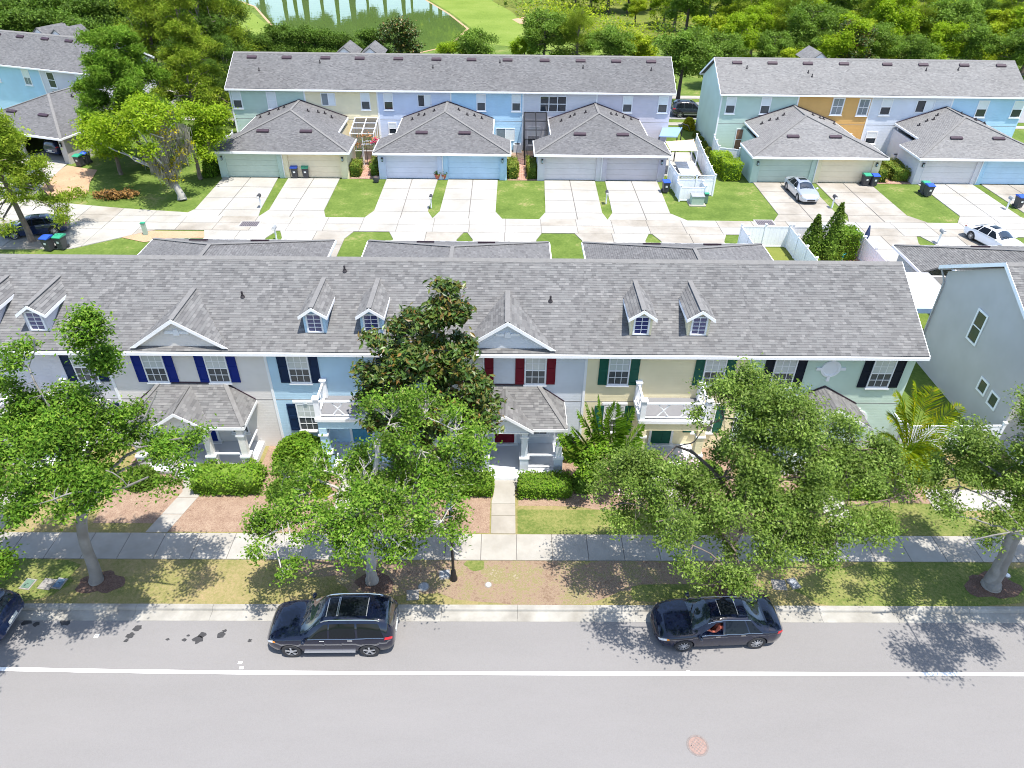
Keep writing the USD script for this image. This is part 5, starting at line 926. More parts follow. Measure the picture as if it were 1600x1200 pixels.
c = ms_[r_.integers(0, len(ms_), 1500)] + r_.normal(size=(1500, 3)) * .18; Ls = r_.uniform(.3, 1.1, 1500)
V = np.stack([c + [-.04, 0, 0], c + [.04, 0, 0], c + np.c_[r_.normal(size=1500) * .05, r_.normal(size=1500) * .05, -Ls]], 1).reshape(-1, 3); part(mossy, 'hanging_moss', (V, np.arange(4500).reshape(-1, 3)), 'moss')
V, F = leaf_mesh(ms_[r_.integers(0, len(ms_), 46)], 30, .32, .24, r_); part(mossy, 'yellow_leaves', (V, F), 'leaf_yellow')
def pine_lobes(base, H_, R_, r, n=34, z0=.35):
    out = []
    for i in range(n):
        t = z0 + (1 - z0) * (i + .5) / n; a = i * 2.4 + r.uniform(-.4, .4); k = R_ * (1.08 - t) ** .6 * r.uniform(.45, 1.0)
        out.append((base[0] + k * math.cos(a), base[1] + k * math.sin(a), H_ * t, .95, .95, .6))
    return out
def big_pine(label, x, y, H_, R_, leaf, seed, ncl=700, per=34, size=.36, z0=.25, n=40, lean=0):
    r = np.random.default_rng(seed); return tree('pine_tree', label, 'pine tree', [(x, y, -.05, .3), (x + lean * .1, y, .6, .22), (x + lean * .5, y, H_ * .5, .16), (x + lean, y, H_ * .97, .03)], pine_lobes((x + lean * .6, y), H_, R_, r, n, z0), ncl, per, size, leaf, 'bark', seed, .26, twig=.08, gaps=.26, bsize=.62, aspect=.24, up=.25, fill=.35)
big_pine('large bright green pine between the blue house and the terrace', -36.0, 70.5, 11.8, 5.4, 'leaf_pine', 61, 1600, 44, n=56)
big_pine('shaggy pine standing in front of the left alley cars', -37.2, 52.2, 9.4, 4.4, 'leaf_pine_olive', 62, 750, 36, .3, .18, lean=-.6)
big_pine('olive pine behind the large bright pine', -33.0, 79.5, 13.5, 3.8, 'leaf_pine_olive', 63); big_pine('slender olive pine beside the left end of the terrace', -31.6, 75.0, 9.0, 2.8, 'leaf_pine_olive', 64, 260)
tree('lime_tree', 'yellow green bushy tree right of the mossy tree', 'tree', [(-29.0, 66.4, -.05, .2), (-29, 66.4, 2, .14), (-29, 66.4, 4, .06)], lob(66.4, [(318, 185, 1.5, 0), (335, 200, 1.2, .3), (305, 205, 1.3, 0), (325, 225, 1.1, -.6), (338, 180, .8, .4), (300, 180, .9, .3)]), 150, 60, .26, 'leaf_lime', 'bark', 65, .45)
tree('lime_tree', 'yellow green bushy tree left of the mossy tree', 'tree', [(-37.0, 67.5, -.05, .2), (-37, 67.5, 2, .14), (-37, 67.5, 4.2, .06)], lob(67.5, [(165, 200, 1.6, 0), (150, 220, 1.2, .3), (185, 215, 1.4, 0), (160, 235, 1.2, -.6), (200, 180, 1.2, .6)]), 170, 60, .26, 'leaf_lime', 'bark', 66, .45)
tree('bare_tree', 'dark crooked young tree on the bare earth by the open garage', 'tree', [(-41.2, 62.9, -.05, .2), (-41.5, 62.9, 1.2, .15), (-42.3, 62.9, 2.5, .11), (-43.6, 62.9, 3.3, .07)], [(*gy(50, 255, 62.9), .5, .5, .4), (*gy(30, 262, 62.9), .5, .5, .4), (*gy(22, 230, 62.5), 1.2, 1.2, 1.0), (*gy(5, 240, 62.5), 1.4, 1.2, 1.2)], 70, 50, .24, 'leaf_lime', 'bark_dark', 67, .4)
# heap of dead fronds on the lawn
r_ = np.random.default_rng(12); c = gz(185, 308); h = thing('dead_branches', 'heap of brown dead branches on the left lawn', 'branches', (c[0], c[1], 0)); m = MB(); cc = []
for k in range(26):
    a = r_.uniform(0, 6.28); p = limb(m, (r_.normal() * .3, r_.normal() * .25, .12), (1.9 * math.cos(a), .7 * math.sin(a), r_.uniform(.05, .5)), .03, .01, r_, 4, 4, .1); cc.append(p)
part(h, 'branches', m, 'bark_dark', kind='stuff'); V, F = leaf_mesh(np.vstack(cc), 22, .18, .22, r_, .6, .5, .4); part(h, 'dead_leaves', (V, F), 'needle_dead')

# ---------------------------------------------------------------- trees beyond the terraces: one of each kind, then copies
r_ = np.random.default_rng(77)
def proto(name, label, H_, W_, leaf, bark, kind, seed, n, per, size):
    r = np.random.default_rng(seed)
    if kind == 'pine': lob_ = pine_lobes((0, 0), H_, W_, r, 30, .3)
    elif kind == 'shrub': lob_ = [(r.normal() * W_ * .4, r.normal() * W_ * .4, H_ * r.uniform(.3, .75), W_ * .45, W_ * .45, H_ * .28) for k in range(9)]
    else: lob_ = [(W_ * .62 * math.cos(k * 2.4) * (k / 15) ** .5, W_ * .62 * math.sin(k * 2.4) * (k / 15) ** .5, H_ * (.84 - .40 * k / 15 + r.uniform(-.06, .06)), W_ * .40, W_ * .40, H_ * .15) for k in range(16)]
    return tree(name, label, 'tree', [(0, 0, -.05, .34), (0, 0, H_ * .15, .24), (.1, 0, H_ * .5, .16), (0, 0, H_ * .8, .05)], lob_, n, per, size, leaf, bark, seed, .045 * H_, twig=.05, gaps=.40, gscale=5.0 / H_, bough=7, bsize=.075 * H_, aspect=.55 if kind != 'pine' else .25, loc=(0, 0, 0), up=.4)
PR = {}; ORD = 'first second third fourth fifth sixth seventh eighth ninth tenth eleventh twelfth thirteenth fourteenth fifteenth sixteenth seventeenth'.split()
SPEC = dict(oak=('oak_tree', 10, 4.6, 'leaf_mid', 'bark_dark', 'oak', 71, 210, 84, .29), dark=('dark_tree', 10, 3.6, 'leaf_dark', 'bark_dark', 'oak', 72, 210, 84, .29), pine=('far_pine_tree', 10, 3.2, 'leaf_pine_olive', 'bark', 'pine', 73, 210, 84, .29), dpine=('dark_pine_tree', 10, 2.9, 'leaf_dark', 'bark', 'pine', 74, 210, 84, .29),
            scrub=('scrub_tree', 6, 3.4, 'leaf_scrub', 'bark_dark', 'shrub', 75, 200, 84, .25), bright=('bright_tree', 9, 3.9, 'leaf_lime', 'bark', 'oak', 76, 210, 84, .28), mag=('far_magnolia_tree', 9, 3.2, 'leaf_magnolia', 'bark_dark', 'oak', 78, 200, 60, .34))
def far_tree(kind, px, top, Y, label, group=None, height=None):
    p = gy(px, top, Y); H_ = SPEC[kind][1]; s = (height or max(p[2], 1.0) * 1.06) / (H_ * .97)
    rz = r_.uniform(0, 6.28)
    if height: p = np.array([(px - 800) / FOC * (Y * math.cos(PITCH) + 20 * math.sin(PITCH)) + YAW * -Y * 1.0, Y, 0])
    if kind not in PR:
        nm, *a = SPEC[kind]; PR[kind] = proto(nm, label, *a); x = UsdGeom.Xformable(stage.GetPrimAtPath(PR[kind])); x.GetOrderedXformOps()[0].Set(mat4((p[0], Y, 0), rz, s)); data(stage.GetPrimAtPath(PR[kind]), label, 'tree', group)
    else: copy_of(PR[kind], label, 'tree', (p[0], Y, 0), rz, group, s)
far_tree('oak', 1075, 42, 93.5, 'spreading tree with a visible trunk in the gap between the terraces')
far_tree('mag', 622, 36, 106, 'bronze leaved magnolia behind the ridge of the left terrace'); far_tree('mag', 1343, 42, 107, 'bronze leaved magnolia behind the ridge of the right hand terrace')
far_tree('oak', 745, 46, 104, 'rounded grey green tree behind the middle of the left terrace'); far_tree('bright', 703, 72, 103, 'small yellow green tree left of the rounded tree behind the terrace'); far_tree('dark', 575, 44, 107, 'dark tree left of the magnolia behind the left terrace')
far_tree('pine', 905, 22, 108, 'olive pine behind the right half of the left terrace'); far_tree('oak', 852, 18, 109, 'tall tree just left of the olive pine behind the terrace'); far_tree('oak', 962, 42, 105, 'rounded tree right of the olive pine behind the terrace'); far_tree('scrub', 1003, 62, 108, 'low yellow green tree by the right end of the left terrace'); far_tree('bright', 820, 60, 112, 'yellow green tree on the edge of the fairway behind the terrace')
G1 = 'dark trees along the pond behind the left terrace'
for x, t in ((372, 56), (402, 52), (432, 36), (466, 40), (498, 44), (528, 50)): far_tree('dark', x, t, 104 + r_.uniform(-2, 3), f'{ORD[(372, 402, 432, 466, 498, 528).index(x)]} dark green tree from the left in the row along the pond', G1)
G2 = 'tall dark trees at the upper left'
for x, t, Y in ((5, -30, 108), (45, -20, 104), (85, -25, 110), (120, -10, 103), (150, -20, 112), (20, 10, 98), (70, 12, 97), (112, 25, 96), (-30, -10, 100), (170, 0, 118), (60, -40, 125), (130, -40, 130)): far_tree('dark', x, t, Y, f'tall dark tree {ORD[sum(q < x for q in (5, 45, 85, 120, 150, 20, 70, 112, -30, 170, 60, 130))]} from the left in the upper left corner group', G2)
G3 = 'pines between the far left house and the terrace'
for k, (x, t, Y) in enumerate(((300, -20, 96), (335, -5, 99), (365, 22, 101), (270, -35, 104), (310, 60, 91), (345, 75, 92), (240, -30, 112), (215, -10, 102), (330, 110, 86), (355, 128, 84))): far_tree('dpine' if k % 3 != 1 else 'pine', x, t, Y, f'dark pine {ORD[sum(q < x for q in (300, 365, 270, 345, 240, 330, 355))]} from the left in the cluster beside the terrace' if k % 3 != 1 else f'olive pine {ORD[sum(q < x for q in (335, 310, 215))]} from the left in the cluster beside the terrace', G3 if k % 3 != 1 else 'olive pines left of the terrace')
G4 = {'scrub': ('yellow green scrub tree in the woods at the upper right', 'scrub trees of the woods'), 'oak': ('rounded mid green tree in the woods at the upper right', 'rounded trees of the woods'), 'bright': ('lime green tree in the woods at the upper right', 'lime green trees of the woods'), 'pine': ('olive pine in the woods at the upper right', 'pines of the woods'), 'dark': ('dark tree in the woods at the upper right', 'dark trees of the woods')}
G5 = 'front row of the woods behind the right hand terrace'; NAME4 = {'scrub': 'yellow green scrub tree', 'oak': 'rounded mid green tree', 'bright': 'lime green tree', 'pine': 'olive pine', 'dark': 'dark tree'}
for Y, t0_, t1_, step, x0, kinds in ((108, 6.5, 8.5, 40, 1110, ('oak', 'scrub', 'oak', 'bright')), (118, 7.5, 11, 42, 1100, ('scrub', 'oak', 'bright', 'scrub', 'pine')), (133, 6, 12, 42, 1080, ('scrub', 'bright', 'pine', 'oak', 'scrub')), (150, 6, 11, 38, 985, ('scrub', 'scrub', 'bright', 'oak', 'pine')), (170, 7, 13, 34, 880, ('scrub', 'oak', 'pine', 'scrub', 'dark')), (195, 8, 15, 34, 830, ('dark', 'oak', 'pine', 'scrub')), (225, 11, 16, 36, 700, ('dark', 'oak', 'pine'))):
    k = 0
    for x in np.arange(x0, 1660 if Y == 108 else 1720, step):
        kd = kinds[(k * 7 + int(Y)) % len(kinds)]; k += 1
        far_tree(kd, x + r_.uniform(-14, 14), 0, Y + r_.uniform(-5, 5), *((f'{NAME4[kd]}, {ORD[k - 1]} from the left just behind the right hand terrace ridge', G5) if Y == 108 else G4[kd]), height=r_.uniform(t0_, t1_) * (.62 if kd == 'scrub' else 1))
for k, x in enumerate(np.arange(300, 740, 24)): far_tree(('oak', 'scrub', 'dark')[k % 3], x + r_.uniform(-10, 10), 0, 200 + r_.uniform(-4, 12), 'tree on the far bank mirrored in the pond', 'trees on the far bank of the pond', height=r_.uniform(13, 21))
for x, t, Y in ((790, 5, 175), (830, 0, 178), (880, -5, 180), (930, -5, 176), (980, 5, 165)): far_tree('dark' if x != 880 else 'oak', x, t, Y, 'dark tree beside the fairway' if x != 880 else 'rounded tree beside the fairway', 'dark trees beside the fairway' if x != 880 else None)

r_ = np.random.default_rng(31); wx0, wy0, wx1, wy1 = WOODS.bounds; import shapely
for mt_, n, sd in (('leaf_scrub', 5200, 1), ('leaf_mid', 2600, 2)):
    q = np.c_[r_.uniform(wx0, min(wx1, 190), n * 3), r_.uniform(wy0, min(wy1, 262), n * 3)]; q = q[shapely.contains_xy(WOODS, q[:, 0], q[:, 1])]; q = q[meshkit.noise(np.c_[q * .12, np.full(len(q), sd * 7.0)], sd) > .42][:n]
    V, F = leaf_mesh(np.c_[q, r_.uniform(.3, 1.9, len(q))], 9, .75, .5, r_, .6, .7, .6)
    setting('undergrowth', (V, F), mt_, kind='stuff')
# ---------------------------------------------------------------- vehicles (own frame: nose towards +x, wheels on z = 0)
from scipy.interpolate import PchipInterpolator
from manifold3d import Manifold, Mesh as MMesh
SEDAN = dict(L=4.87, keys=[(-2.43, .62, .42, .80, .84, .60, .86), (-2.32, .78, .30, .90, .95, .68, .97), (-2.05, .90, .22, .96, 1.02, .72, 1.05), (-1.78, .915, .2, .96, 1.05, .70, 1.09), (-.95, .92, .18, .95, 1.33, .58, 1.405), (-.2, .92, .18, .94, 1.375, .58, 1.45), (.35, .92, .18, .93, 1.33, .60, 1.41), (1.15, .915, .18, .92, .965, .72, 1.02), (1.6, .91, .19, .88, .92, .72, .955), (2.05, .86, .2, .78, .82, .68, .855), (2.28, .73, .24, .66, .70, .58, .725), (2.43, .50, .34, .52, .55, .45, .57)],
             wheels=(1.42, -1.41), r=.35, glass=dict(ws=(.36, 1.10), rw=(-1.70, -.98), side=[(.95, .30, -.02, -.06), (-.08, -.12, -.98, -.84), (-1.04, -.90, -1.50, -1.10)]), roofglass=[(-.62, .02)], spokes=10)
SUV = dict(L=4.8, keys=[(-2.40, .74, .50, .98, 1.08, .64, 1.12), (-2.33, .84, .40, 1.06, 1.30, .66, 1.36), (-2.15, .92, .32, 1.09, 1.56, .665, 1.65), (-1.85, .95, .28, 1.10, 1.655, .67, 1.745), (-1.2, .965, .27, 1.09, 1.70, .68, 1.79), (-.5, .965, .26, 1.08, 1.70, .68, 1.80), (.15, .965, .26, 1.06, 1.63, .665, 1.73), (1.12, .955, .26, 1.04, 1.09, .77, 1.14), (1.6, .94, .27, 1.01, 1.05, .77, 1.10), (2.0, .90, .28, .95, .99, .74, 1.04), (2.25, .79, .31, .84, .89, .66, .92), (2.40, .58, .42, .66, .70, .50, .72)],
           wheels=(1.45, -1.46), r=.365, glass=dict(ws=(.18, 1.08), rw=(-2.36, -2.10), side=[(.92, .14, .02, -.02), (-.04, -.08, -1.02, -1.0), (-1.10, -1.08, -2.05, -1.86)]), roofglass=[(-.30, .06), (-1.40, -.38)], spokes=5)
PICKUP = dict(SUV)
def car(name, label, spec, paint, loc, rz, group=None, open_driver=False, detail=True, cat='car'):
    h = thing(name, label, cat, loc, rz, group); K = np.array(spec['keys']); X = K[:, 0]; f = [PchipInterpolator(X, K[:, i]) for i in range(1, 7)]
    def ring(x):
        w, zb, zbelt, ze, wr, zt = (float(g(x)) for g in f); zm = zb + (zbelt - zb) * .5
        pts = np.array([(0, zb), (w * .84, zb), (w * .96, zb + .10), (w, zm), (w * .985, zbelt - .10), (w * .95, zbelt), (w * .95 + (wr * w - w * .95) * .5 + .012, zbelt + (ze - zbelt) * .55), (wr * w + .0, ze), (wr * w * .72, ze + (zt - ze) * .75), (wr * w * .36, ze + (zt - ze) * .96), (0, zt)])
        return pts
    kv = np.array([0, 1, 2, 3, 4, 5, 6, 7, 8, 9, 10.0])
    def surf(x, v):
        p = ring(x); return np.array([x, np.interp(v, kv, p[:, 0]), np.interp(v, kv, p[:, 1])])
    xs = np.unique(np.concatenate([np.linspace(X[0], X[-1], 46), X])); rings = []
    for x in xs:
        p = ring(x); full = np.vstack([np.c_[p[:, 0], p[:, 1]], np.c_[-p[-2:0:-1, 0], p[-2:0:-1, 1]]]); rings.append(np.c_[np.full(len(full), x), full])
    n = len(rings[0]); V = np.vstack(rings); i, j = np.meshgrid(np.arange(len(xs) - 1), np.arange(n), indexing='ij')
    q = np.stack([i * n + j, (i + 1) * n + j, (i + 1) * n + (j + 1) % n, i * n + (j + 1) % n], -1).reshape(-1, 4)
    F = [np.vstack([q[:, [0, 1, 2]], q[:, [0, 2, 3]]])]
    for e, fl in ((0, 1), (len(xs) - 1, 0)):
        c = len(V); V = np.vstack([V, rings[e].mean(0)]); a = np.arange(n) + e * n; b = np.roll(a, -1); t = np.stack([a, b, np.full(n, c)], 1); F.append(t if fl else t[:, ::-1])
    tm_ = trimesh.Trimesh(V, np.vstack(F), process=True); tm_.fix_normals()
    body = Manifold(MMesh(tm_.vertices.astype(np.float32), tm_.faces.astype(np.uint32)))
    R = spec['r']; wmax = K[:, 1].max()
    for wx in spec['wheels']:
        for s in (-1, 1):
            c = Manifold.cylinder(.5, R + .055, R + .055, 28).rotate([90, 0, 0]).translate([wx, s * (wmax - .08) + .25, R]); body -= c
    if open_driver:
        inner = Manifold.hull_points([(x, y, z) for x, w_, z in ((1.0, .68, .96), (.30, .50, 1.34), (-.9, .50, 1.34), (-1.5, .62, .99)) for y in (-w_, w_) for z in (z,)] + [(x, y, .45) for x in (1.0, -1.4) for y in (-.7, .7)]); body -= inner
        a, b, c_, d = spec['glass']['side'][0]; hole = Manifold.hull_points([(x, y, z) for x, z in ((a - .12, .955), (b - .05, 1.285), (d + .03, 1.315), (c_ + .03, .955)) for y in (.3, 1.2)]); body -= hole
    part(h, 'body', body, paint, 32)
    def patch(x0a, x0b, x1a, x1b, v0, v1, mirror, off, name_, m_, nx=9, nv=6, lab=None):
        s_, t_ = np.linspace(0, 1, nx), np.linspace(0, 1, nv)
        for sg in ((1, -1) if mirror else (1,)):
            vs = np.concatenate([v0 + (v1 - v0) * t_, ]) if mirror else None
            G = np.zeros((nx, nv if mirror else 2 * nv - 1, 3))
            for a in range(nx):
                for b in range(G.shape[1]):
                    tb = t_[b] if mirror else (t_[b] if b < nv else t_[2 * nv - 2 - b]); x = (x0a + (x0b - x0a) * tb) * (1 - s_[a]) + (x1a + (x1b - x1a) * tb) * s_[a]
                    p = surf(x, v0 + (v1 - v0) * tb); p[1] *= sg if mirror else (1 if b < nv else -1); G[a, b] = p
            N = np.cross(np.gradient(G, axis=0), np.gradient(G, axis=1)); N /= np.linalg.norm(N, axis=2, keepdims=True) + 1e-9
            out = G - np.array([0, 0, .7 if K[:, 6].max() > 1.6 else .6]); sgn = np.sign((N * out * [0, 1, 1]).sum(2, keepdims=True)); sgn[sgn == 0] = 1; N *= sgn; G = G + N * off
            A, B = G.shape[:2]; ii, jj = np.meshgrid(np.arange(A - 1), np.arange(B - 1), indexing='ij'); Q = np.stack([ii * B + jj, (ii + 1) * B + jj, (ii + 1) * B + jj + 1, ii * B + jj + 1], -1).reshape(-1, 4)
            Vv = G.reshape(-1, 3); t0 = Vv[Q[0]]; 
            if (np.cross(t0[1] - t0[0], t0[2] - t0[0]) @ N.reshape(-1, 3)[Q[0][0]]) < 0: Q = Q[:, ::-1]
            part(h, name_, (Vv, Q), m_, True, lab)
    g = spec['glass']
    patch(g['ws'][1], g['ws'][1] - .04, g['ws'][0] + .12, g['ws'][0], 7.12, 10, False, .008, 'windscreen', 'windscreen_glass'); patch(g['rw'][0], g['rw'][0] + .03, g['rw'][1] - .03, g['rw'][1], 7.1, 10, False, .008, 'rear_window', 'windscreen_glass')
    for k, (a, b, c_, d) in enumerate(g['side']):
        if k == 0 and open_driver: patch(a, b, c_, d, 5.12, 6.86, True, .006, 'side_window', 'car_clear') if False else None
        else: patch(a, b, c_, d, 5.12, 6.86, True, .007, 'side_window', 'car_glass')
    for a, b in spec['roofglass']:
        patch(a, a, b, b, 8.25, 10, False, .010, 'roof_glass', 'car_glass'); patch(a - .03, a - .03, a, a, 8.2, 10, False, .012, 'roof_frame', 'rim'); patch(b, b, b + .025, b + .025, 8.2, 10, False, .012, 'roof_frame', 'rim')
    Lh = X[-1]; patch(Lh - .42, Lh - .34, Lh - .10, Lh - .06, 4.05, 4.95, True, .012, 'headlight', 'headlight'); patch(Lh - .44, Lh - .40, Lh - .34, Lh - .32, 4.0, 4.8, True, .014, 'indicator', 'amber')
    patch(X[0] + .05, X[0] + .05, X[0] + .34, X[0] + .30, 4.2, 5.1, True, .012, 'tail_light', 'taillight')
    for k, (a, b, c_, d) in enumerate(g['side'][:2]):
        for sg in (-1, 1):
            p = surf(c_ + .2, 4.55); part(h, 'door_handle', MB().bar((c_ + .12, sg * (p[1] + .02), p[2]), (c_ + .30, sg * (p[1] + .02), p[2]), .03, .035), 'chrome')
    for sg in (-1, 1):
        p = surf(g['ws'][1] - .2, 5); part(h, 'mirror', MB().tm(trimesh.Trimesh(*[np.asarray(trimesh.creation.icosphere(2).vertices) * [.09, .13, .085] + [p[0], sg * (p[1] + .13), p[2] + .06], trimesh.creation.icosphere(2).faces])), paint, True)
        part(h, 'window_trim', MB().tube([(x, sg * (surf(x, 5.0)[1] + .008), surf(x, 5.0)[2] + .012) for x in np.linspace(g['side'][0][0], g['side'][-1][2], 12)], .008, 5), 'chrome')
        if K[:, 6].max() > 1.6:
            q_ = [(x, sg * (surf(x, 7.35)[1]), surf(x, 7.35)[2] + (.055 if -1.75 < x < .1 else .005)) for x in np.linspace(-1.9, .25, 14)]; part(h, 'roof_rail', MB().tube(q_, .022, 6), 'chrome')
            part(h, 'running_board', MB().bx(-.95, .95, *sorted((sg * .82, sg * 1.0)), .36, .41), 'rim')
        else: part(h, 'window_trim', MB().tube([(x, sg * (surf(x, 6.95)[1] + .006), surf(x, 6.95)[2]) for x in np.linspace(g['side'][0][1] + .25, g['side'][-1][3], 14)], .008, 5), 'chrome')
        patch(-2.0 + .6, -2.0 + .6, 1.0, 1.0, 3.38, 3.46, True, .006, 'side_crease', 'rim') if False else None
    zb = f[1](0); part(h, 'underbody', MB().bx(X[0] + .25, Lh - .25, -.7, .7, float(zb) - .03, float(zb) + .02), 'car_plastic')
    part(h, 'grille', MB().bx(Lh - .03, Lh + .012, -.36, .36, f[1](Lh) + .02, f[2](Lh) - .02), 'car_plastic'); part(h, 'number_plate', MB().bx(X[0] - .02, X[0] + .01, -.26, .26, f[1](X[0]) + .12, f[1](X[0]) + .26), 'plate')
    part(h, 'rear_bumper_step', MB().bx(X[0] - .01, X[0] + .16, -.55, .55, f[1](X[0]) + .02, f[1](X[0]) + .08), 'rim' if K[:, 6].max() > 1.6 else 'car_plastic')
    for sg in (-1, 1): part(h, 'wiper', MB().bar((g['ws'][1] + .0, sg * .15 + .2, float(f[5](g['ws'][1])) + .015), (g['ws'][1] - .22, sg * .15 - .25, float(f[5](g['ws'][1] - .22)) + .03), .02, .015), 'car_plastic')
    for wx in spec['wheels']:
        for sg in (-1, 1):
            y = sg * (wmax - .125); wl_ = part(h, 'wheel', MB().lathe([(R * .66, -.11), (R * .93, -.115), (R, -.08), (R, .08), (R * .93, .115), (R * .66, .11), (R * .66, -.11)], (wx, y, R), 28, 'y'), 'tyre', 30)
            m = MB().lathe([(R * .63, -.02), (R * .73, -.03), (R * .73, .03), (R * .63, .02), (R * .63, -.02)], (wx, y + sg * .07, R), 24, 'y'); ns = spec['spokes']
            for k in range(ns):
                a = k * 2 * math.pi / ns + .3
                for da in ((-.09, .09) if ns == 5 else (0,)): m.bar((wx + .05 * math.cos(a), y + sg * .09, R + .05 * math.sin(a)), (wx + R * .62 * math.cos(a + da), y + sg * .085, R + R * .62 * math.sin(a + da)), .03, .05 if ns == 5 else .035, (0, 1, 0))
            m.lathe([(0, -.02), (.06, -.02), (.06, .02), (0, .02)], (wx, y + sg * .095, R), 12, 'y'); part(wl_, 'rim', m, 'rim'); part(wl_, 'brake_disc', MB().lathe([(0, -.02), (R * .56, -.02), (R * .56, .02), (0, .02)], (wx, y + sg * .02, R), 20, 'y'), 'car_plastic')
    return h
sv = gz(517, 1017, R0); car('black_suv', 'black suv with chrome roof rails parked at the kerb left of centre', SUV, 'paint_black', (-6.46, 16.72, R0), math.pi + .01)
sdl = (8.26, 17.0, R0); car('black_sedan', 'black sedan with its driver window down parked at the kerb', SEDAN, 'paint_black', sdl, math.pi + .05, open_driver=True)
# the driver: seated, arm on the open window
def person_mesh():
    B = []; S = lambda c, r: Manifold.sphere(r, 16).translate(list(map(float, c)))
    bone = lambda a, ra, b, rb: B.append(Manifold.batch_hull([S(a, ra), S(b, rb)]))
    j = dict(hip=(-.15, 0, .52), chest=(-.27, 0, .92), neck=(-.25, 0, 1.06), head=(-.20, 0, 1.19), sl=(-.26, .19, 1.0), sr=(-.26, -.19, 1.0), el=(-.02, .36, .93), wl=(.22, .28, .98), er=(-.05, -.26, .84), wr=(.22, -.12, .95), kl=(.32, .15, .58), kr=(.32, -.15, .58), fl=(.68, .14, .48), fr=(.68, -.14, .48))
    for a, ra, b, rb in (('hip', .15, 'chest', .165), ('sl', .085, 'chest', .13), ('sr', .085, 'chest', .13), ('sl', .07, 'el', .05), ('el', .05, 'wl', .034), ('sr', .07, 'er', .05), ('er', .05, 'wr', .034), ('hip', .12, 'kl', .075), ('hip', .12, 'kr', .075), ('kl', .07, 'fl', .045), ('kr', .07, 'fr', .045)): bone(j[a], ra, j[b], rb)
    body = Manifold.batch_boolean(B, manifold3d.OpType.Add); t = body.refine_to_length(.035).to_mesh(); t = trimesh.Trimesh(t.vert_properties[:, :3], t.tri_verts); trimesh.smoothing.filter_taubin(t, iterations=8)
    H = []
    H += [Manifold.batch_hull([S((-.235, 0, 1.02), .055), S((-.215, 0, 1.12), .055)]), S((0, 0, 0), .1).scale([1.0, .8, 1.25]).translate([-.205, 0, 1.2]), S((-.108, 0, 1.185), .018), S((-.22, .082, 1.19), .022), S((-.22, -.082, 1.19), .022)]
    for w, up in ((j['wl'], .0), (j['wr'], .0)):
        w = np.array(w); H.append(Manifold.batch_hull([S(w, .03), S(w + [.08, 0, .0], .034)]))
        for k in range(4): H += [Manifold.batch_hull([S(w + [.09, -.032 + k * .021, .005], .0095), S(w + [.135 + .008 * (k in (1, 2)), -.032 + k * .021, -.004], .009)]), Manifold.batch_hull([S(w + [.135 + .008 * (k in (1, 2)), -.032 + k * .021, -.004], .009), S(w + [.15, -.032 + k * .021, -.036], .008)])]
        H.append(Manifold.batch_hull([S(w + [.03, -.03, .01], .012), S(w + [.085, -.055, .02], .009)]))
    return (np.asarray(t.vertices), t.faces), Manifold.batch_boolean(H, manifold3d.OpType.Add)
bm, hm = person_mesh(); pc, ps = math.cos(math.pi + .05), math.sin(math.pi + .05)
dr = thing('person', 'driver in a rust top, one arm at the open window of the black sedan', 'person', (sdl[0] + .30 * pc - .38 * ps, sdl[1] + .30 * ps + .38 * pc, R0 - .0), math.pi + .05)
part(dr, 'clothing', bm, 'rust_cloth', True); part(dr, 'body', hm, 'skin', 40); hc = trimesh.creation.icosphere(2); hv = np.asarray(hc.vertices) * [.108, .09, .115] + [-.222, 0, 1.23]; keep = (hv[hc.faces].mean(1)[:, 0] < -.165) | (hv[hc.faces].mean(1)[:, 2] > 1.29); part(dr, 'hair', (hv, np.asarray(hc.faces)[keep]), 'hair', True)
SUVC = dict(SUV); e = gz(30, 968, R0); car('navy_suv', 'dark navy suv cut off by the left edge of the picture', SUV, 'paint_navy', (e[0] - 2.15, 17.0, R0), math.pi)
c = gz(1268, 303); car('silver_sedan', 'silver sedan parked on the worn driveway', SEDAN, 'paint_silver', (27.35, 63.6, 0), -math.pi / 2 + .03)
car('white_car', 'white sedan parked on the drive at the right edge beyond the roofs', SEDAN, 'paint_white', (39.3, 52.9, 0), -math.pi / 2 + .3)
c = gz(1068, 176); car('dark_pickup', 'dark pickup parked across the street in the gap between the terraces', SUV, 'paint_dark', (22.6, 90.0, -.03), 0)
car('dark_car', 'dark car parked by the alley behind the shaggy pine', SEDAN, 'paint_navy', (gz(100, 366)[0] - 2.2, gz(100, 366)[1] + .2, 0), math.pi + .35)
car('silver_car', 'silver car parked on the far left drive behind the shaggy pine', SEDAN, 'paint_silver', (gz(62, 282)[0] - 2.0, gz(62, 282)[1] + .2, 0), math.pi + AL_ + .1)
gx, gy_ = (-42.95 - 6.1 * ca - .2), 70.1 - 6.1 * sa + .2; lx, ly = 2.9, 3.2
car('garaged_car', 'dark blue car inside the open garage at the far left', SUV, 'paint_navy', (gx + lx * ca - ly * sa, gy_ + lx * sa + ly * ca, .012), AL_ + math.pi / 2)

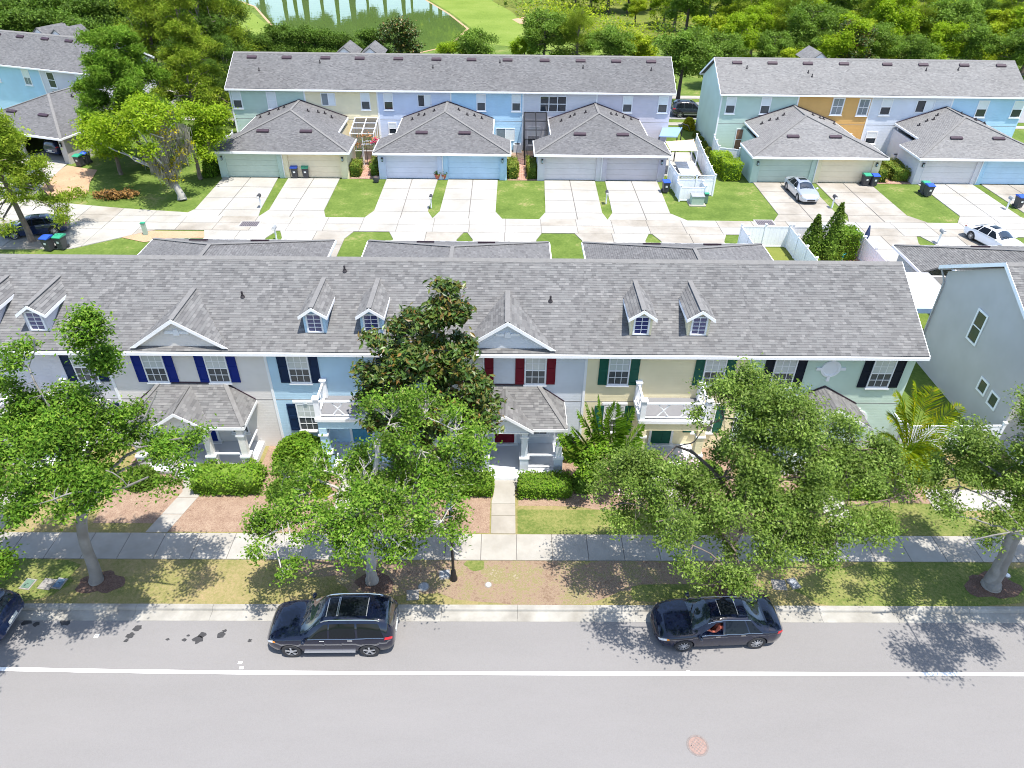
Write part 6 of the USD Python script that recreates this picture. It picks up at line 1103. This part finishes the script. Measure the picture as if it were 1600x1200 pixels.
# ---------------------------------------------------------------- street furniture and covers on the verge
lb = gz(709, 905); lp = thing('street_lamp', 'black street lamp post with a glass lantern head among the branches', 'street lamp', (lb[0], lb[1], 0))
part(lp, 'base', MB().lathe([(0, -.05), (.16, -.05), (.16, .12), (.12, .2), (.1, .55), (.07, .62), (0, .62)], (0, 0, 0), 16), 'black_metal', 40); part(lp, 'post', MB().tube([(0, 0, .6), (0, 0, 4.1)], [.062, .05], 12), 'black_metal', True)
part(lp, 'lantern', MB().lathe([(0, 4.25), (.10, 4.25), (.17, 4.75), (.17, 4.78), (0, 4.78)], (0, 0, 0), 8), 'lamp_glass'); part(lp, 'lamp_cap', MB().lathe([(0, 5.08), (.03, 5.02), (.05, 4.93), (.2, 4.80), (.2, 4.785), (0, 4.785)], (0, 0, 0), 8), 'lid_blue'); part(lp, 'collar', MB().lathe([(0, 4.08), (.08, 4.08), (.12, 4.245), (0, 4.245)], (0, 0, 0), 12), 'black_metal')
def lid(name, label, px, py, w, d, mt_, rz=0.0, round_=False, h_=.05):
    c = gz(px, py); t = thing(name, label, 'utility cover', (c[0], c[1], 0), rz)
    if round_: part(t, 'cover', MB().lathe([(0, h_ + .01), (w / 2 - .03, h_ + .01), (w / 2, h_ - .005), (w / 2, -.05), (0, -.05)], (0, 0, 0), 20), mt_, 40); part(t, 'collar', MB().lathe([(w / 2 + .002, h_ - .02), (w / 2 + .05, h_ - .03), (w / 2 + .05, -.05)], (0, 0, 0), 20), 'lid_stone')
    else: part(t, 'cover', MB().bx(-w / 2, w / 2, -d / 2, d / 2, 0, h_), mt_); part(t, 'surround', MB().bx(-w / 2 - .06, w / 2 + .06, -d / 2 - .06, d / 2 + .06, -.06, h_ - .02), 'lid_stone'); part(t, 'lift_slot', MB().bx(-.04, .04, -.012, .012, h_, h_ + .004), 'pipe_black')
lid('utility_box', 'square stone utility cover nearest the rear of the black suv', 645, 930, .38, .38, 'lid_stone', .1); lid('utility_box', 'round pale utility cover between the suv and the lamp post', 662, 917, .38, .38, 'lid_grey', 0, True); lid('utility_box', 'square blue grey utility cover beside the lamp post', 695, 898, .36, .36, 'lid_grey', .2); lid('cleanout_cap', 'small white round cap on the bare verge', 763, 914, .2, .2, 'lid_white', 0, True)
lid('utility_box', 'green rectangular utility lid at the left end of the verge', 44, 913, .34, .42, 'lid_green', -.15); lid('utility_box', 'stone meter box between the green and blue lids', 74, 913, .42, .42, 'lid_stone', -.15); lid('utility_box', 'blue rectangular utility lid on the left verge', 93, 912, .3, .42, 'lid_blue', -.15)
lid('utility_box', 'stone meter box on the verge behind the black sedan', 1217, 914, .46, .40, 'lid_stone', -.1); lid('utility_box', 'pale square utility lid right of the stone meter box', 1240, 912, .3, .42, 'lid_grey', .25); lid('cleanout_cap', 'pale small round cover right of the right edge tree', 1573, 899, .22, .22, 'lid_white', 0, True)
c = gz(1090, 1165, R0); mh = thing('manhole_cover', 'round rusty pink manhole cover in the carriageway', 'manhole cover', (c[0], c[1], R0))
part(mh, 'frame', MB().lathe([(.31, .012), (.37, .012), (.37, -.05), (.31, -.05), (.31, .012)], (0, 0, 0), 32), 'iron'); part(mh, 'lid', MB().lathe([(0, .008), (.305, .008), (.305, -.04), (0, -.04)], (0, 0, 0), 32), 'iron_rust'); m = MB()
for i in range(-4, 5):
    for j in range(-4, 5):
        if i * i + j * j < 17 and (i + j) % 2 == 0: m.bx(i * .062 - .022, i * .062 + .022, j * .062 - .022, j * .062 + .022, .008, .016)
part(mh, 'lid_studs', m, 'iron', kind='stuff'); part(mh, 'pry_slot', MB().bx(-.25, -.2, -.02, .02, .008, .012), 'pipe_black')

# ---------------------------------------------------------------- bins, letterboxes and yard things by the alley
def bin_(label, x, y, lidm, rz=0.0, grp=None):
    b = thing('wheelie_bin', label, 'bin', (x, y, 0), rz, grp); q = lambda w, d, z: [(-w, -d, z), (w, -d, z), (w, d, z), (-w, d, z)]
    V = np.array(q(.23, .26, .06) + q(.30, .36, 1.0)); part(b, 'bin_body', (V, np.array([(0, 3, 2, 1), (4, 5, 6, 7), (0, 1, 5, 4), (1, 2, 6, 5), (2, 3, 7, 6), (3, 0, 4, 7)])), 'bin_body')
    part(b, 'lid', MB().prism([(-.33, -.42, 1.005), (-.33, .40, 1.005), (-.33, .40, 1.10), (-.33, .1, 1.16), (-.33, -.42, 1.06)], (.66, 0, 0)), lidm); part(b, 'bin_label', MB().bx(-.1, .1, -.345, -.335, .55, .72), 'plate')
    for s in (-1, 1): part(b, 'wheel', MB().tm(trimesh.Trimesh(*(lambda c_: (np.asarray(c_.vertices)[:, [2, 0, 1]] + [s * .27, .28, .13], c_.faces))(trimesh.creation.cylinder(.13, .05, sections=14)))), 'tyre')
    part(b, 'handle', MB().cyl((-.24, .42, .98), (.24, .42, .98), .02, 6), 'bin_body')
for px, py, col, lab in [(461, 279, 'bin_blue', 'blue lidded bin in front of the cream garage door'), (478, 279, 'bin_green', 'green lidded bin in front of the cream garage door'), (1352, 291, 'bin_green', 'green lidded bin by the cream garage right of the silver car'), (1365, 292, 'bin_blue', 'blue lidded bin by the cream garage right of the silver car'), (1444, 304, 'bin_green', 'green lidded bin on the lawn edge before the white garage'), (1450, 308, 'bin_blue', 'blue lidded bin on the lawn edge before the white garage'), (1592, 326, 'bin_blue', 'blue lidded bin at the right edge of the picture'), (1040, 302, 'bin_blue', 'blue lidded bin beside the white fence enclosure'), (124, 261, 'bin_green', 'green lidded bin beside the open garage'), (135, 257, 'bin_blue', 'blue lidded bin beside the open garage'), (96, 391, 'bin_green', 'green lidded bin behind the left end of the terrace ridge'), (76, 393, 'bin_blue', 'blue lidded bin behind the left end of the terrace ridge')]:
    c = gz(px, py); bin_(lab, c[0], c[1] + .3, col, .05 if px > 200 else AL_ * .5)
def mailbox(label, px, py, mt_='bin_body'):
    c = gz(px, py); b = thing('letterbox', label, 'letterbox', (c[0], c[1], -.02)); part(b, 'post', MB().bx(-.05, .05, .0, .1, 0, .95), 'white_vinyl')
    m = MB().prism([(-.13 + 0, -.3, .95), (.13, -.3, .95), (.13, -.3, 1.10), (.07, -.3, 1.2), (-.07, -.3, 1.2), (-.13, -.3, 1.10)], (0, .55, 0)); part(b, 'box', m, mt_); part(b, 'door', MB().bx(-.11, .11, -.315, -.301, .97, 1.12), 'lid_white')
for px, py, lab in [(408, 324, 'dark letterbox on the grass strip at the green garage'), (674, 325, 'dark letterbox on the grass strip at the blue garage'), (947, 318, 'dark letterbox on the grass strip at the grey garage'), (1300, 325, 'dark letterbox beside the silver sedan'), (1573, 327, 'pale letterbox on the narrow strip at the far right'), (432, 375, 'pale letterbox on the near side of the alley left of the first lawn'), (1466, 380, 'pale letterbox on the small grass patch behind the white sedan')]: mailbox(lab, px, py, 'bin_body' if 'dark' in lab else 'lid_grey')
c = gz(228, 366); g = thing('utility_pedestal', 'dark green utility pedestal on the near lawn of the alley', 'utility box', (c[0], c[1], 0)); part(g, 'pedestal', MB().bx(-.15, .15, -.12, .12, 0, .95), 'util_green'); part(g, 'cap', MB().bx(-.18, .18, -.15, .15, .951, 1.0), 'bin_green')
c = gz(1088, 318); g = thing('transformer_box', 'pale green transformer box in front of the white fence', 'utility box', (c[0], c[1], 0)); part(g, 'cabinet', MB().bx(-.55, .55, -.4, .4, 0, .75), 'util_green'); part(g, 'lid', MB().prism([(-.58, -.44, .752), (-.58, .44, .752), (-.58, .44, .86), (-.58, -.44, .80)], (1.16, 0, 0)), 'lid_grey'); part(g, 'pad', MB().bx(-.75, .75, -.6, .6, -.05, .03), 'concrete')
c = gz(1102, 317); g = thing('utility_pedestal', 'small green utility pedestal right of the transformer box', 'utility box', (c[0], c[1], 0)); part(g, 'pedestal', MB().bx(-.16, .16, -.13, .13, 0, .85), 'lid_green'); part(g, 'cap', MB().bx(-.2, .2, -.17, .17, .851, .92), 'bin_green')
def fence(label, pts, h_=1.8, lattice=False, gaps=None, group=None, z=-.05):
    f = thing('vinyl_fence', label, 'fence', (pts[0][0], pts[0][1], 0), 0, group); o = np.array([pts[0][0], pts[0][1]])
    for a, b in zip(pts[:-1], pts[1:]):
        a, b = np.array(a, float) - o, np.array(b, float) - o; Ln = np.linalg.norm(b - a); n = max(1, round(Ln / 2.2)); d = (b - a) / n
        for i in range(n):
            p, q = a + d * i, a + d * (i + 1); u = d / np.linalg.norm(d); p3, q3 = np.array([*p, 0]), np.array([*q, 0]); e = np.array([*u, 0]) * .07; hb = h_ - (.42 if lattice else .1)
            nb = max(2, int(np.linalg.norm(d) / .3)); bw = (np.linalg.norm(d) - .16) / nb
            for k in range(nb):
                s0 = p3 + e + np.array([*u, 0]) * (bw * k + .004); s1 = p3 + e + np.array([*u, 0]) * (bw * (k + 1) - .004); part(f, 'board', MB().bar(s0 + [0, 0, (hb + .1) / 2], s1 + [0, 0, (hb + .1) / 2], .035, hb - .1), 'white_vinyl')
            part(f, 'rail', MB().bar(p3 + e + [0, 0, hb], q3 - e + [0, 0, hb], .06, .09), 'white_vinyl'); part(f, 'rail', MB().bar(p3 + e + [0, 0, .08], q3 - e + [0, 0, .08], .06, .12), 'white_vinyl')
            if lattice:
                part(f, 'rail', MB().bar(p3 + e + [0, 0, h_], q3 - e + [0, 0, h_], .06, .08), 'white_vinyl'); m = MB(); L_ = np.linalg.norm(d)
                for t in np.arange(.1, L_ - .3, .12):
                    m.bar(p3 + np.array([*u, 0]) * t + [0, 0, hb + .04], p3 + np.array([*u, 0]) * (t + .3) + [0, 0, h_ - .04], .03, .02); m.bar(p3 + np.array([*u, 0]) * t + [0, 0, h_ - .04], p3 + np.array([*u, 0]) * (t + .3) + [0, 0, hb + .04], .028, .02)
                part(f, 'lattice', m, 'white_vinyl', kind='stuff')
        for i in range(0 if (a == 0).all() else 1, n + 1):
            p = a + d * i; part(f, 'post', MB().bx(p[0] - .065, p[0] + .065, p[1] - .065, p[1] + .065, z, h_ + .08).prism([(p[0] - .09, p[1] - .09, h_ + .082), (p[0] + .09, p[1] - .09, h_ + .082), (p[0] + .09, p[1] + .09, h_ + .082), (p[0] - .09, p[1] + .09, h_ + .082)], (0, 0, .06)), 'white_vinyl')
A_, B_, C_ = gz(1161, 353, 1.85), gz(1240, 355, 1.85), gz(1338, 354, 1.85)
fence('white fence round the near yard left of the conifers', [(A_[0], 44.5), (A_[0], 52.25), (B_[0] - .1, 52.25), (B_[0] - .1, 44.5)]); fence('white fence round the yard with the conifers', [(B_[0] + .15, 52.25), (C_[0], 52.25), (C_[0] - .2, 44.0)])
setting('yard_lawn', MB().sheet(sbox(A_[0], 40, B_[0] - .1, 52.2), -.012), 'turf'); setting('yard_patio', MB().sheet(sbox(B_[0] + .1, 38, C_[0], 52.2), -.012), 'brick_paver')
fence('white lattice topped fence of the yard beside the mauve garage', [(15.6, 66.8), (15.75, 63.4), (19.1, 63.35), (19.6, 70.5), (20.1, 75.8)], 1.85, True)
fence('small white bin enclosure in front of the lattice fence', [(15.7, 63.2), (15.75, 61.9), (18.0, 61.9), (18.0, 63.2)], 1.35)
fence('white fence at the patio door of the seafoam house', [(21.9, 75.6), (21.5, 71.8), (23.4, 71.2)], 1.85)
fence('white garden fence between the green and grey end houses', [(20.2, 27.6), (25.2, 27.7)], 1.75); fence('white side fence of the green end house', [(19.75, 36.5), (19.95, 33.5), (20.1, 27.75)], 1.75); fence('white fence left of the green garage behind its bush', [(-28.6, 75.8), (-28.3, 70.0)], 1.7)
setting('yard_turf', MB().sheet(Polygon([(15.8, 63.5), (19, 63.5), (19.3, 68.5), (15.7, 68.5)]), -.02), 'turf'); setting('yard_paving', MB().sheet(Polygon([(15.6, 68.5), (19.3, 68.5), (19.9, 75.9), (15.6, 75.9)]), -.02), 'pale_concrete')
ss = thing('shade_sail', 'tan shade sail over the fenced yard', 'shade sail', (17.2, 71, 0)); q = [gz(1040, 221, 2.6), gz(1084, 218, 2.7), gz(1090, 236, 2.5), gz(1048, 236, 2.4)]; n_ = 7; G = np.zeros((n_, n_, 3))
for i in range(n_):
    for j in range(n_):
        u, v = i / (n_ - 1), j / (n_ - 1); G[i, j] = (1 - u) * (1 - v) * q[0] + u * (1 - v) * q[1] + u * v * q[2] + (1 - u) * v * q[3]; G[i, j, 2] -= .25 * math.sin(math.pi * u) * math.sin(math.pi * v)
ii, jj = np.meshgrid(np.arange(n_ - 1), np.arange(n_ - 1), indexing='ij'); Q = np.stack([ii * n_ + jj, ii * n_ + jj + 1, (ii + 1) * n_ + jj + 1, (ii + 1) * n_ + jj], -1).reshape(-1, 4); part(ss, 'canvas', (G.reshape(-1, 3) - [17.2, 71, 0], Q), 'tan_canvas', True)
for p in q: part(ss, 'pole', MB().cyl((p[0] - 17.2, p[1] - 71, -.03), (p[0] - 17.2, p[1] - 71, p[2] + .05), .04, 8), 'white_vinyl')
gz_ = thing('gazebo', 'blue canopy gazebo with dark posts against the mauve house', 'gazebo', (17.6, 74.0, 0)); q = [gz(1035, 200, 2.4), gz(1066, 200, 2.4), gz(1058, 215, 2.4), gz(1030, 214, 2.4)]; ctr = np.array([17.6, 74.0, 0])
part(gz_, 'canopy', MB().prism([p - ctr for p in q], (0, 0, .08)), 'blue_roof')
for p in q: part(gz_, 'post', MB().bx(p[0] - ctr[0] - .05, p[0] - ctr[0] + .05, p[1] - ctr[1] - .05, p[1] - ctr[1] + .05, -.03, 2.4), 'black_metal')
part(gz_, 'arch', MB().tube([gz(1062, 199, 2.2) - ctr, gz(1066, 193, 3.0) - ctr, gz(1075, 196, 2.9) - ctr, gz(1078, 203, 2.2) - ctr], .05, 6), 'black_metal')
pgl = thing('slatted_pergola', 'white and brown slatted sunlounger rack in the fenced yard', 'pergola', (17.9, 67.5, 0))
for i in range(9): part(pgl, 'slat', MB().bx(-1.0, .9 , i * .42 - .5, i * .42 - .26, .55 + i * .012, .62 + i * .012), 'white_vinyl')
for i in range(9): part(pgl, 'post', MB().bx(.92, 1.05, i * .42 - .5, i * .42 - .3, -.02, .6), 'terracotta' if False else 'bark')
def cage(label, pts, h_, mt_, base, slope=.6, screen='screen_mesh', name='screen_enclosure'):
    """screened patio frame: pts a rectangle (x0, x1, y0, y1)"""
    x0, x1, y0, y1 = pts; c = thing(name, label, 'screen enclosure', ((x0 + x1) / 2, y0, 0)); ox, oy = (x0 + x1) / 2, y0
    T = lambda x, y, z: (x - ox, y - oy, z); nx = max(1, round((x1 - x0) / 1.3)); ny = max(2, round((y1 - y0) / 1.4))
    for x in np.linspace(x0, x1, nx + 1):
        part(c, 'post', MB().bar(T(x, y0, -.03), T(x, y0, h_), .08, .08, (0, 1, 0)), mt_); part(c, 'rafter', MB().bar(T(x, y0, h_), T(x, y1, h_ + slope), .08, .08), mt_)
    for y in np.linspace(y0, y1, ny + 1)[1:]:
        z = h_ + slope * (y - y0) / (y1 - y0)
        part(c, 'purlin', MB().bar(T(x0, y, z + .002), T(x1, y, z + .002), .06, .06), mt_)
        for x in (x0, x1): part(c, 'post', MB().bar(T(x, y, -.03), T(x, y, z), .07, .07, (0, 1, 0)), mt_)
    for z in (.9, h_): part(c, 'rail', MB().bar(T(x0, y0 + .001, z), T(x1, y0 + .001, z), .06, .06), mt_)
    part(c, 'screen_roof', (np.array([T(x0, y0, h_ - .02), T(x1, y0, h_ - .02), T(x1, y1, h_ + slope - .02), T(x0, y1, h_ + slope - .02)]), np.array([(0, 1, 2, 3)])), screen)
    part(c, 'screen_wall', (np.array([T(x0, y0 + .02, .0), T(x1, y0 + .02, 0), T(x1, y0 + .02, h_), T(x0, y0 + .02, h_)]), np.array([(0, 1, 2, 3)])), screen)
cage('white framed screen enclosure between the cream and periwinkle houses', (-15.6, -13.25, 72.4, 75.95), 2.6, 'white_vinyl', 0); cage('black framed screen cage between the blue and grey houses', (1.9, 4.2, 71.2, 75.95), 2.6, 'black_metal', 0, 1.3)
g = thing('garden_arch', 'white garden arch at the end of the first brick path', 'arch', (-13.6, 70.9, 0))
for x in (-.6, .55): part(g, 'post', MB().bx(x - .06, x + .06, -.06, .06, -.05, 2.0), 'white_vinyl'); 
part(g, 'arch_top', MB().tube([(.6 * math.cos(t), 0, 2.0 + .35 * math.sin(t)) for t in np.linspace(0, math.pi, 10)], .07, 6), 'white_vinyl'); part(g, 'arch_slats', MB().bx(-.62, .58, -.25, .25, 2.02, 2.08), 'white_vinyl')
def ac(label, px, py, Y=None):
    c = gz(px, py); a = thing('air_conditioner', label, 'air conditioner', (c[0], c[1], 0)); part(a, 'cabinet', MB().bx(-.4, .4, -.4, .4, 0, .75), 'grey_plastic'); part(a, 'fan_grille', MB().lathe([(0, .77), (.32, .77), (.32, .752), (0, .752)], (0, 0, 0), 18), 'screen_dark'); part(a, 'pad', MB().bx(-.5, .5, -.5, .5, -.05, -.002), 'concrete')
ac('grey air conditioner beside the lilac garage wall', 589, 226); ac('grey air conditioner behind the second brick path', 808, 236); ac('pale air conditioner between the garages at the right', 1398, 253)
def chair(label, px, py, mt_, rz):
    c = gz(px, py); a = thing('garden_chair', label, 'chair', (c[0], c[1], -.01), rz); part(a, 'seat', MB().prism([(-.28, -.3, .38), (.28, -.3, .38), (.28, .25, .30), (-.28, .25, .30)], (0, 0, .04)), mt_)
    for i in range(5): part(a, 'back_slat', MB().prism([(-.26 + i * .11, .2, .32), (-.17 + i * .11, .2, .32), (-.17 + i * .11, .42, .98 - .03 * abs(i - 2)), (-.26 + i * .11, .42, .98 - .03 * abs(i - 2))], (0, .03, 0)), mt_)
    for s in (-1, 1):
        part(a, 'armrest', MB().bx(*sorted((s * .28, s * .40)), -.32, .3, .56, .59), mt_)
        for y in (-.28, .24): part(a, 'leg', MB().bx(*sorted((s * .30, s * .36)), y - .03, y + .03, 0, .56), mt_)
chair('grey garden chair in the fenced yard with the conifers', 1296, 397, 'grey_plastic', .2); chair('red garden chair in the fenced yard with the conifers', 1323, 400, 'red_plastic', -1.0); chair('teal garden chair in front of the red one', 1312, 404, 'teal_plastic', -.9)
c = gz(1346, 396); um = thing('folded_umbrella', 'folded navy parasol leaning by the yard fence', 'parasol', (c[0], c[1], 0)); part(um, 'pole', MB().tube([(0, 0, 0), (.3, .6, 2.2)], .025, 6), 'white_vinyl'); part(um, 'canopy', MB().tube([(.12, .24, .9), (.2, .4, 1.4), (.29, .58, 2.1)], [.06, .2, .05], 8), 'navy_fabric', True)
c = gz(588, 284); pt = thing('black_globe', 'black round pot on the lawn by the lilac garage', 'pot', (c[0], c[1], 0)); part(pt, 'pot', MB().lathe([(0, .02), (.2, .0), (.32, .25), (.28, .48), (.24, .5), (.2, .42), (0, .42)], (0, 0, 0), 18), 'bin_body', 40); part(pt, 'soil', MB().lathe([(0, .435), (.2, .43)], (0, 0, 0), 14), 'dark_mulch')
for px, py, lab in ((694, 279, 'terracotta pot with a plant at the blue garage corner'), (684, 279, 'smaller terracotta pot at the lilac garage corner')):
    c = gz(px, py); pt = thing('flower_pot', lab, 'pot', (c[0], c[1], 0)); s = 1.0 if '1' not in lab else .7; part(pt, 'pot', MB().lathe([(0, 0), (.18, 0), (.3, .4), (.33, .42), (.3, .45), (0, .45)], (0, 0, 0), 16), 'terracotta', 40); V, F = leaf_mesh([(0, 0, .6)], 60, .16, .22, np.random.default_rng(3)); part(pt, 'plant', (V, F), 'leaf_mid')
c = gz(525, 276); bk = thing('black_bags', 'pair of dark bags on the drive by the cream garage', 'bag', (c[0], c[1], 0)); r_ = np.random.default_rng(9)
for dx in (-.28, .3):
    s = trimesh.creation.icosphere(3); v = np.asarray(s.vertices); v = v * (1 + .25 * (meshkit.fbm(v * 1.7 + dx * 9)[:, None] - .5)) * [.3, .28, .36] + [dx, 0, .32]; part(bk, 'bag', (v, s.faces), 'bin_body', True)
